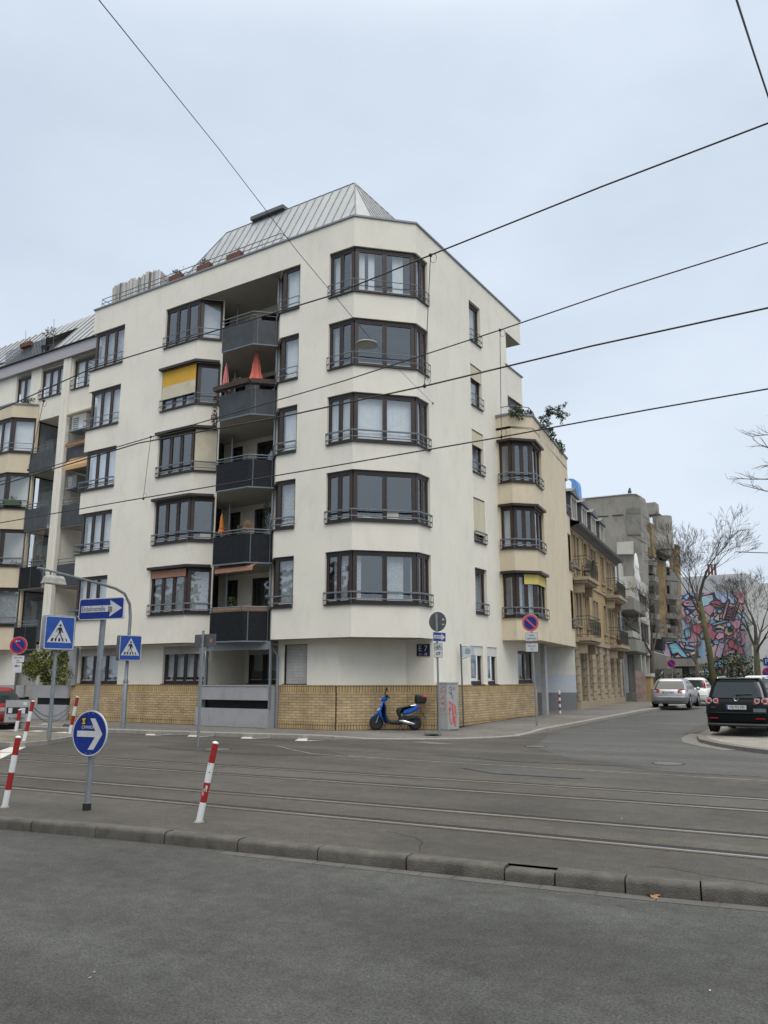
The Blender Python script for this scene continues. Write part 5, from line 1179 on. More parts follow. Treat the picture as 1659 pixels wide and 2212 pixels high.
slabpx([(1115, 925), (1305, 925), (1310, 1040), (1240, 1090), (1120, 1020)], 84, .6, 'black', 'recess'); slabpx([(1185, 960), (1305, 935), (1310, 1010), (1260, 1000)], 83, 1, 'lgrey', 'slanted_slab')
slabpx([(1310, 885), (1405, 900), (1420, 1500), (1435, 2000), (1330, 2000)], 92, 1.5, 'obrick', 'brick_tower')
slabpx([(1305, 872), (1408, 884), (1410, 905), (1308, 890)], 91.7, 1.9, 'concd', 'tower_cap')
slabpx([(1130, 1030), (1240, 1050), (1250, 1300), (1262, 2000), (1200, 2000), (1180, 1300)], 84, 1.2, 'obrick', 'brick_shaft')
slabpx([(940, 1060), (1130, 1060), (1330, 1200), (1345, 2010), (1330, 2100), (1010, 2600)], 88, 3, 'concd', 'core_wall')
# stacked balconies
def fb(a, b): return ((2200+a*.3315)/1.8228, (2350+b*.3315)/1.8228)
for (x0, x1, y0_, y1_, d_) in ((948, 1130, 1058, 1120, 70), (1000, 1110, 1430, 1490, 72), (1000, 1100, 1500, 1560, 72), (985, 1120, 1140, 1220, 71), (1280, 1400, 1530, 1600, 86), (1300, 1400, 1620, 1680, 86)):
    slabpx([(x0, y0_), (x1, y0_+8), (x1-4, y1_+8), (x0+4, y1_)], d_, 1.2, 'conc', 'balcony')
for (x0, x1, y0_, y1_, d_) in ((1040, 1290, 305, 350, 72), (1040, 1230, 395, 455, 72), (1050, 1110, 620, 680, 70), (1290, 1460, 370, 430, 88)):
    slabpx([(x0, y0_), (x1, y0_+20), (x1-4, y1_+20), (x0+4, y1_)], d_, 1.2, 'conc', 'balcony', CB, fb)
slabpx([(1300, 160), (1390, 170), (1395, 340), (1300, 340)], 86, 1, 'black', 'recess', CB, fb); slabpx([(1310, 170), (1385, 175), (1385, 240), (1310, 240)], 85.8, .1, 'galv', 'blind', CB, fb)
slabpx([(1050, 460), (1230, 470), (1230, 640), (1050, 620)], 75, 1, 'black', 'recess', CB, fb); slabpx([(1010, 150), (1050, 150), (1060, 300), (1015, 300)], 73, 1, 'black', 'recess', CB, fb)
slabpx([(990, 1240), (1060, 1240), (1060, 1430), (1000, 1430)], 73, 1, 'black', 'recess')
slabpx([(1100, 650), (1290, 700), (1292, 850), (1165, 860), (1100, 840)], 66, 1.2, 'conc', 'low_block', CB, fb)
slabpx([(1050, 690), (1110, 700), (1110, 850), (1050, 850)], 67, 1, 'lgrey', 'low_block', CB, fb)
slabpx([(950, 720), (1050, 690), (1060, 1100), (1250, 1130), (1250, 850), (1400, 850), (1400, 1130), (950, 1150)], 71, 2, 'concd', 'base_wall', CB, fb)
for yb in (1250, 1470, 1700, 1930):
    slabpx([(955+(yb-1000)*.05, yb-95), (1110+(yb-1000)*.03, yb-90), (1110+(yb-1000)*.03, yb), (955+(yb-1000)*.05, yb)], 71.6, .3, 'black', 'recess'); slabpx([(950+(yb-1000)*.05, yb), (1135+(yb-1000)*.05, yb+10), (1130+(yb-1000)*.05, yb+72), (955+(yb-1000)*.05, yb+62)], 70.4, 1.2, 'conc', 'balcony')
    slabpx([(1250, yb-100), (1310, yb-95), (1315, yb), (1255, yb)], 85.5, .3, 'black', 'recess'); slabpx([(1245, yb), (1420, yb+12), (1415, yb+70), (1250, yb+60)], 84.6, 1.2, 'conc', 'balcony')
# bird on the roof
p = onY(*f7(842, 262), yE+.5); t = MB(); t.blob((p.x, p.y, p.z), .16, 0, 8, 5, 1, .6, 1.5); t.blob((p.x+.03, p.y, p.z+.26), .09, 0, 6, 4); t.tube([p+Vector((-.05, 0, -.1)), p+Vector((-.25, 0, -.3))], [.06, .02], 5); single(t, 'pigeon', 'slate', p, 'small dark bird perched on the roof edge of the concrete block', 'bird', None, 60)
# blue roof duct
t = thing('roof_duct', (-27, 70, 16), 'big sky blue curved ventilation duct rising behind the concrete block', 'duct')
slabpx([(100, 108), (150, 102), (185, 112), (215, 140), (228, 185), (238, 330), (262, 330), (142, 335), (152, 320), (152, 150), (138, 130)], 72, .9, 'duct', 'duct_body', t)
# pavilion, low concrete
PV = thing('concrete_pavilion', (-15, 88, .5), 'low grey concrete pavilion under the mural', 'building')
slabpx([(1220, 740), (1640, 730), (1650, 790), (1640, 825), (1290, 825), (1250, 830)], 80, 5, 'conc', 'roof_slab', PV, fb)
slabpx([(1240, 830), (1545, 830), (1545, 1100), (1240, 1100)], 82, 2, 'concd', 'wall', PV, fb); slabpx([(1545, 828), (1670, 840), (1690, 1100), (1560, 1100)], 81, 2, 'lgrey', 'pier', PV, fb)
# ================================================================ mural building and its neighbours
MU = thing('mural_building', (-20, 112, .5), 'grey building far down the street whose side wall carries a big colourful mural', 'building')
YM = 105.
def pxw(mb, pts, y0, m=0): mb.face([onY(x, y, y0) for x, y in pts], m)
g = MB(); a, b = onY(1380, 1258, YM), onY(1612, 1252, YM); g.prism([(a.x, YM), (b.x, YM), (b.x, YM+15), (a.x, YM+15)], 0, a.z+.3); g.build('wall', pm('mural_house_grey', (.40, .41, .43), .9, var=.1, scale=.3), MU)
mm, t_, bs = nt('mural_paint'); Lk = t_.links.new; gg = N(t_, 'ShaderNodeTexCoord'); nz = N(t_, 'ShaderNodeTexNoise'); nz.inputs['Scale'].default_value = .5; nz.inputs['Detail'].default_value = 2
Lk(gg.outputs['Object'], nz.inputs['Vector']); ad = N(t_, 'ShaderNodeMix', data_type='RGBA'); ad.blend_type = 'LINEAR_LIGHT'; ad.inputs[0].default_value = .8; Lk(gg.outputs['Object'], ad.inputs[6]); Lk(nz.outputs['Color'], ad.inputs[7])
v1 = N(t_, 'ShaderNodeTexVoronoi'); v1.inputs['Scale'].default_value = .7; Lk(ad.outputs[2], v1.inputs['Vector'])
v2 = N(t_, 'ShaderNodeTexVoronoi', feature='DISTANCE_TO_EDGE'); v2.inputs['Scale'].default_value = .7; Lk(ad.outputs[2], v2.inputs['Vector'])
sp = N(t_, 'ShaderNodeSeparateColor'); Lk(v1.outputs['Color'], sp.inputs[0]); rr = N(t_, 'ShaderNodeValToRGB'); rr.color_ramp.interpolation = 'CONSTANT'
cols = [(0, (.28, .37, .56)), (.2, (.45, .24, .29)), (.36, (.3, .45, .52)), (.5, (.42, .22, .28)), (.62, (.33, .41, .6)), (.74, (.48, .34, .31)), (.86, (.28, .3, .4)), (.93, (.26, .42, .48))]  # colours lightened, distance haze mixed into the paint
e = rr.color_ramp.elements; e[0].position = 0; e[0].color = (*cols[0][1], 1); e[1].position = cols[1][0]; e[1].color = (*cols[1][1], 1)
for p_, c_ in cols[2:]: x = e.new(p_); x.color = (*c_, 1)
Lk(sp.outputs[0], rr.inputs[0]); gt = N(t_, 'ShaderNodeMath', operation='GREATER_THAN'); gt.inputs[1].default_value = .055; Lk(v2.outputs['Distance'], gt.inputs[0])
mxx = N(t_, 'ShaderNodeMix', data_type='RGBA'); mxx.inputs[6].default_value = (.04, .04, .06, 1); Lk(gt.outputs[0], mxx.inputs[0]); Lk(rr.outputs[0], mxx.inputs[7]); Lk(mxx.outputs[2], bs.inputs['Base Color']); bs.inputs['Roughness'].default_value = .8
g = MB(); pxw(g, [(1432, 1500), (1612, 1500), (1608, 1277), (1475, 1282), (1432, 1302)], YM-.05); mur = g.build('mural', mm, MU)
MC = {k: pm('mural_'+k, c_, .8, var=.12, scale=.8) for k, c_ in dict(pink=(.56, .28, .33), red=(.42, .12, .17), blue=(.28, .38, .64), teal=(.2, .44, .54), cream=(.5, .4, .33), white=(.6, .56, .57), lilac=(.42, .32, .45), ink=(.035, .035, .05)).items()}  # shape colours kept pale too, with the haze painted in
f8 = lambda a, b: ((2550+a*.33906)/1.8228, (1950+b*.33906)/1.8228)
LY = [0]
def shape(pts, col, out=5, f=f8, y0=YM):
    LY[0] += 1; o_ = .08+LY[0]*.004; g = MB(); q = [onY(*f(*p), y0-o_) for p in pts]; c_ = sum(q, Vector())/len(q); g.face([c_+(p-c_)*1.0 for p in q]); g.build('mural_shape', MC[col], MU)
    g = MB()
    w_ = .06*out/5
    for i in range(len(q)): g.tube([q[i-1]+Vector((0, -.01, 0)), q[i]+Vector((0, -.01, 0))], w_, 4)
    g.build('mural_outline', MC['ink'], MU)
def circ(cx, cy, rx, ry=None, n=18): ry = ry or rx; return [(cx+rx*math.cos(2*PI*k/n), cy+ry*math.sin(2*PI*k/n)) for k in range(n)]
shape([(720, 1250), (770, 1215), (800, 1225), (830, 1215), (870, 1260), (895, 1290), (840, 1305), (780, 1295)], 'red'); shape([(735, 1255), (800, 1262), (880, 1288), (800, 1275)], 'ink', 2)
shape([(405, 1250), (450, 1218), (560, 1218), (590, 1250), (530, 1290), (430, 1285)], 'pink'); shape([(440, 1250), (500, 1240), (570, 1250), (500, 1265)], 'blue', 3)
shape(circ(590, 1445, 52), 'white'); shape(circ(608, 1430, 26), 'ink', 2); shape(circ(940, 1580, 52), 'cream'); shape(circ(955, 1565, 28), 'ink', 2); shape(circ(465, 1440, 42), 'pink'); shape(circ(455, 1440, 20), 'red', 3)
shape([(920, 1230), (950, 1235), (890, 1440), (862, 1435)], 'pink'); shape([(1035, 1240), (1068, 1250), (1005, 1455), (980, 1440)], 'pink')
for k in range(5): y = 1290+k*32; shape([(942-k*9, y), (1040-k*9, y+14), (1036-k*9, y+30), (938-k*9, y+16)], 'red', 3)
shape(circ(838, 1343, 32, 26), 'teal'); shape([(820, 1372), (838, 1378), (832, 1465), (762, 1440)], 'cream'); shape([(780, 1300), (797, 1350), (778, 1372), (760, 1352)], 'lilac', 3)
shape([(748, 1490), (910, 1450), (915, 1475), (750, 1515)], 'teal', 4); shape([(700, 1480), (750, 1500), (760, 1570), (820, 1600), (760, 1690), (700, 1640)], 'red', 4)
shape([(930, 1690), (980, 1670), (1050, 1740), (1100, 1760), (1128, 1840), (1060, 1850), (1040, 1800), (940, 1760)], 'red'); shape([(990, 1640), (1030, 1560), (1070, 1640), (1030, 1690)], 'pink', 4); shape(circ(1065, 1673, 27), 'blue', 4)
shape([(1050, 1790), (1078, 1850), (1060, 1900), (1035, 1850)], 'cream', 3); shape([(780, 1860), (830, 1700), (900, 1720), (880, 1800), (850, 1900)], 'lilac', 4); shape([(905, 1810), (1020, 1790), (1015, 1835), (910, 1850)], 'pink', 4)
shape([(890, 1860), (1025, 1845), (1000, 1890), (900, 1900)], 'teal', 3); shape([(780, 1640), (830, 1585), (890, 1600), (890, 1650), (820, 1680)], 'pink', 4); shape([(770, 1540), (830, 1500), (890, 1520), (900, 1570), (850, 1545)], 'cream', 4)
shape([(510, 1500), (600, 1490), (650, 1560), (600, 1620), (530, 1580)], 'red', 4); shape([(430, 1560), (490, 1545), (500, 1640), (440, 1660)], 'teal', 4); shape(circ(945, 1500, 28), 'teal', 4)
shape([(690, 1960), (830, 1930), (900, 1960), (880, 1990), (700, 2000)], 'blue', 4); shape(circ(700, 1950, 24), 'white', 3); shape([(930, 1880), (990, 1870), (1010, 1920), (940, 1950)], 'cream', 3)
# lower front wall of the mural, nearer
g = MB(); q = [(1430, 1400), (1700, 1400), (1700, 1560), (1420, 1560)]
g = MB(); a, b = onY(*f8(158, 1695), 85), onY(*f8(640, 1695), 85); g.prism([(a.x, 85), (b.x, 85), (b.x, 86), (a.x, 86)], 0, a.z); g.build('side_wing', pm('wing_blue', (.2, .3, .42), .9, var=.1), MU)
f9 = lambda p: p
def sh2(pts, c_, o_=4): shape(pts, c_, o_, f8, 85.1)
sh2([(165, 1700), (240, 1720), (280, 1880), (210, 1880), (165, 1800)], 'lilac'); sh2([(235, 1730), (330, 1705), (390, 1770), (480, 1890), (400, 1880), (350, 1830), (290, 1850)], 'teal', 6); sh2([(360, 1700), (440, 1710), (430, 1790), (390, 1760)], 'pink'); sh2([(445, 1830), (580, 1800), (590, 1840), (460, 1870)], 'cream'); sh2([(430, 1740), (560, 1770), (540, 1800), (430, 1780)], 'blue'); sh2([(470, 1710), (620, 1700), (600, 1750), (500, 1750)], 'pink'); sh2([(350, 1845), (420, 1885), (300, 1885)], 'pink'); sh2([(490, 1875), (560, 1850), (620, 1880)], 'red'); sh2([(170, 1700), (330, 1698), (300, 1716), (180, 1720)], 'white', 3)
g = MB()
for px in (1531, 1538, 1545): p = onY(px, 1232, YM+3); g.tube([(p.x, p.y, p.z-.6), (p.x, p.y, p.z+.8)], .15, 6)
g.build('chimney_pot', 'terra', MU)
# pale building at the right edge
WB = thing('pale_building', (-9, 90, .5), 'pale institutional building at the right edge with vertical pilasters', 'building')
a = onY(1611, 1262, 92); g = MB(); g.prism([(a.x, 92), (14, 92), (14, 110), (a.x, 110)], .2, a.z); g.build('wall', pm('pale_render', (.5, .51, .5), .85, var=.12, scale=.35, stain=.25), WB)
a = onY(1626, 1432, 72); b = onY(1626, 1462, 72); g = MB(); g.prism([(a.x, 72), (14, 72), (14, 91), (a.x, 91)], b.z, a.z); g.build('canopy_slab', 'wgrey', WB)
for k in range(7): p = onY(1630+k*9, 1450, 73); g = MB(); g.prism([(p.x, 73), (p.x+.22, 73), (p.x+.22, 73.4), (p.x, 73.4)], .2, b.z); g.build('pilaster', 'wgrey', WB)
g = MB(); g.prism([(onY(1628, 1450, 76).x, 76), (14, 76), (14, 77), (onY(1628, 1450, 76).x, 77)], .2, b.z); g.build('recessed_front', 'concd', WB)
# opposite side behind the camera: what the panes mirror
OB = thing('opposite_building', (-12, -28, 0), 'grey office slab across the street, only mirrored in the panes', 'building')
g = MB(); wall(g, [(20, -22), (-75, -22)], -.1, 11.5, [], .3); wall(g, [(20, -22), (20, -40)][::-1], -.1, 11.5); g.prism([(20.4, -21.6), (-75.4, -21.6), (-75.4, -40), (20.4, -40)], 11.5, 12.1)
g.build('wall', 'conc', OB)
for k in range(4): g = MB(); g.obox((19, -21.9), (-74, -21.9), 1.0+2.8*k, 2.6+2.8*k, .1); g.build('window', 'inside', OB)
for k in range(24): g = MB(); x = 18-k*4; g.obox((x, -21.6), (x-.5, -21.6), -.1, 11.5, .5); g.build('pier', 'lgrey', OB)
# ================================================================ trees and shrubs
M['twig'] = pm('twig_bark', (.075, .066, .056), .9, var=.2)
def tree(name, base, h, r0, label, seed, lean=(0, 0), spread=.55, lv=6, mat='bark', first=.32, group='bare street trees', bl=.22):
    rnd = random.Random(seed); t = thing(name, base, label, 'tree', group); tr = MB(); cr = MB()
    def br(p, d, L, r_, l, mb):
        n_ = 3; pts = [p]; rs = [r_]; q = p; dd = d
        for k in range(n_):
            dd = (dd+Vector((rnd.gauss(0, .10), rnd.gauss(0, .10), rnd.gauss(.03, .07)))).normalized(); q = q+dd*L/n_; pts.append(q); rs.append(r_*(1-.42*(k+1)/n_))
        mb.tube(pts, rs, 7 if l < 2 else (4 if l < 4 else 3), 0, False)
        if l >= lv: return
        nk = 3 if l < 4 else rnd.choice((2, 3, 3))
        for k in range(nk):
            a = rnd.uniform(.25, .62)*(spread/.55); ax = Vector((rnd.gauss(0, 1), rnd.gauss(0, 1), rnd.gauss(0, .3))).normalized()
            nd = Matrix.Rotation(a*(1 if k else .55), 3, dd.cross(ax).normalized()) @ dd
            if nd.z < -.1: nd.z = .1
            f_ = rnd.choice((1, .75, .55)) if k else 1.
            i_ = max(1, round(f_*n_)); br(pts[i_], nd.normalized(), L*rnd.uniform(.62, .82), max(rs[i_]*(.76 if k == 0 else .56), .009), l+1, cr)
    b0 = Vector(base); L0 = h*first
    pts = [b0-Vector((0, 0, .2)), b0+Vector((lean[0]*.3, lean[1]*.3, L0*.5)), b0+Vector((lean[0], lean[1], L0))]
    tr.tube(pts, [r0*1.25, r0*.95, r0*.8], 10); tr.build('trunk', mat, t, True)
    for k in range(4):
        a = k*PI/2+rnd.uniform(-.4, .4); inc = (.12, .75, .5, .85)[k]*spread/.55; d = Vector((math.cos(a)*math.sin(inc), math.sin(a)*math.sin(inc), math.cos(inc)))
        br(pts[-1]-Vector((0, 0, .15*k*L0*.3)), d, h*bl, r0*(.62, .45, .42, .4)[k], 1, cr)
    cr.build('branches', 'twig', t, False); return t
tree('bare_tree', (-10.2, 56, .3), 13.0, .20, 'tallest bare tree with mossy forked trunk in front of the mural', 17, (-.5, 0), .56, 7, 'barkg', .5, bl=.165)
tree('bare_tree', (-9.0, 66, .3), 11.0, .24, 'wide bare tree near the right edge before the pale building', 5, (.1, 0), .58, 7, 'barkg', .36, bl=.19)
tree('bare_tree', (-14.6, 58, .3), 8.2, .17, 'slim bare tree in front of the balconies of the concrete block', 21, (.1, 0), .6, 6, 'bark', .42)
tree('bare_tree', (-15.2, 76, .3), 8.0, .16, 'thin bare tree between the concrete block and the mural', 8, (0, 0), .55, 6, 'bark', .4)
tree('bare_tree', (-13.2, 84, .3), 7.5, .14, 'thin bare tree standing before the middle of the mural', 31, (0, 0), .55, 5, 'bark', .4)
# branches of a tree outside the frame, reaching in at the right edge
t = thing('bare_tree', (.3, 30, .1), 'bare tree at the right edge with only its outermost twigs in view', 'tree', 'bare street trees'); tr = MB(); tr.tube([(.3, 30, 0), (.4, 30, 4), (.2, 30, 7), (.0, 30, 11)], [.3, .24, .2, .1], 8); tr.build('trunk', 'barkg', t, True)
cr = MB(); rnd = random.Random(3)
def twig(p, d, L, r_, l):
    pts = [p]; dd = d
    for k in range(4): dd = (dd+Vector((rnd.gauss(0, .1), rnd.gauss(0, .1), rnd.gauss(.03, .1)))).normalized(); pts.append(pts[-1]+dd*L/4)
    cr.tube(pts, [r_*(1-.5*k/4) for k in range(5)], 4, 0, False)
    if l == 0: return
    for k in range(4):
        q = pts[1+k % 4]; nd = (dd+Vector((rnd.gauss(0, .5), rnd.gauss(0, .5), rnd.gauss(0, .45)))).normalized(); twig(q, nd, L*.55, r_*.55, l-1)
for (sz, px, py) in ((8.0, 1688, 975), (8.3, 1656, 1035), (7.2, 1668, 1062), (10.2, 1682, 940), (9.0, 1700, 1000)):
    e_ = onY(px, py, 29.5); s0 = Vector((.15, 30, sz)); d = (e_-s0); L_ = d.length; pts = [s0, s0.lerp(e_, .5)+Vector((0, 0, .25)), e_]; cr.tube(pts, [.07, .045, .025], 5, 0, False)
    twig(e_, d.normalized(), .8, .02, 2); twig(s0.lerp(e_, .7), (d.normalized()+Vector((0, .3, .5))).normalized(), .8, .02, 2)
cr.build('branches', 'bark', t)
for px, py, y0, rx, rz_, lb in ((1590, 1462, 80, 3.4, 2.3, 'large dark evergreen bush below the right part of the mural'), (1462, 1478, 78, 3.4, 1.3, 'dark bush at the foot of the concrete pavilion'), (1560, 1480, 76, 2.2, 1.2, 'low bush behind the parked cars, centre')):
    p = onY(px, py, y0); t = thing('evergreen_bush', (p.x, p.y, .4), lb, 'bush'); g = MB(); g.leaves((p.x, p.y, p.z-.2), (rx, 1.6, rz_), 2600, .16, 0, 3); g.build('foliage', ['leafd', 'leafd', 'leaf'], t); g = MB()
    for k in range(8): g.tube([(p.x+random.uniform(-1, 1)*rx*.4, p.y, .2), (p.x+random.uniform(-1, 1)*rx*.7, p.y, p.z+.5)], .06, 4)
    g.build('stems', 'bark', t)
# ================================================================ street furniture
def disc(r_, n=36): return [(r_*math.cos(2*PI*k/n), r_*math.sin(2*PI*k/n)) for k in range(n)]
def rrect(w, h, r_=.03, n=5):
    P = []
    for cx_, cz_, a0 in ((w/2-r_, h/2-r_, 0), (-w/2+r_, h/2-r_, 90), (-w/2+r_, -h/2+r_, 180), (w/2-r_, -h/2+r_, 270)):
        for k in range(n): a = R(a0+90*k/(n-1)); P.append((cx_+r_*math.cos(a), cz_+r_*math.sin(a)))
    return P
def pole_thing(name, base, label, cat, rz, group=None): return local(thing(name, base, label, cat, group, rz))
def mvp(P, x=0, z=0): return [(a+x, b+z) for a, b in P]
def plate_(t, name, P, y, th, mat, z=0., x=0.):
    g = MB(); g.plate(mvp(P, x, z), y, y+th, 0); return local(g.build(name, mat, t))
def layer(par, name, P, y, mat, x=0, z=0):
    """thin applied film on a sign face"""
    g = MB(); g.plate(mvp(P, x, z), y-.0012, y, 0); o = g.build(name, mat, par); return o
def pole_(t, r_, h, lean=(0, 0), mat='galv', z0=0.):
    g = MB(); g.tube([(0, .0, z0), (lean[0], lean[1], h)], r_, 12); g.build('pole', mat, t, 40)
    g = MB(); g.lathe([(r_*1.05, h), (r_*.9, h+.02)], (lean[0], lean[1], 0), 12); g.build('pole_cap', 'ink', t, 40)
def clamps(t, zs, y, r_, lean=0, x=0):
    g = MB()
    for z in zs: g.lathe([(r_+.012, z-.02), (r_+.012, z+.02)], (x, 0, 0), 12); g.box(x-.04, x+.04, y, 0, z-.012, z+.012)
    g.build('clamp', 'galv', t)
# --- keep right + one way sign pole on the track reserve
b = onZ(187, 1750, 0.); t = pole_thing('direction_sign', b, 'thick grey pole with blue round arrow sign below a one way street sign', 'sign', R(9))
g = MB(); g.tube([(0, 0, 0), (.06, 0, 2.8)], .04, 14); g.build('pole', 'galv', t, 40)
g = MB(); g.lathe([(.056, 0), (.056, .085), (.05, .09)], (0, 0, 0), 16); g.build('base_sleeve', 'rubber', t, 40); g = MB(); g.lathe([(.052, .09), (.052, .10)], (0, 0, 0), 16); g.build('collar', 'galv', t)
g = MB(); g.plate(mvp(disc(.3), .02, 1.0), -.07, -.05, 0); s1 = g.build('round_sign', 'swhite', t, 40); OFF[s1.name] = Vector()
layer(s1, 'blue_disc', disc(.284), -.07, 'blue', .02, 1.0)
ar = [(-.21, -.045), (.07, -.045), (-.02, -.2), (.055, -.2), (.235, .0), (.055, .2), (-.02, .2), (.07, .045), (-.21, .045)]
layer(s1, 'white_arrow', [(-.215, -.04), (.10, -.04), (-.01, -.205), (.085, -.205), (.225, .0), (.085, .205), (-.0, .205), (.10, .04), (-.215, .04)], -.0722, 'swhite', .02, .99)
layer(s1, 'sticker', [(-.155, .095), (-.06, .10), (-.065, .225), (-.165, .20)], -.0722, 'ink', .02, 1.0); layer(s1, 'sticker_detail', [(-.145, .115), (-.08, .12), (-.1, .16), (-.075, .2), (-.145, .19), (-.12, .15)], -.0735, pm('sticker_yellow', (.5, .4, .1), .5, var=.3, scale=60), .02, 1.0)
text('CHWIDP', .062, 'swhite', s1, tmat(-.01, -.0735, 1.075), sx=.9)
g = MB()
for x, z in ((-.06, .26), (.02, .26), (-.06, -.26), (.02, -.26)): g.lathe([(.008, -.074), (.008, -.0722)], (x+.04, 0, 1+z), 8, 'y')
g.build('rivet', 'galv', s1)
SZ = 2.68
g = MB(); g.plate(mvp(rrect(.8, .3, .035), .07, SZ), -.075, -.05, 0); s2 = g.build('one_way_sign', 'swhite', t); OFF[s2.name] = Vector()
layer(s2, 'blue_field', rrect(.775, .275, .03), -.075, 'blue', .07, SZ)
layer(s2, 'white_arrow', [(-.355, -.045), (.17, -.045), (.155, -.115), (.37, 0), (.155, .115), (.17, .045), (-.355, .045)], -.0772, 'swhite', .07, SZ)
text('Einbahnstraße', .094, 'ink', s2, tmat(-.065, -.0787, SZ-.002), sx=.80)
layer(s2, 'sticker', [(.13, -.05), (.2, -.05), (.2, .02), (.13, .03)], -.0785, pm('torn_sticker', (.15, .16, .17), .6, var=.9, scale=60), .07, SZ)
clamps(t, (.85, 1.15, SZ-.08, SZ+.08), -.05, .04)
# --- zebra crossing signs
def walker(par, y, x, z, s_):
    def L_(P, m_='ink', nm='pictogram'): layer(par, nm, [(a*s_, b*s_) for a, b in P], y, m_, x, z)
    layer(par, 'white_triangle', [(-.36*s_, -.27*s_), (.36*s_, -.27*s_), (0, .36*s_)], y, 'swhite', x, z); y2 = y-.0022
    def K(P): layer(par, 'pictogram', [(a*s_, b*s_) for a, b in P], y2, 'ink', x, z)
    K([(.035*math.cos(k*.524), .20+.035*math.sin(k*.524)) for k in range(12)])
    K([(-.045, .145), (.04, .15), (.06, .1), (.04, .03), (.03, -.03), (-.04, -.03), (-.03, .04), (-.06, .09)])
    K([(-.045, .145), (-.10, .09), (-.105, .02), (-.085, .02), (-.08, .075), (-.04, .11)]); K([(.035, .14), (.065, .08), (.105, .0), (.085, -.01), (.045, .06)])
    K([(-.035, -.035), (-.02, -.035), (-.075, -.13), (-.12, -.2), (-.145, -.19), (-.09, -.11)]); K([(.0, -.035), (.03, -.035), (.07, -.12), (.11, -.2), (.085, -.215), (.045, -.13)])
    for a, b_ in ((-.26, -.19), (-.14, -.09), (-.03, .03), (.09, .13), (.2, .24)): K([(a, -.24), (b_+.0, -.24), (b_*.86, -.15), (a*.86, -.15)])
b = onZ(105, 1598, .12); t = pole_thing('crossing_sign', b, 'large zebra crossing sign on a forked grey pole at the traffic island', 'sign', R(82))
g = MB(); g.tube([(0, 0, 0), (.0, 0, 2.2), (.0, 0, 2.35)], [.055, .05, .05], 12); g.tube([(.0, 0, 2.2), (-.12, 0, 2.42)], .035, 8); g.tube([(.0, 0, 2.2), (.14, 0, 2.42)], .035, 8); g.build('pole', 'galv', t, 40)
g = MB(); g.plate(mvp(rrect(.92, .96, .05), .0, 2.88), -.13, .03, 0, .01); s1 = g.build('sign_box', 'galv', t, 35); OFF[s1.name] = Vector()
layer(s1, 'white_border', rrect(.86, .9, .045), -.13, 'swhite', .0, 2.88); layer(s1, 'blue_field', rrect(.82, .86, .035), -.1312, 'bluec', .0, 2.88); walker(s1, -.1324, .0, 2.88, 1.0)
b = Vector((-22.68, 19.25, .12)); t = pole_thing('street_lamp', b, 'old curved arm street lamp over the road, post beside the second crossing sign', 'lamp', 0)
g = MB(); g.tube([(0, 0, 0), (0, 0, 1.55), (0, 0, 1.6), (.02, 0, 3.75), (.02, -.06, 4.2), (.0, -.3, 4.55), (-.05, -.65, 4.7), (-.1, -1.2, 4.8), (-.25, -3.6, 5.1)], [.085, .085, .062, .055, .05, .048, .045, .042, .038], 12); g.build('post', 'galv', t, 40)
g = MB(); g.lathe([(.09, 1.5), (.095, 1.52), (.075, 1.62)], (0, 0, 0), 12); g.build('collar', 'galv', t, 40)
g = MB(); LC = Vector((-.2, -3.0, 4.9)); 
def rect4(w_, d_, z): return [Vector((LC.x-w_/2, LC.y-d_/2, z)), Vector((LC.x+w_/2, LC.y-d_/2, z)), Vector((LC.x+w_/2, LC.y+d_/2, z)), Vector((LC.x-w_/2, LC.y+d_/2, z))]
rs = [rect4(.2, .52, LC.z), rect4(.28, .62, LC.z-.08), rect4(.31, .68, LC.z-.22), rect4(.33, .72, LC.z-.23), rect4(.33, .72, LC.z-.27)]
for r0_, r1_ in zip(rs[:-1], rs[1:]):
    for k in range(4): g.face([r0_[k], r0_[(k+1) % 4], r1_[(k+1) % 4], r1_[k]])
g.face(rs[0]); g.face(rs[-1][::-1]); g.build('lamp_housing', pm('aged_white_enamel', (.42, .42, .38), .6, var=.2, scale=4, stain=.4), t)
g = MB(); g.tube([(LC.x, LC.y-.15, 5.04), (LC.x, LC.y-.15, LC.z)], .03, 6); g.tube([(LC.x, LC.y+.2, 5.0), (LC.x, LC.y+.2, LC.z)], .03, 6); g.tube([(-.25, -3.55, 5.1), (-.2, -3.5, 4.98), (LC.x, LC.y-.3, LC.z)], .008, 4); g.build('hanger', 'galvd', t)
t = pole_thing('crossing_sign', b+Vector((.06, -.05, 0)), 'smaller zebra crossing box sign clamped to the lamp post', 'sign', R(75))
g = MB(); g.plate(mvp(rrect(.8, .86, .05), .0, 2.68), -.2, .06, 0, .01); s1 = g.build('sign_box', 'sback', t, 35); OFF[s1.name] = Vector()
layer(s1, 'white_border', rrect(.79, .85, .045), -.2, 'swhite', .0, 2.68); layer(s1, 'blue_field', rrect(.75, .81, .035), -.2012, 'bluec', .0, 2.68); walker(s1, -.2024, .0, 2.68, .95)
# --- back of a sign
b = onZ(427, 1614, 0.); t = pole_thing('sign_seen_from_behind', b, 'rectangular grey sign seen from behind on a tall pole, with a small red sticker', 'sign', R(176))
pole_(t, .034, 2.98, (-.02, 0)); g = MB(); g.plate(mvp(rrect(.82, .34, .03), -.05, 2.74), -.06, -.04, 0); g.build('sign_plate', 'sback', t); clamps(t, (2.63, 2.85), -.04, .034)
g = MB(); g.plate(mvp(rrect(.1, .1, .01), -.28, 2.74), -.0399, -.038, 0); g.build('sticker', pm('red_sticker', (.35, .14, .1), .6, var=.5, scale=40), t)
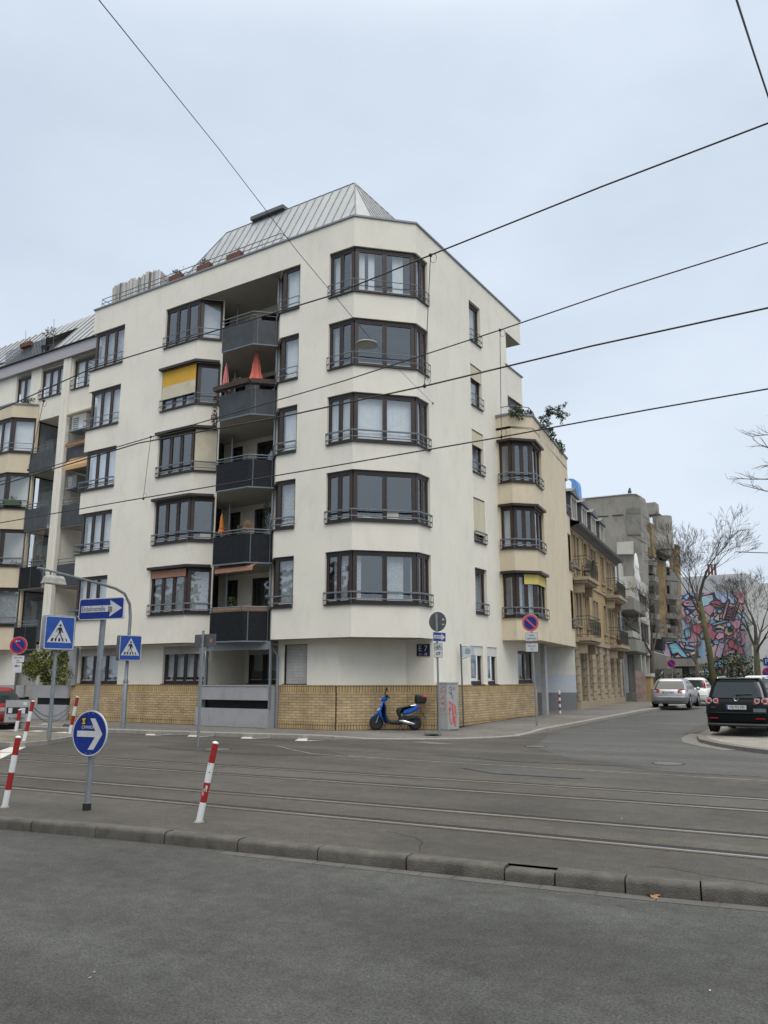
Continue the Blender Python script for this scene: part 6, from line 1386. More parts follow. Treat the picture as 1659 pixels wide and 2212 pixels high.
# --- round back + one way + bicycle plate
b = Vector((-11.85, 21.9, .1)); t = pole_thing('one_way_sign_post', b, 'slim post with round sign back above small one way and bicycle plates', 'sign', 0)
pole_(t, .032, 3.62, (-.05, 0))
g = MB(); g.plate(mvp(disc(.3), -.04, 3.37), .045, .06, 0); g.build('round_sign_back', 'sback', t, 40)
g = MB(); g.box(-.075, -.01, .02, .045, 3.1, 3.62); g.build('bracket', 'galv', t)
for (P_, z_) in ((rrect(.06, .05, .005), 3.43), (rrect(.07, .035, .005), 3.28)): g = MB(); g.plate(mvp(P_, .16, z_), .041, .0448, 0); g.build('sticker', 'swhite', t)
g = MB(); E_ = Matrix.Rotation(R(80), 4, 'Z')
g.plate(rrect(.62, .28, .02), -.05, -.04, 0); g.xf(Matrix.Translation((.0, 0, 2.9)) @ E_); s1 = g.build('one_way_plate', 'swhite', t)
def lay2(par, nm, P, y, m_, z, E=E_, dx=0.):
    g = MB(); g.plate(mvp(P, dx, 0), y-.0015, y, 0); g.xf(Matrix.Translation((0, 0, z)) @ E); return g.build(nm, m_, par)
OFF[s1.name] = Vector()
lay2(s1, 'blue_field', rrect(.6, .26, .015), -.05, 'blue', 2.9); lay2(s1, 'white_arrow', [(-.28, -.05), (.1, -.05), (.08, -.115), (.28, 0), (.08, .115), (.1, .05), (-.28, .05)], -.052, 'swhite', 2.9)
text('Einbahnstraße', .075, 'ink', s1, Matrix.Translation((0, 0, 2.9)) @ E_ @ tmat(-.09, -.0545, 0), sx=.78)
E2 = Matrix.Rotation(R(25), 4, 'Z')
g = MB(); g.plate(rrect(.26, .44, .02), -.05, -.04, 0); g.xf(Matrix.Translation((.0, 0, 2.5)) @ E2); s1 = g.build('bicycle_plate', 'ink', t); OFF[s1.name] = Vector()
lay2(s1, 'white_field', rrect(.24, .42, .015), -.05, 'swhite', 2.5, E2)
g = MB()
for cx_ in (-.055, .055):
    for k in range(14):
        a0, a1 = 2*PI*k/14, 2*PI*(k+1)/14; g.tube([(cx_+.045*math.cos(a0), -.055, .06+.045*math.sin(a0)), (cx_+.045*math.cos(a1), -.055, .06+.045*math.sin(a1))], .006, 4)
for P_ in ([(-.055, .06), (-.02, .13), (.05, .13), (.055, .06)], [(-.02, .13), (.0, .06), (.05, .13)], [(-.055, .06), (0, .06)], [(.05, .13), (.045, .155), (.075, .16)], [(-.03, .15), (-.01, .15)]): g.tube([(x_, -.055, z_) for x_, z_ in P_], .006, 4)
for z_, s_ in ((-.07, 1), (-.12, -1)):
    g.tube([(-.06, -.055, z_), (.06, -.055, z_)], .007, 4); g.tube([(s_*.03, -.055, z_+.025), (s_*.065, -.055, z_), (s_*.03, -.055, z_-.025)], .007, 4)
g.xf(Matrix.Translation((0, 0, 2.5)) @ E2); g.build('pictogram', 'ink', s1)
# --- no stopping signs
def nostop(par, x, z, r_, E=None, red='red', blue='blue'):
    def LL(nm, P, y, m_):
        g = MB(); g.plate(P, y-.0015, y, 0); g.xf(Matrix.Translation((x, 0, z)) @ (E or Matrix())); o = g.build(nm, m_, par); return o
    g = MB(); g.plate(disc(r_), -.055, -.04, 0); g.xf(Matrix.Translation((x, 0, z)) @ (E or Matrix())); o = g.build('sign_disc', 'swhite', par, 40); OFF[o.name] = Vector()
    par = o
    LL('red_ring', disc(r_*.97), -.055, red); LL('blue_disc', disc(r_*.74), -.057, blue)
    a = R(135); d_ = r_*.8; w_ = r_*.1; c_, s_ = math.cos(a), math.sin(a)
    LL('red_bar', [(c_*d_+s_*w_, s_*d_-c_*w_), (c_*d_-s_*w_, s_*d_+c_*w_), (-c_*d_-s_*w_, -s_*d_+c_*w_), (-c_*d_+s_*w_, -s_*d_-c_*w_)], -.059, red); return o
b = Vector((-10.8, 27.0, .17)); t = pole_thing('no_stopping_sign', b, 'faded no stopping sign with two white plates on a post at the side street kerb', 'sign', R(4))
pole_(t, .032, 3.66, (-.07, 0)); nostop(t, -.08, 3.52, .31, None, 'redf')
for z_, tx in ((3.03, ('auf dem', 'Seitenstreifen')), (2.66, ('Bewohner', 'frei'))):
    g = MB(); g.plate(mvp(rrect(.46, .3, .02), -.06, z_), -.05, -.04, 0); s1 = g.build('text_plate', 'ink', t); OFF[s1.name] = Vector(); layer(s1, 'white_field', rrect(.445, .285, .015), -.05, 'swhite', -.06, z_)
    for k, s_ in enumerate(tx): text(s_, .075, 'ink', s1, tmat(-.06, -.0525, z_+.055-.11*k), sx=.82)
b = Vector((-27.6, 18.35, .12)); t = pole_thing('no_stopping_sign', b, 'no stopping sign with small white arrow at the far left pavement, two plates below', 'sign', R(38))
pole_(t, .035, 3.0, (-.0, 0), 'galvd'); o = nostop(t, 0, 2.85, .32)
layer(o, 'white_arrow', [(-.12, .16), (-.06, .2), (-.06, .17), (.06, .17), (.06, .15), (-.06, .15), (-.06, .12)], -.0612, 'swhite', 0, 2.85)
g = MB(); g.plate(mvp(rrect(.42, .24, .02), .04, 2.36), -.05, -.04, 0); s1 = g.build('text_plate', 'swhite', t); OFF[s1.name] = Vector(); text('Bewohner', .085, 'ink', s1, tmat(.04, -.052, 2.41), sx=.8); text('frei', .085, 'ink', s1, tmat(.04, -.052, 2.3), sx=.85)
g = MB(); g.plate(mvp(rrect(.32, .36, .02), .03, 2.04), -.05, -.04, 0); s1 = g.build('arrow_plate', 'swhite', t); OFF[s1.name] = Vector(); layer(s1, 'black_arrow', [(-.1, .0), (-.03, .05), (-.03, .015), (.08, .015), (.08, -.015), (-.03, -.015), (-.03, -.05)], -.0515, 'ink', .03, 2.1)
b = Vector((-13.2+1.1, 59.5, .4)); b = Vector((-13.0, 58, .4)); p = onY(1453, 1470, 58); b = Vector((p.x, 58, .38)); t = pole_thing('no_stopping_sign', b, 'small distant no stopping sign above the silver car', 'sign', R(8), None)
pole_(t, .04, 2.4); nostop(t, 0, 2.45, .3)
p = onY(1660, 1470, 70); b = Vector((p.x, 70, .38)); t = pole_thing('no_stopping_sign', b, 'distant no stopping sign under a blue parking plate, right edge', 'sign', R(8)); pole_(t, .05, 3.2); nostop(t, 0, 1.9, .42)
g = MB(); g.plate(mvp(rrect(.7, .6, .03), .1, 2.75), -.06, -.04, 0); s1 = g.build('parking_plate', 'blue', t); OFF[s1.name] = Vector(); text('P', .5, 'swhite', s1, tmat(.0, -.0625, 2.75))
p = onY(1690, 1350, 24); t = pole_thing('no_stopping_sign', Vector((p.x, 24, .05)), 'no stopping sign cut by the right edge of the frame', 'sign', R(6)); pole_(t, .035, 3.5); nostop(t, 0, p.z-.05, .31)
g = MB(); g.plate(mvp(rrect(.42, .34, .02), 0, p.z-.62), -.05, -.04, 0); g.build('text_plate', 'swhite', t)
# small pole by the ground floor window
b = Vector((-12.98, 25.75, .15)); t = pole_thing('information_post', b, 'thin brown post with a small clear box beside the ground floor window', 'post', R(60)); pole_(t, .03, 2.78, (-.06, 0), 'galvd')
g = MB(); g.plate(mvp(rrect(.5, .4, .02), .22, 2.55), -.05, .02, 0, .01); g.build('clear_box', glassmat('clear_box_mat', .15, (.75, .8, .82)), t); g = MB(); g.plate(mvp(rrect(.2, .2, .04), .22, 2.56), -.02, -.01, 0); g.build('notice', 'greyp', t)
g = MB(); g.tube([(0, 0, 2.3), (.2, 0, 2.35)], .012, 5); g.tube([(0, 0, 2.72), (.2, 0, 2.72)], .012, 5); g.build('bracket', 'galvd', t)
# --- utility cabinet with graffiti
CX0, CX1, CY0, CY1 = -13.1, -12.74, 24.12, 24.92
t = thing('utility_cabinet', (-12.9, 24.5, .12), 'pale grey utility cabinet with red and black graffiti at the building corner', 'cabinet')
g = MB(); g.prism([(CX0, CY0), (CX1, CY0), (CX1, CY1), (CX0, CY1)], .12, 1.6); g.prism([(CX0-.02, CY0-.02), (CX1+.02, CY0-.02), (CX1+.02, CY1+.02), (CX0-.02, CY1+.02)], 1.6, 1.64); g.build('body', pm('cabinet_grey', (.36, .37, .36), .6, var=.08, stain=.1), t)
g = MB(); g.box(CX1, CX1+.003, CY0+.02, CY1-.02, .615, .622); g.box(CX1, CX1+.003, CY0+.4, CY0+.405, .62, 1.58); g.box(CX0+.01, CX1-.01, CY0-.003, CY0, .615, .622); g.build('door_seam', 'sback', t)
def scrib(pts, m_, r_, nm='graffiti', face='x'):
    g = MB(); q = [(CX1+.004, CY0+.8*a, .12+1.48*b_) if face == 'x' else (CX0+.36*a, CY0-.004, .12+1.48*b_) for a, b_ in pts]; g.tube(q, r_, 4); g.build(nm, m_, t)
M['spray'] = pm('red_spray', (.6, .05, .03), .6, var=.1)
scrib([(.15, .55), (.12, .6), (.2, .62), (.3, .55), (.25, .4), (.14, .5), (.2, .2), (.35, .1), (.45, .3), (.4, .5), (.48, .56), (.5, .3), (.6, .1), (.72, .05), (.75, .3), (.7, .5), (.6, .54), (.62, .35), (.78, .42)], 'spray', .012)
scrib([(.3, .58), (.42, .57), (.38, .45), (.46, .35), (.5, .12), (.62, .3), (.66, .12)], 'spray', .010)
scrib([(.1, .86), (.2, .92), (.35, .9), (.25, .84), (.15, .8), (.3, .78), (.38, .85), (.3, .94)], 'ink', .007); scrib([(.25, .76), (.35, .8), (.4, .74), (.45, .7), (.35, .68)], 'ink', .008); scrib([(.55, .9), (.7, .91), (.68, .87), (.58, .86), (.55, .9)], 'ink', .005)
scrib([(.2, .45), (.75, .47), (.8, .55), (.35, .57), (.8, .62), (.78, .7), (.3, .66), (.8, .76), (.82, .86), (.35, .8), (.4, .9), (.85, .93)], 'spray', .007, face='y'); scrib([(.15, .42), (.5, .4), (.8, .46)], 'spray', .007, face='y')
# --- bollards
def bollard(base, tip, label, h, r_=.04, bands=4, top='red', group='red and white bollards', chips=False, low=None):
    t = thing('bollard', base, label, 'bollard', group); b0 = Vector(base); b1 = Vector(tip); b1.z = b0.z+h; g = MB(); n = bands
    for k in range(n):
        a, c_ = b0.lerp(b1, k/n), b0.lerp(b1, (k+1)/n); g.tube([a, c_], r_, 14, 0 if (k % 2 == 0) else 1, False)
    d = (b1-b0).normalized(); g.tube([b1, b1+d*.015, b1+d*.025], [r_, r_*.9, r_*.3], 14, 0); o = g.build('post', [pm('bollard_white', (.66, .68, .69), .5, var=.06), pm('bollard_red', (.30, .015, .014), .45, var=.15)], t, 50)
    g = MB(); g.lathe([(r_*1.6, -.0), (r_*1.5, .012), (r_*1.1, .02)], b0, 12); g.build('foot', 'kerbf', t, 50)
    if chips:
        for k in range(9):
            f_ = random.uniform(.34, .48); c_ = b0.lerp(b1, f_); a = R(random.uniform(215, 330)); n3 = Vector((math.cos(a), math.sin(a), 0)); tt = Vector((-n3.y, n3.x, 0)); g = MB(); q = c_+n3*(r_+.001); pts = [q+tt*random.uniform(.004, .014)*math.cos(u)+Vector((0, 0, random.uniform(.01, .035)*math.sin(u))) for u in (0, 1.1, 2.1, 3.3, 4.4, 5.3)]
            g.face(pts); g.build('paint_chip', 'swhite', t)
    for k in range(4):   # scuffs and grime on the painted tube
        f_ = random.uniform(.05, .95); c_ = b0.lerp(b1, f_); a = R(random.uniform(200, 340)); n3 = Vector((math.cos(a), math.sin(a), 0)); t3 = Vector((-n3.y, n3.x, 0)); g = MB(); q = c_+n3*(r_+.001)
        g.face([q+t3*random.uniform(.003, .009)*math.cos(u)+Vector((0, 0, random.uniform(.006, .02)*math.sin(u))) for u in (0, 1.2, 2.3, 3.5, 4.7)]); g.build('scuff', 'galvd', t)
    return t
b = onZ(10, 1744, 0); tt = onZ(27, 1600, .0); d = b.length
bt = b+Vector((RT[0]*.10, RT[1]*.10, 0)); bollard(b, bt, 'leaning red and white bollard at the left edge on the near reserve', .92)
b = onZ(430, 1776, 0); bt = b+Vector((RT[0]*.16, RT[1]*.16, 0)); bollard(b, bt, 'leaning chipped red and white bollard in the foreground left of centre', .93, chips=True)
bollard((-19.85, 13.6, .12), (-19.75, 13.7, 0), 'red and white bollard on the island holding the near end of the chain', 1.03, .05)
bollard((-21.3, 16.1, .12), (-21.2, 16.2, 0), 'red and white bollard behind the round arrow sign, far end of the chain', 1.08, .05)
bollard((-23.9, 16.06, .12), (-23.85, 16.1, 0), 'lower bollard beside the red car with long white foot', .66, .055, 2)
bollard((-13.0+.4, 34.2, .3), (-12.6, 34.2, 0), 'short bent banded bollard at the grey entrance wall under the wing', .95, .045, 7)
# chain
g = MB(); A_, B_ = Vector((-19.78, 13.66, 1.08)), Vector((-21.22, 16.12, 1.12))
for sag, off in ((.40, 0), (.47, -.08)):
    n = 44
    for k in range(n):
        u0, u1 = k/n, (k+.8)/n; f_ = lambda u: A_.lerp(B_, u)+Vector((0, 0, off-sag*4*u*(1-u)))
        p, q = f_(u0), f_(u1); s_ = .02 if k % 2 else .0
        g.tube([p, (p+q)/2+Vector((s_, s_, .0 if s_ else .02)), q, (p+q)/2-Vector((s_, s_, .0 if s_ else .02)), p], .006, 4)
single(g, 'chain', 'galvd', (A_+B_)/2, 'double rusty chain hanging between two island bollards', 'chain')
# sign board standing on the island by the red car
t = thing('sign_board', (-24.5, 16.0, .12), 'square grey board with a white vehicle pictogram and lettering beside the red car', 'sign', None)
P0 = Vector((-24.28, 15.85, 0)); P1 = Vector((-23.81, 16.45, 0)); g = MB(); g.obox(P0.xy, P1.xy, .38, 1.1, .04); sb = g.build('board', 'sback', t)
d_ = (P1-P0); 
def bd(u0, u1, z0, z1, m_, nm, o=.022): g = MB(); g.obox((P0+d_*u0).xy, (P0+d_*u1).xy, z0, z1, .004, o); g.build(nm, m_, sb)
bd(.03, .97, .4, 1.08, 'greyp', 'grey_field'); bd(.08, .92, .66, .86, 'ink', 'pictogram', .026); bd(.15, .3, .68, .84, 'swhite', 'pictogram', .03); bd(.6, .8, .66, .84, 'swhite', 'pictogram', .03); bd(.7, .85, .92, 1.02, 'swhite', 'sticker', .026)
text('Fa. Herrmann', .1, 'ink', sb, tmat(*((P0+P1)/2+Vector((.03, -.025, 0))).xy, .52, math.atan2(d_.y, d_.x)), sx=.85)
g = MB(); g.tube([(*((P0+P1)/2+Vector((-.03, .02, 0))).xy, .1), (*((P0+P1)/2+Vector((-.03, .02, 0))).xy, .4)], .03, 6); g.build('stand', 'galvd', t)
# pigeons
for (px, py, m_, lb) in ((96, 1575, 'pigeon_pale', 'pale grey pigeon pecking on the road left of the crossing sign pole'), (143, 1576, 'pigeon_dark', 'dark pigeon pecking on the road right of the crossing sign pole')):
    p = onZ(px, py, 0.005); mm_ = pm(m_, (.3, .31, .34) if 'pale' in m_ else (.05, .055, .065), .7, var=.3, scale=20); g = MB()
    sg = 1 if 'pale' in m_ else -1; ax = Vector((RT[0], RT[1], 0))*sg
    prof = [(-.19, .13, .012, .005), (-.12, .13, .035, .03), (-.04, .13, .07, .065), (.05, .135, .078, .075), (.1, .12, .05, .05), (.13, .08, .03, .03), (.155, .06, .028, .028), (.175, .05, .01, .01), (.2, .04, .003, .003)]
    g.tube([p+ax*a+Vector((0, 0, z)) for a, z, r1, r2 in prof], [r1 for a, z, r1, r2 in prof], 10)
    for s_ in (-.02, .03): g.tube([p+ax*s_+Vector((0, 0, .09)), p+ax*(s_+.01)], .007, 4)
    single(g, 'pigeon', mm_, p, lb, 'pigeon', None, 60)
# ================================================================ overhead lines
def wire(name, pts, r_, label, group=None, mat='ink', droop=0, n=8):
    g = MB(); q = []
    for a, b_ in zip(pts[:-1], pts[1:]):
        for k in range(n): u = k/n; q.append(a.lerp(b_, u)-Vector((0, 0, droop*4*u*(1-u))))
    q.append(pts[-1]); g.tube(q, r_, 6); return single(g, name, mat, pts[0], label, 'cable', group, True)
def ext(P, f0=.0, f1=.0): return [P[0]+(P[0]-P[1])*f0]+P+[P[-1]+(P[-1]-P[-2])*f1]
yA, yB_ = 9.55, 12.7
wA = [onY(-60, 912, yA), onY(200, 795, yA), onY(710, 640, yA), onY(930, 551, yA), onY(1300, 403, yA), onY(1659, 266, yA), onY(1760, 228, yA)]
wB = [onY(-60, 1058, yB_), onY(330, 943, yB_), onY(745, 822, yB_), onY(1080, 713, yB_), onY(1340, 624, yB_), onY(1659, 524, yB_), onY(1800, 480, yB_)]
wC = [onY(-60, 1066, yA), onY(300, 957, yA), onY(620, 898, yA), onY(917, 834, yA), onY(1280, 747, yA), onY(1659, 665, yA), onY(1800, 634, yA)]
wD = [onY(-60, 1140, yB_), onY(313, 1075, yB_), onY(700, 1010, yB_), onY(1083, 944, yB_), onY(1400, 885, yB_), onY(1659, 840, yB_), onY(1800, 816, yB_)]
gp = 'tramway overhead wires'
wire('overhead_wire', wA, .0115, 'uppermost of the four overhead wires, steep messenger wire of the near track', gp)
wire('overhead_wire', wB, .0115, 'second overhead wire from the top at the right edge', gp)
wire('overhead_wire', wC, .0115, 'third overhead wire from the top at the right edge', gp)
wire('overhead_wire', wD, .0125, 'lowest of the four overhead wires crossing the facade', gp)
def dropper(a, b_, lb):
    g = MB(); g.tube([a, a.lerp(b_, .5), b_], .006, 5)
    for p_, s_ in ((a, -1), (b_, 1)):
        g.tube([p_+Vector((.05*math.sin(k*.7)+.05, 0, s_*(.07+.07*math.cos(k*.7)*-1))) for k in range(10)], .004, 4); g.blob(p_, .03, 0, 6, 4)
    single(g, 'wire_dropper', 'ink', a, lb, 'cable', 'droppers between the overhead wires')
dropper(onY(930, 551, yA), onY(917, 834, yA), 'dropper hanging over the corner windows between two overhead wires'); dropper(onY(1080, 713, yB_), onY(1083, 944, yB_), 'dropper over the narrow windows of the side facade')
dropper(onY(594/1.8228, 1720/1.8228, yB_), onY(564/1.8228, 1964/1.8228, yB_), 'dropper over the blank wall left of the balconies'); dropper(onY(172/1.8228, 1578/1.8228, yA), onY(112/1.8228, 1850/1.8228, yA), 'dropper at the far left over the beige bay')
# suspended lamp on a span wire
lp = onY(792, 722, 14.6); anc = onX(935, 871, -13.19); pE = onY(180, -42, 4.5)
wire('span_wire', [pE, onY(470, 318, 9.5), onY(640, 540, 12.3), lp], .007, 'thin span wire from the top left down to the hanging disc lamp', 'lamp span wires'); wire('span_wire', [lp+Vector((0, 0, .0)), anc], .006, 'thin span wire from the hanging disc lamp to the wall anchor', 'lamp span wires', droop=.04)
t = thing('hanging_lamp', lp-Vector((0, 0, .3)), 'flat disc street lamp hanging on a span wire before the corner windows', 'lamp'); g = MB()
z0 = onY(792, 744, 14.6).z; rL = .265
g.lathe([(.03, z0+.1), (.05, z0+.08), (rL*.55, z0+.05), (rL*.95, z0+.02), (rL, z0), (rL*.97, z0-.02), (rL*.9, z0-.025)], (lp.x, lp.y, 0), 32); g.build('housing', pm('lamp_grey', (.25, .26, .25), .6, var=.15, scale=8), t, 50)
g = MB(); g.lathe([(rL*.88, z0-.028), (rL*.5, z0-.034), (.02, z0-.035)], (lp.x, lp.y, 0), 28); g.build('diffuser', pm('lamp_glass_milky', (.36, .37, .34), .35, var=.12, scale=9), t, 50)
g = MB(); g.tube([lp, (lp.x, lp.y, z0+.15)], .012, 6); g.tube([lp+Vector((-.05, 0, 0)), (lp.x+.02, lp.y, z0+.15)], .006, 4); g.build('hanger', 'galvd', t)
g = MB(); g.blob(anc, .04, 0, 8, 5); g.build('wall_anchor', 'galvd', None); bpy.data.objects['wall_anchor'].location = anc*0
tag(bpy.data.objects['wall_anchor'], 'small steel wall anchor holding the end of the lamp span wire', 'anchor')
wire('overhead_wire', [onY(1575, -50, 8), onY(1630, 120, 10.5), onY(1700, 330, 14)], .013, 'cable crossing the top right corner of the sky')
wire('overhead_wire', [onY(1590, 1192, 60), onY(1700, 1196, 60)], .03, 'faint distant cable above the right tree')
# ================================================================ vehicles
def vring(y0, y1, w_, z, r0, r1=None, n=5):
    """rounded plan ring of a car body (rear y0, front y1), counter-clockwise from the rear right"""
    r1 = r1 or r0; P = []
    for cx_, cy_, rr, a0 in ((w_-r0, y0+r0, r0, -90), (w_-r1, y1-r1, r1, 0), (-w_+r1, y1-r1, r1, 90), (-w_+r0, y0+r0, r0, 180)):
        for k in range(n): a = R(a0+90*k/(n-1)); P.append(Vector((cx_+rr*math.cos(a), cy_+rr*math.sin(a), z)))
    return P
def loft(mb, rings, m=0, cap=(True, True)):
    b = len(mb.v); n = len(rings[0])
    for r_ in rings: mb.v += r_
    for i in range(len(rings)-1):
        for k in range(n): k2 = (k+1) % n; mb.f.append([b+i*n+k, b+i*n+k2, b+(i+1)*n+k2, b+(i+1)*n+k]); mb.m.append(m)
    if cap[0]: mb.f.append([b+n-1-k for k in range(n)]); mb.m.append(m)
    if cap[1]: e = b+(len(rings)-1)*n; mb.f.append([e+k for k in range(n)]); mb.m.append(m)
M['carglass'] = pm('car_glass', (.02, .028, .03), .08, 0, var=0, spec=.7)
M['tail'] = pm('tail_lamp_red', (.35, .015, .02), .2, var=.1, scale=20, coat=.5)
M['taild'] = pm('tail_lamp_clear', (.5, .42, .42), .2, var=.1, scale=20)
M['chrome'] = pm('chrome', (.6, .61, .62), .15, .95, var=0)
M['trim'] = pm('black_trim', (.02, .021, .023), .6, var=.1)
def car(label, loc, rz, paint, Lc, Wc, Hc, kind, group='parked cars'):
    t = local(thing('car', loc, label, 'car', group, rz)); w_ = Wc/2; belt = Hc*.60
    tail0 = {'hatch': .0, 'van': .0}.get(kind, 0); van = kind == 'van'
    rings = [vring(.12, Lc-.12, w_-.10, .2, .25), vring(.03, Lc-.03, w_-.03, .32, .3, .35), vring(0, Lc, w_, .5, .3, .45), vring(.0, Lc, w_+.005, Hc*.40, .28, .5), vring(.05, Lc-.1, w_-.005, Hc*.5, .26, .5), vring(.10, Lc-.5, w_-.03, belt-.02, .22, .4), vring(.13, Lc-.75, w_-.06, belt+.01, .2, .35)]
    g = MB(); loft(g, rings)
    s0, s1 = (.16, .38) if van else (.18, .62)
    gr = [vring(.13, Lc-1.15, w_-.06, belt-.005, .2, .3), vring(.13+(s1-.13)*.5, Lc-1.55, w_-.13, belt+(Hc-belt)*.5, .2, .3), vring(s1*.86, Lc-1.95, w_-.20, Hc-.12, .22, .3), vring(s1, Lc-2.15, w_-.27, Hc-.03, .22, .3), vring(s1+.18, Lc-2.35, w_-.36, Hc, .2, .3)]
    loft(g, gr); body = g.build('body', paint, t, 35); OFF[body.name] = Vector()
    n = 5
    def gpt(k, f):  # point on greenhouse, k ring index, f height factor over the first three rings
        f2 = f*2; i = min(1, int(f2)); u = f2-i
        if f > 1: i, u = 2, f-1
        return gr[i][k % 20].lerp(gr[i+1][k % 20], u)
    def patch(ks, f0, f1, nm, m_, par=t, out=.012, tr0=0., tr1=0.):
        g = MB(); fs = [f0, (f0+f1)/2, f1]; c_ = Vector((0, Lc/2, belt+.1)); rows = []
        for f in fs:
            row = []
            for j, k in enumerate(ks):
                p = gpt(int(k), f) if float(k).is_integer() else gpt(int(k), f).lerp(gpt(int(k)+1, f), k-int(k))
                d = Vector((p.x, (p.y-Lc*.45)*.6, .0)).normalized(); row.append(p+d*out)
            rows.append(row)
        for a in range(2):
            for j in range(len(ks)-1): g.face([rows[a][j], rows[a][j+1], rows[a+1][j+1], rows[a+1][j]])
        g.build(nm, m_, par, True)
    patch([18.2, 19, 19.999, 0, 1, 1.8] if False else [18.3, 19.0, 19.98, 20, 21, 21.7], .10, .97, 'rear_window', 'carglass')
    for (ka, kb_) in ((4, 5), (14, 15)):
        for u0, u1 in ((.06, .34), (.38, .66), (.70, .97)):
            g = MB(); P = []
            for (u, f) in ((u0, .1), (u1, .1), (min(u1, .9), .92), (max(u0, .1), .92)):
                a = gpt(ka, f) if ka == 4 else gpt(kb_, f); b_ = gpt(kb_, f) if ka == 4 else gpt(ka, f); p = a.lerp(b_, u); p.x += .012*(1 if p.x > 0 else -1); P.append(p)
            g.face(P); g.build('side_window', 'carglass', t)
    patch([6, 7, 8, 9, 10, 11, 12, 13] if False else [9.3, 10, 10.7], .1, .95, 'windscreen', 'carglass')
    for s_ in (-1, 1):
        for yw in (.78, Lc-.82):
            g = MB(); R_ = .32; g.lathe([(R_-.05, -.1), (R_, -.07), (R_, .07), (R_-.05, .1)], (s_*(w_-.11), yw, R_), 24, 'x'); ty = g.build('wheel', 'rubber', t, 40); OFF[ty.name] = Vector()
            g = MB(); g.lathe([(.2, .095), (.21, .108), (.05, .085)], (s_*(w_-.11), yw, R_), 20, 'x') if s_ > 0 else g.lathe([(.2, -.095), (.21, -.108), (.05, -.085)], (s_*(w_-.11), yw, R_), 20, 'x'); g.build('rim', 'chrome', ty, 40)
            g = MB(); g.plate([(yw+(R_+.06)*math.cos(R(a)), R_+(R_+.06)*math.sin(R(a))) for a in range(-25, 206, 12)], 0, .02, 0)
            g.xf(Matrix.Translation((s_*(w_+.004)-.01, 0, 0)) @ Matrix(((0, 1, 0, 0), (1, 0, 0, 0), (0, 0, 1, 0), (0, 0, 0, 1)))); g.build('wheel_arch', 'trim', t)
            g = MB(); g.lathe([(R_-.03, 0), (R_, .01), (R_, .02)] if False else [(R_-.0, .0), (R_-.0, .004)], (s_*(w_+.012)-(0 if s_ > 0 else .004), yw, R_), 24, 'x'); g.build('tyre_wall', 'rubber', ty); 
            g = MB(); g.lathe([(.215, 0), (.2, .012*s_), (.04, .004*s_)], (s_*(w_+.0165), yw, R_), 20, 'x'); g.build('rim', 'chrome', ty, 40)
        g = MB(); g.blob((s_*(w_+.1), Lc-1.55, belt+.06), .11, 0, 8, 5, 1, .6, .8); g.build('wing_mirror', paint if kind != 'x' else 'trim', t, 60)
    g = MB(); g.obox((-.3, .08), (.3, .08), .0, .01, .01); 
    return t, body
def rear(t, paint, Lc, Wc, Hc, lamp, plate, lampz, bump=.33):
    w_ = Wc/2
    def rp(x, z, o=0.): return Vector((x, rear_y(x, z, w_, Hc)-o, z))
    # bumper crease, number plate, wiper
    g = MB(); P = [rp(-w_*.98+ w_*1.96*k/14, .60*Hc*.62, .012) for k in range(15)]; 
    g.tube(P, .02, 5); g.build('bumper_crease', paint, t, 40)
    g = MB(); P = [rp(-w_*.9+ w_*1.8*k/10, .26, .008) for k in range(11)]; g.tube(P, .045, 6); g.build('bumper_skirt', 'trim', t, 40)
    g = MB(); g.box(-.27, .27, -.022, 0.0, .0, .115); g.xf(Matrix.Translation((0, -.005+rear_y(0, lampz-.1, w_, Hc)-.01, lampz-.17))); pl = g.build('number_plate', 'swhite', t); OFF[pl.name] = Vector()
    yq = -.005+rear_y(0, lampz-.1, w_, Hc)-.01-.023
    g = MB(); g.box(-.268, -.225, yq-.001, yq+.0005, lampz-.168, lampz-.058); g.build('blue_band', 'blue', pl)
    text(plate, .105, 'ink', pl, tmat(.025, yq-.0015, lampz-.1125), sx=.82)
def rear_y(x, z, w_, Hc):
    base = .0 if z < Hc*.42 else .0+(z-Hc*.42)/(Hc*.18)*.10
    r_ = .29; ax = abs(x); 
    if ax > w_-r_: base += r_-math.sqrt(max(0, r_*r_-(ax-w_+r_)**2))
    return base
def lamps(t, w_, Hc, poly_, mat='tail', nm='tail_light', out=.02):
    for s_ in (-1, 1):
        g = MB(); F_, B_ = [], []
        for x, z in poly_: y = rear_y(x, z, w_, Hc); F_.append(Vector((s_*x, y-out, z))); B_.append(Vector((s_*x, y+.02, z)))
        g.face(F_); n = len(F_)
        for i in range(n): g.face([F_[i], F_[(i+1) % n], B_[(i+1) % n], B_[i]])
        g.build(nm, mat, t)
black = pm('black_car_paint', (.006, .008, .009), .35, 0, var=0, coat=0, spec=.12); silver = pm('silver_car_paint', (.36, .37, .40), .3, .6, var=.04, coat=.4); white_ = pm('white_car_paint', (.7, .71, .72), .3, var=.03, coat=.4); redp = pm('red_car_paint', (.25, .01, .012), .3, var=.05, coat=.5)
def place(x, y, z=None): return (x, y, H(x, y) if z is None else z)
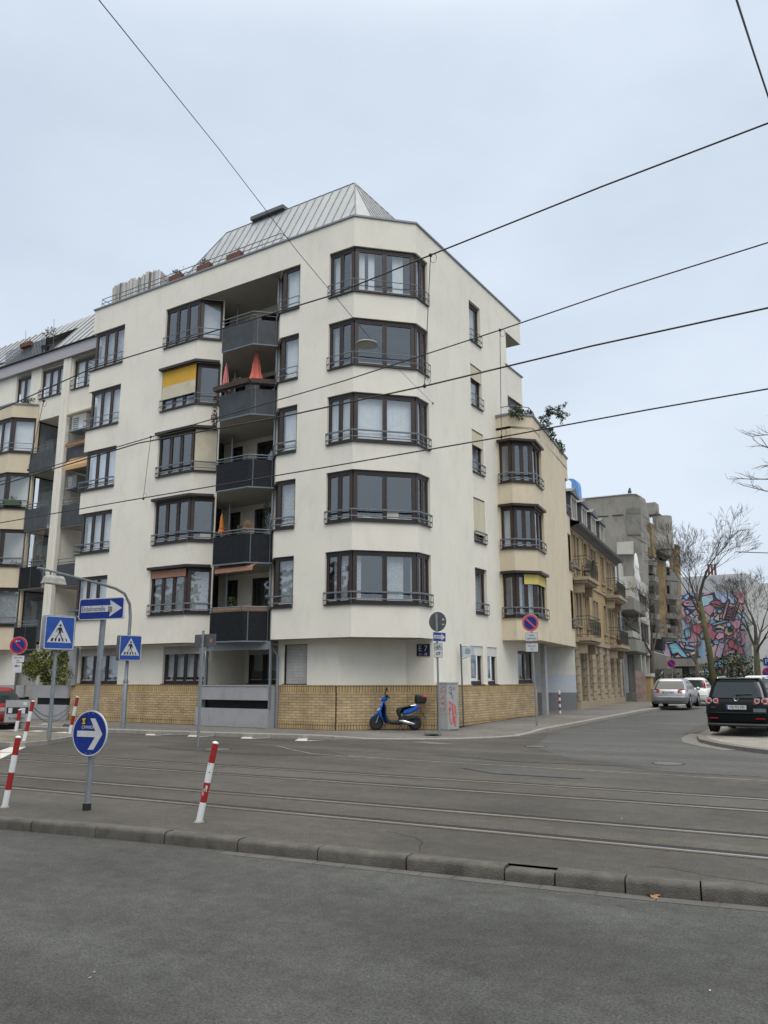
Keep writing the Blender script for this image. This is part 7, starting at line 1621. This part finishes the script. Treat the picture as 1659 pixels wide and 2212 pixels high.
# black compact with round lamps
gb = onZ(1590, 1579, .11)
bx, by = -4.1, 25.4
t, bo = car('black hatchback with round twin tail lights parked nearest at the right', (bx, by, .2), R(-1.5), black, 4.2, 1.76, 1.58, 'van')
rear(t, black, 4.2, 1.76, 1.58, None, 'MA FN 305', .86)
for s_ in (-1, 1):
    pts = [(.46, .83), (.47, 1.0), (.6, 1.03), (.84, 1.02), (.86, .84), (.8, .81)]
    g = MB(); F_ = [Vector((s_*x, rear_y(x, z, .88, 1.58)-.018, z)) for x, z in pts]; g.face(F_); B_ = [p+Vector((0, .05, 0)) for p in F_]
    for i in range(6): g.face([F_[i], F_[(i+1) % 6], B_[(i+1) % 6], B_[i]])
    tl = g.build('tail_light', pm('dark_red_lamp', (.12, .006, .01), .2, var=.1, coat=.5), t); OFF[tl.name] = Vector()
    for x, r_ in ((.555, .075), (.75, .09)):
        y = rear_y(x, .92, .88, 1.58)-.03; g = MB(); g.lathe([(r_, 0), (r_*.97, -.012), (r_*.72, -.012), (r_*.7, -.004)], (s_*x, y, .925), 22, 'y'); g.build('lamp_ring', 'taild', tl, 40); g = MB(); g.lathe([(r_*.62, -.004), (r_*.3, -.016), (.01, -.018)], (s_*x, y, .925), 18, 'y'); g.build('lamp_lens', 'tail', tl, 40)
    g = MB(); g.box(.5, .74, -.03, .02, .43, .455) if s_ > 0 else g.box(-.74, -.5, -.03, .02, .43, .455); g.build('reflector', 'tail', t)
yv = rear_y(0, 1.0, .88, 1.58)-.02
g = MB()
for k in range(20): a0, a1 = 2*PI*k/20, 2*PI*(k+1)/20; g.tube([(.062*math.cos(a0), yv, .985+.062*math.sin(a0)), (.062*math.cos(a1), yv, .985+.062*math.sin(a1))], .006, 5)
for P_ in ([(-.028, .052), (0, .008), (.028, .052)], [(-.052, .03), (-.024, -.048), (0, -.006), (.024, -.048), (.052, .03)]): g.tube([(x, yv, .985+z) for x, z in P_], .0055, 4)
g.build('badge', 'chrome', t); g = MB(); g.lathe([(.06, 0), (.06, -.004)], (0, yv+.008, .985), 20, 'y'); g.build('badge_disc', 'trim', t)
text('GOLF', .055, 'chrome', t, tmat(-.62, rear_y(.62, .74, .88, 1.58)-.02, .74)); text('TDI', .045, 'chrome', t, tmat(.62, rear_y(.62, .74, .88, 1.58)-.02, .74))
g = MB(); g.tube([(-.02, .14, 1.1), (.42, .15, 1.12)], .014, 5); g.tube([(-.02, .12, 1.09), (.05, .13, 1.12)], .025, 6); g.build('rear_wiper', 'trim', t)
for s_ in (-1, 1): g = MB(); g.tube([(s_*.6, .75, 1.5), (s_*.61, .85, 1.585), (s_*.61, 1.9, 1.61), (s_*.6, 2.2, 1.55)], .022, 6); g.build('roof_rail', 'chrome', t, 40)
g = MB(); g.prism([(-.6, .36), (.6, .36), (.6, .62), (-.6, .62)], 1.535, 1.555); g.build('roof_spoiler', black, t)
g = MB(); g.box(.45, .78, -.012, 0.0, .62, .72); g.build('sticker_patch', pm('grey_film', (.12, .15, .16), .3, var=.1), t)
g = MB(); g.box(-.2, .25, .36, .37, 1.12, 1.24); g.build('window_shade', pm('sun_shade', (.2, .38, .4), .5, var=.3, scale=8), t)
# silver hatchback
t, bo = car('silver hatchback parked on the side street pavement before the grey flats', (-9.75, 41.6, .375), R(3), silver, 4.25, 1.77, 1.42, 'hatch')
rear(t, silver, 4.25, 1.77, 1.42, None, 'MA HL 4611', .86)
lamps(t, .885, 1.42, [(.42, .76), (.43, .88), (.6, .90), (.86, .88), (.87, .77), (.6, .74)]); g = MB(); g.tube([(-.0, .3, 1.03), (.35, .32, 1.03)], .012, 5); g.build('rear_wiper', 'trim', t)
g = MB(); g.tube([(-.25, .65, 1.40), (.35, .64, 1.40)], .012, 4); g.build('roof_spoiler', silver, t)
# white compact with tall tail lights
t, bo = car('small white car with tall narrow tail lights behind the silver hatchback', (-10.25, 49.5, .3), R(2), white_, 3.6, 1.6, 1.56, 'van')
rear(t, white_, 3.6, 1.6, 1.56, None, 'MA KS 52', .8)
for s_ in (-1, 1): g = MB(); P = [(.60, .1+.0, .75), (.74, .22, .75), (.70, .26, 1.15), (.60, .38, 1.42), (.53, .34, 1.42), (.58, .2, 1.15)]; g.face([Vector((s_*x, y-.035, z)) for x, y, z in P]); g.build('tail_light', 'tail', t)
# further cars, mostly roofs
t, bo = car('white estate car whose roof shows behind the main tree trunk', (-8.6, 57.5, .27), R(2), white_, 4.5, 1.78, 1.62, 'van'); rear(t, white_, 4.5, 1.78, 1.62, None, 'MA TR 18', .8); lamps(t, .89, 1.62, [(.62, .8), (.62, 1.0), (.86, 1.0), (.86, .82)])
t, bo = car('white car with roof rails partly hidden behind the black hatchback', (-5.2, 38.5, .27), R(-1), white_, 4.6, 1.8, 1.64, 'van'); rear(t, white_, 4.6, 1.8, 1.64, None, 'MA EW 70', .8); lamps(t, .9, 1.64, [(.62, .8), (.62, 1.0), (.86, 1.0), (.86, .82)])
t, bo = car('white car cut off by the right edge of the frame', (-1.75, 36.0, .27), R(-3), white_, 4.4, 1.78, 1.5, 'hatch'); rear(t, white_, 4.4, 1.78, 1.5, None, 'MA BB 9', .8); lamps(t, .89, 1.5, [(.62, .8), (.62, .95), (.86, .95), (.86, .82)])
# red car at the left edge
t, bo = car('red car at the left edge seen from behind beside the grey board', (-26.65, 17.3, .0), R(80), redp, 4.2, 1.76, 1.46, 'hatch'); rear(t, redp, 4.2, 1.76, 1.46, None, 'HD GQ 81NY', .82); lamps(t, .88, 1.46, [(.56, .8), (.56, .95), (.86, .97), (.87, .82)])
# ================================================================ scooter
t = local(thing('scooter', (-14.14, 23.13, .12), 'blue motor scooter with black top box parked by the brick corner', 'scooter', None, math.atan2(-.70, -1.05)))
# local frame: x forward (front wheel at +.63), y left
M['sblue'] = pm('scooter_blue', (.004, .10, .42), .22, 0, var=.05, coat=.8); M['sblack'] = pm('scooter_black', (.012, .013, .015), .45, var=.1); M['seatm'] = pm('seat_vinyl', (.016, .016, .017), .55, var=.1)
def sw(prof, w_, nm, m_, bev=.02, y0=0., par=None):
    g = MB(); g.plate(prof, y0-w_/2, y0+w_/2, 0, bev); o = g.build(nm, m_, par or t, 40); OFF[o.name] = Vector(); return o
for x, nm in ((.63, 'front_wheel'), (-.63, 'rear_wheel')):
    g = MB(); g.lathe([(.15, -.05), (.19, -.055), (.222, -.03), (.228, 0), (.222, .03), (.19, .055), (.15, .05)], (x, 0, .228), 28, 'y'); wl = g.build(nm, 'rubber', t, 50); OFF[wl.name] = Vector()
    g = MB(); g.lathe([(.155, -.03), (.13, -.035), (.12, -.02), (.12, .02), (.13, .035), (.155, .03)], (x, 0, .228), 24, 'y')
    for k in range(5): a = 2*PI*k/5; g.tube([(x+.03*math.cos(a), -.02, .228+.03*math.sin(a)), (x+.14*math.cos(a), -.02, .228+.14*math.sin(a))], .016, 5)
    g.lathe([(.045, -.05), (.05, 0), (.045, .05)], (x, 0, .228), 14, 'y'); g.build('rim', 'galvd', wl)
g = MB(); g.tube([(.63, -.075, .228), (.56, -.07, .42), (.50, -.05, .52)], .022, 8); g.tube([(.63, .075, .228), (.56, .07, .42), (.50, .05, .52)], .022, 8); g.build('fork', 'galv', t, 50)
sw([(.80, .36), (.78, .42), (.70, .5), (.58, .54), (.48, .52), (.50, .44), (.58, .45), (.68, .43), (.76, .37)], .15, 'front_fender', 'sblue', .03)
sw([(.56, .50), (.61, .60), (.60, .66), (.50, .78), (.42, .88), (.35, .93), (.33, .90), (.38, .78), (.43, .60), (.42, .50), (.33, .30), (.25, .22), (.30, .19), (.40, .26), (.50, .42)], .34, 'leg_shield', 'sblue', .05)
sw([(.40, .84), (.35, .86), (.30, .74), (.30, .5), (.22, .34), (.14, .30), (-.16, .30), (-.22, .36), (-.28, .36), (-.26, .2), (-.1, .18), (.2, .19), (.3, .24), (.40, .5), (.42, .66)], .32, 'footboard', 'sblack', .03)
sw([(.45, .90), (.50, .96), (.44, 1.02), (.34, 1.06), (.26, 1.04), (.24, .98), (.30, .92), (.38, .88)], .24, 'handlebar_cover', 'sblue', .05)
sw([(.30, 1.03), (.36, 1.06), (.33, 1.12), (.24, 1.12), (.22, 1.05)], .18, 'dashboard', 'sblack', .03)
sw([(.50, .93), (.52, .98), (.46, 1.01), (.44, .95)], .16, 'headlight', 'taild', .02)
for s_ in (-1, 1):
    g = MB(); g.tube([(.32, s_*.08, 1.02), (.26, s_*.22, 1.03), (.20, s_*.33, 1.02)], [.016, .018, .02], 8); g.build('handlebar', 'sblack', t, 50)
    g = MB(); g.tube([(.30, s_*.2, 1.04), (.34, s_*.26, 1.18), (.30, s_*.29, 1.25)], .008, 6); g.blob((.29, s_*.30, 1.3), .065, 0, 10, 6, .35, 1.0, .8); g.build('mirror', 'sblack', t, 50)
sw([(-.15, .40), (-.18, .54), (-.2, .60), (-.13, .64), (-.05, .62), (.0, .60), (-.02, .68), (-.12, .71), (-.30, .72), (-.50, .76), (-.62, .80), (-.66, .78), (-.60, .72), (-.3, .60), (-.22, .46)][::-1] if False else [(-.06, .48), (-.02, .60), (-.05, .69), (-.2, .73), (-.4, .755), (-.55, .80), (-.66, .80), (-.64, .74), (-.45, .70), (-.25, .66), (-.18, .50), (-.2, .38), (-.12, .36)], .25, 'seat', 'seatm', .045)
sw([(-.20, .50), (-.28, .47), (-.42, .50), (-.60, .56), (-.76, .66), (-.82, .74), (-.76, .77), (-.62, .76), (-.40, .71), (-.24, .66)], .27, 'rear_fairing', 'sblue', .05)
sw([(-.76, .66), (-.84, .70), (-.83, .77), (-.76, .77)], .2, 'tail_light', 'tail', .015)
sw([(-.02, .2), (-.14, .44), (-.3, .46), (-.5, .44), (-.66, .40), (-.60, .34), (-.42, .30), (-.24, .2)], .2, 'engine_cover', 'sblack', .03)
sw([(-.38, .37), (-.44, .45), (-.62, .46), (-.74, .40), (-.80, .30), (-.77, .29), (-.68, .36), (-.5, .36)], .13, 'rear_fender', 'sblack', .03)
g = MB(); g.tube([(-.12, .14, .30), (-.24, .16, .28), (-.34, .165, .25), (-.56, .165, .2), (-.62, .16, .19)], [.02, .06, .062, .05, .02], 12); g.build('exhaust', 'chrome', t, 50)
g = MB(); g.tube([(-.18, .05, .22), (-.15, .08, .0)], .014, 6); g.tube([(-.18, -.05, .22), (-.15, -.08, .0)], .014, 6); g.build('kickstand', 'galvd', t)
g = MB(); g.tube([(-.5, .1, .77), (-.72, .09, .80), (-.98, .06, .82)], .012, 6); g.tube([(-.5, -.1, .77), (-.72, -.09, .80), (-.98, -.06, .82)], .012, 6); g.build('luggage_rack', 'chrome', t, 50)
tb = sw([(-.64, .86), (-.68, .83), (-.96, .84), (-1.02, .92), (-1.03, 1.06), (-.98, 1.12), (-.78, 1.14), (-.66, 1.12), (-.63, 1.0)], .36, 'top_box', 'sblack', .06)
g = MB(); g.plate([(-.86, 1.03), (-1.02, 1.02), (-1.025, 1.08), (-.93, 1.12), (-.86, 1.09)], -.19, .19, 0, .02); g.build('reflector', pm('box_red', (.5, .05, .05), .3, var=.05), tb)
g = MB(); g.plate([(-.62, .985), (-1.04, .985), (-1.04, .995), (-.62, .995)], -.186, .186, 0); g.build('seam', 'ink', tb)
g = MB(); g.tube([(-.80, 0, .62), (-.9, 0, .52), (-.97, 0, .38)], .012, 5); g.box(-.945, -.93, -.08, .08, .4, .56); g.build('plate_holder', 'sblack', t); g = MB(); g.box(-.95, -.946, -.07, .07, .41, .55); g.build('number_plate', 'swhite', t)
g = MB(); g.plate([(.585, .60), (.6, .64), (.53, .72), (.50, .68)], -.172, .172, 0); g.build('decal', 'swhite', t)
# ================================================================ sky and light
w = bpy.data.worlds.new('World'); S.world = w; w.use_nodes = True; t = w.node_tree; t.nodes.clear(); L = t.links.new
o = N(t, 'ShaderNodeOutputWorld'); bg = N(t, 'ShaderNodeBackground'); bg.inputs['Strength'].default_value = .1
sk = N(t, 'ShaderNodeTexSky'); sk.sky_type = 'NISHITA'; sk.sun_disc = False; SE, SA = R(50), R(134)
sk.sun_elevation = SE; sk.sun_rotation = SA; sk.air_density = 1.5; sk.dust_density = 4
g_ = N(t, 'ShaderNodeTexCoord'); mp = N(t, 'ShaderNodeMapping'); mp.inputs['Scale'].default_value = (1, 1, 2.2)
n_ = N(t, 'ShaderNodeTexNoise'); n_.inputs['Scale'].default_value = 1.9; n_.inputs['Detail'].default_value = 7; n_.inputs['Roughness'].default_value = .52
L(g_.outputs['Generated'], mp.inputs[0]); L(mp.outputs[0], n_.inputs['Vector'])
rp = N(t, 'ShaderNodeValToRGB'); rp.color_ramp.elements[0].position = .3; rp.color_ramp.elements[1].position = .66
rp.color_ramp.elements[0].color = (.50, .575, .675, 1); rp.color_ramp.elements[1].color = (.63, .705, .80, 1)
L(n_.outputs['Fac'], rp.inputs[0])
sc = N(t, 'ShaderNodeVectorMath', operation='SCALE'); sc.inputs['Scale'].default_value = 10.; sz = N(t, 'ShaderNodeSeparateXYZ'); L(g_.outputs['Generated'], sz.inputs[0])
zr = N(t, 'ShaderNodeMapRange'); zr.interpolation_type = 'SMOOTHSTEP'; zr.inputs[1].default_value = .66; zr.inputs[2].default_value = 1.0; L(sz.outputs['Z'], zr.inputs[0])
top = N(t, 'ShaderNodeMix', data_type='RGBA'); top.inputs[7].default_value = (2.95, 2.8, 2.55, 1); L(zr.outputs[0], top.inputs[0]); L(rp.outputs[0], top.inputs[6])
L(top.outputs[2], sc.inputs[0])
mx = N(t, 'ShaderNodeMix', data_type='RGBA'); mx.inputs[0].default_value = .94; L(sk.outputs[0], mx.inputs[6]); L(sc.outputs[0], mx.inputs[7])
L(mx.outputs[2], bg.inputs['Color']); L(bg.outputs[0], o.inputs[0])
sl = bpy.data.lights.new('sun', 'SUN'); sl.energy = 1.0; sl.angle = R(35); sl.color = (1, .96, .9)
so = bpy.data.objects.new('sun', sl); COL.objects.link(so)
sd = Vector((math.sin(SA)*math.cos(SE), math.cos(SA)*math.cos(SE), math.sin(SE)))
so.rotation_euler = sd.to_track_quat('Z', 'Y').to_euler()
S.view_settings.view_transform = 'Standard'; S.view_settings.look = 'None'; S.view_settings.exposure = EXPO; S.view_settings.gamma = 1
S.cycles.max_bounces = 8; S.cycles.transparent_max_bounces = 12; S.cycles.use_denoising = True
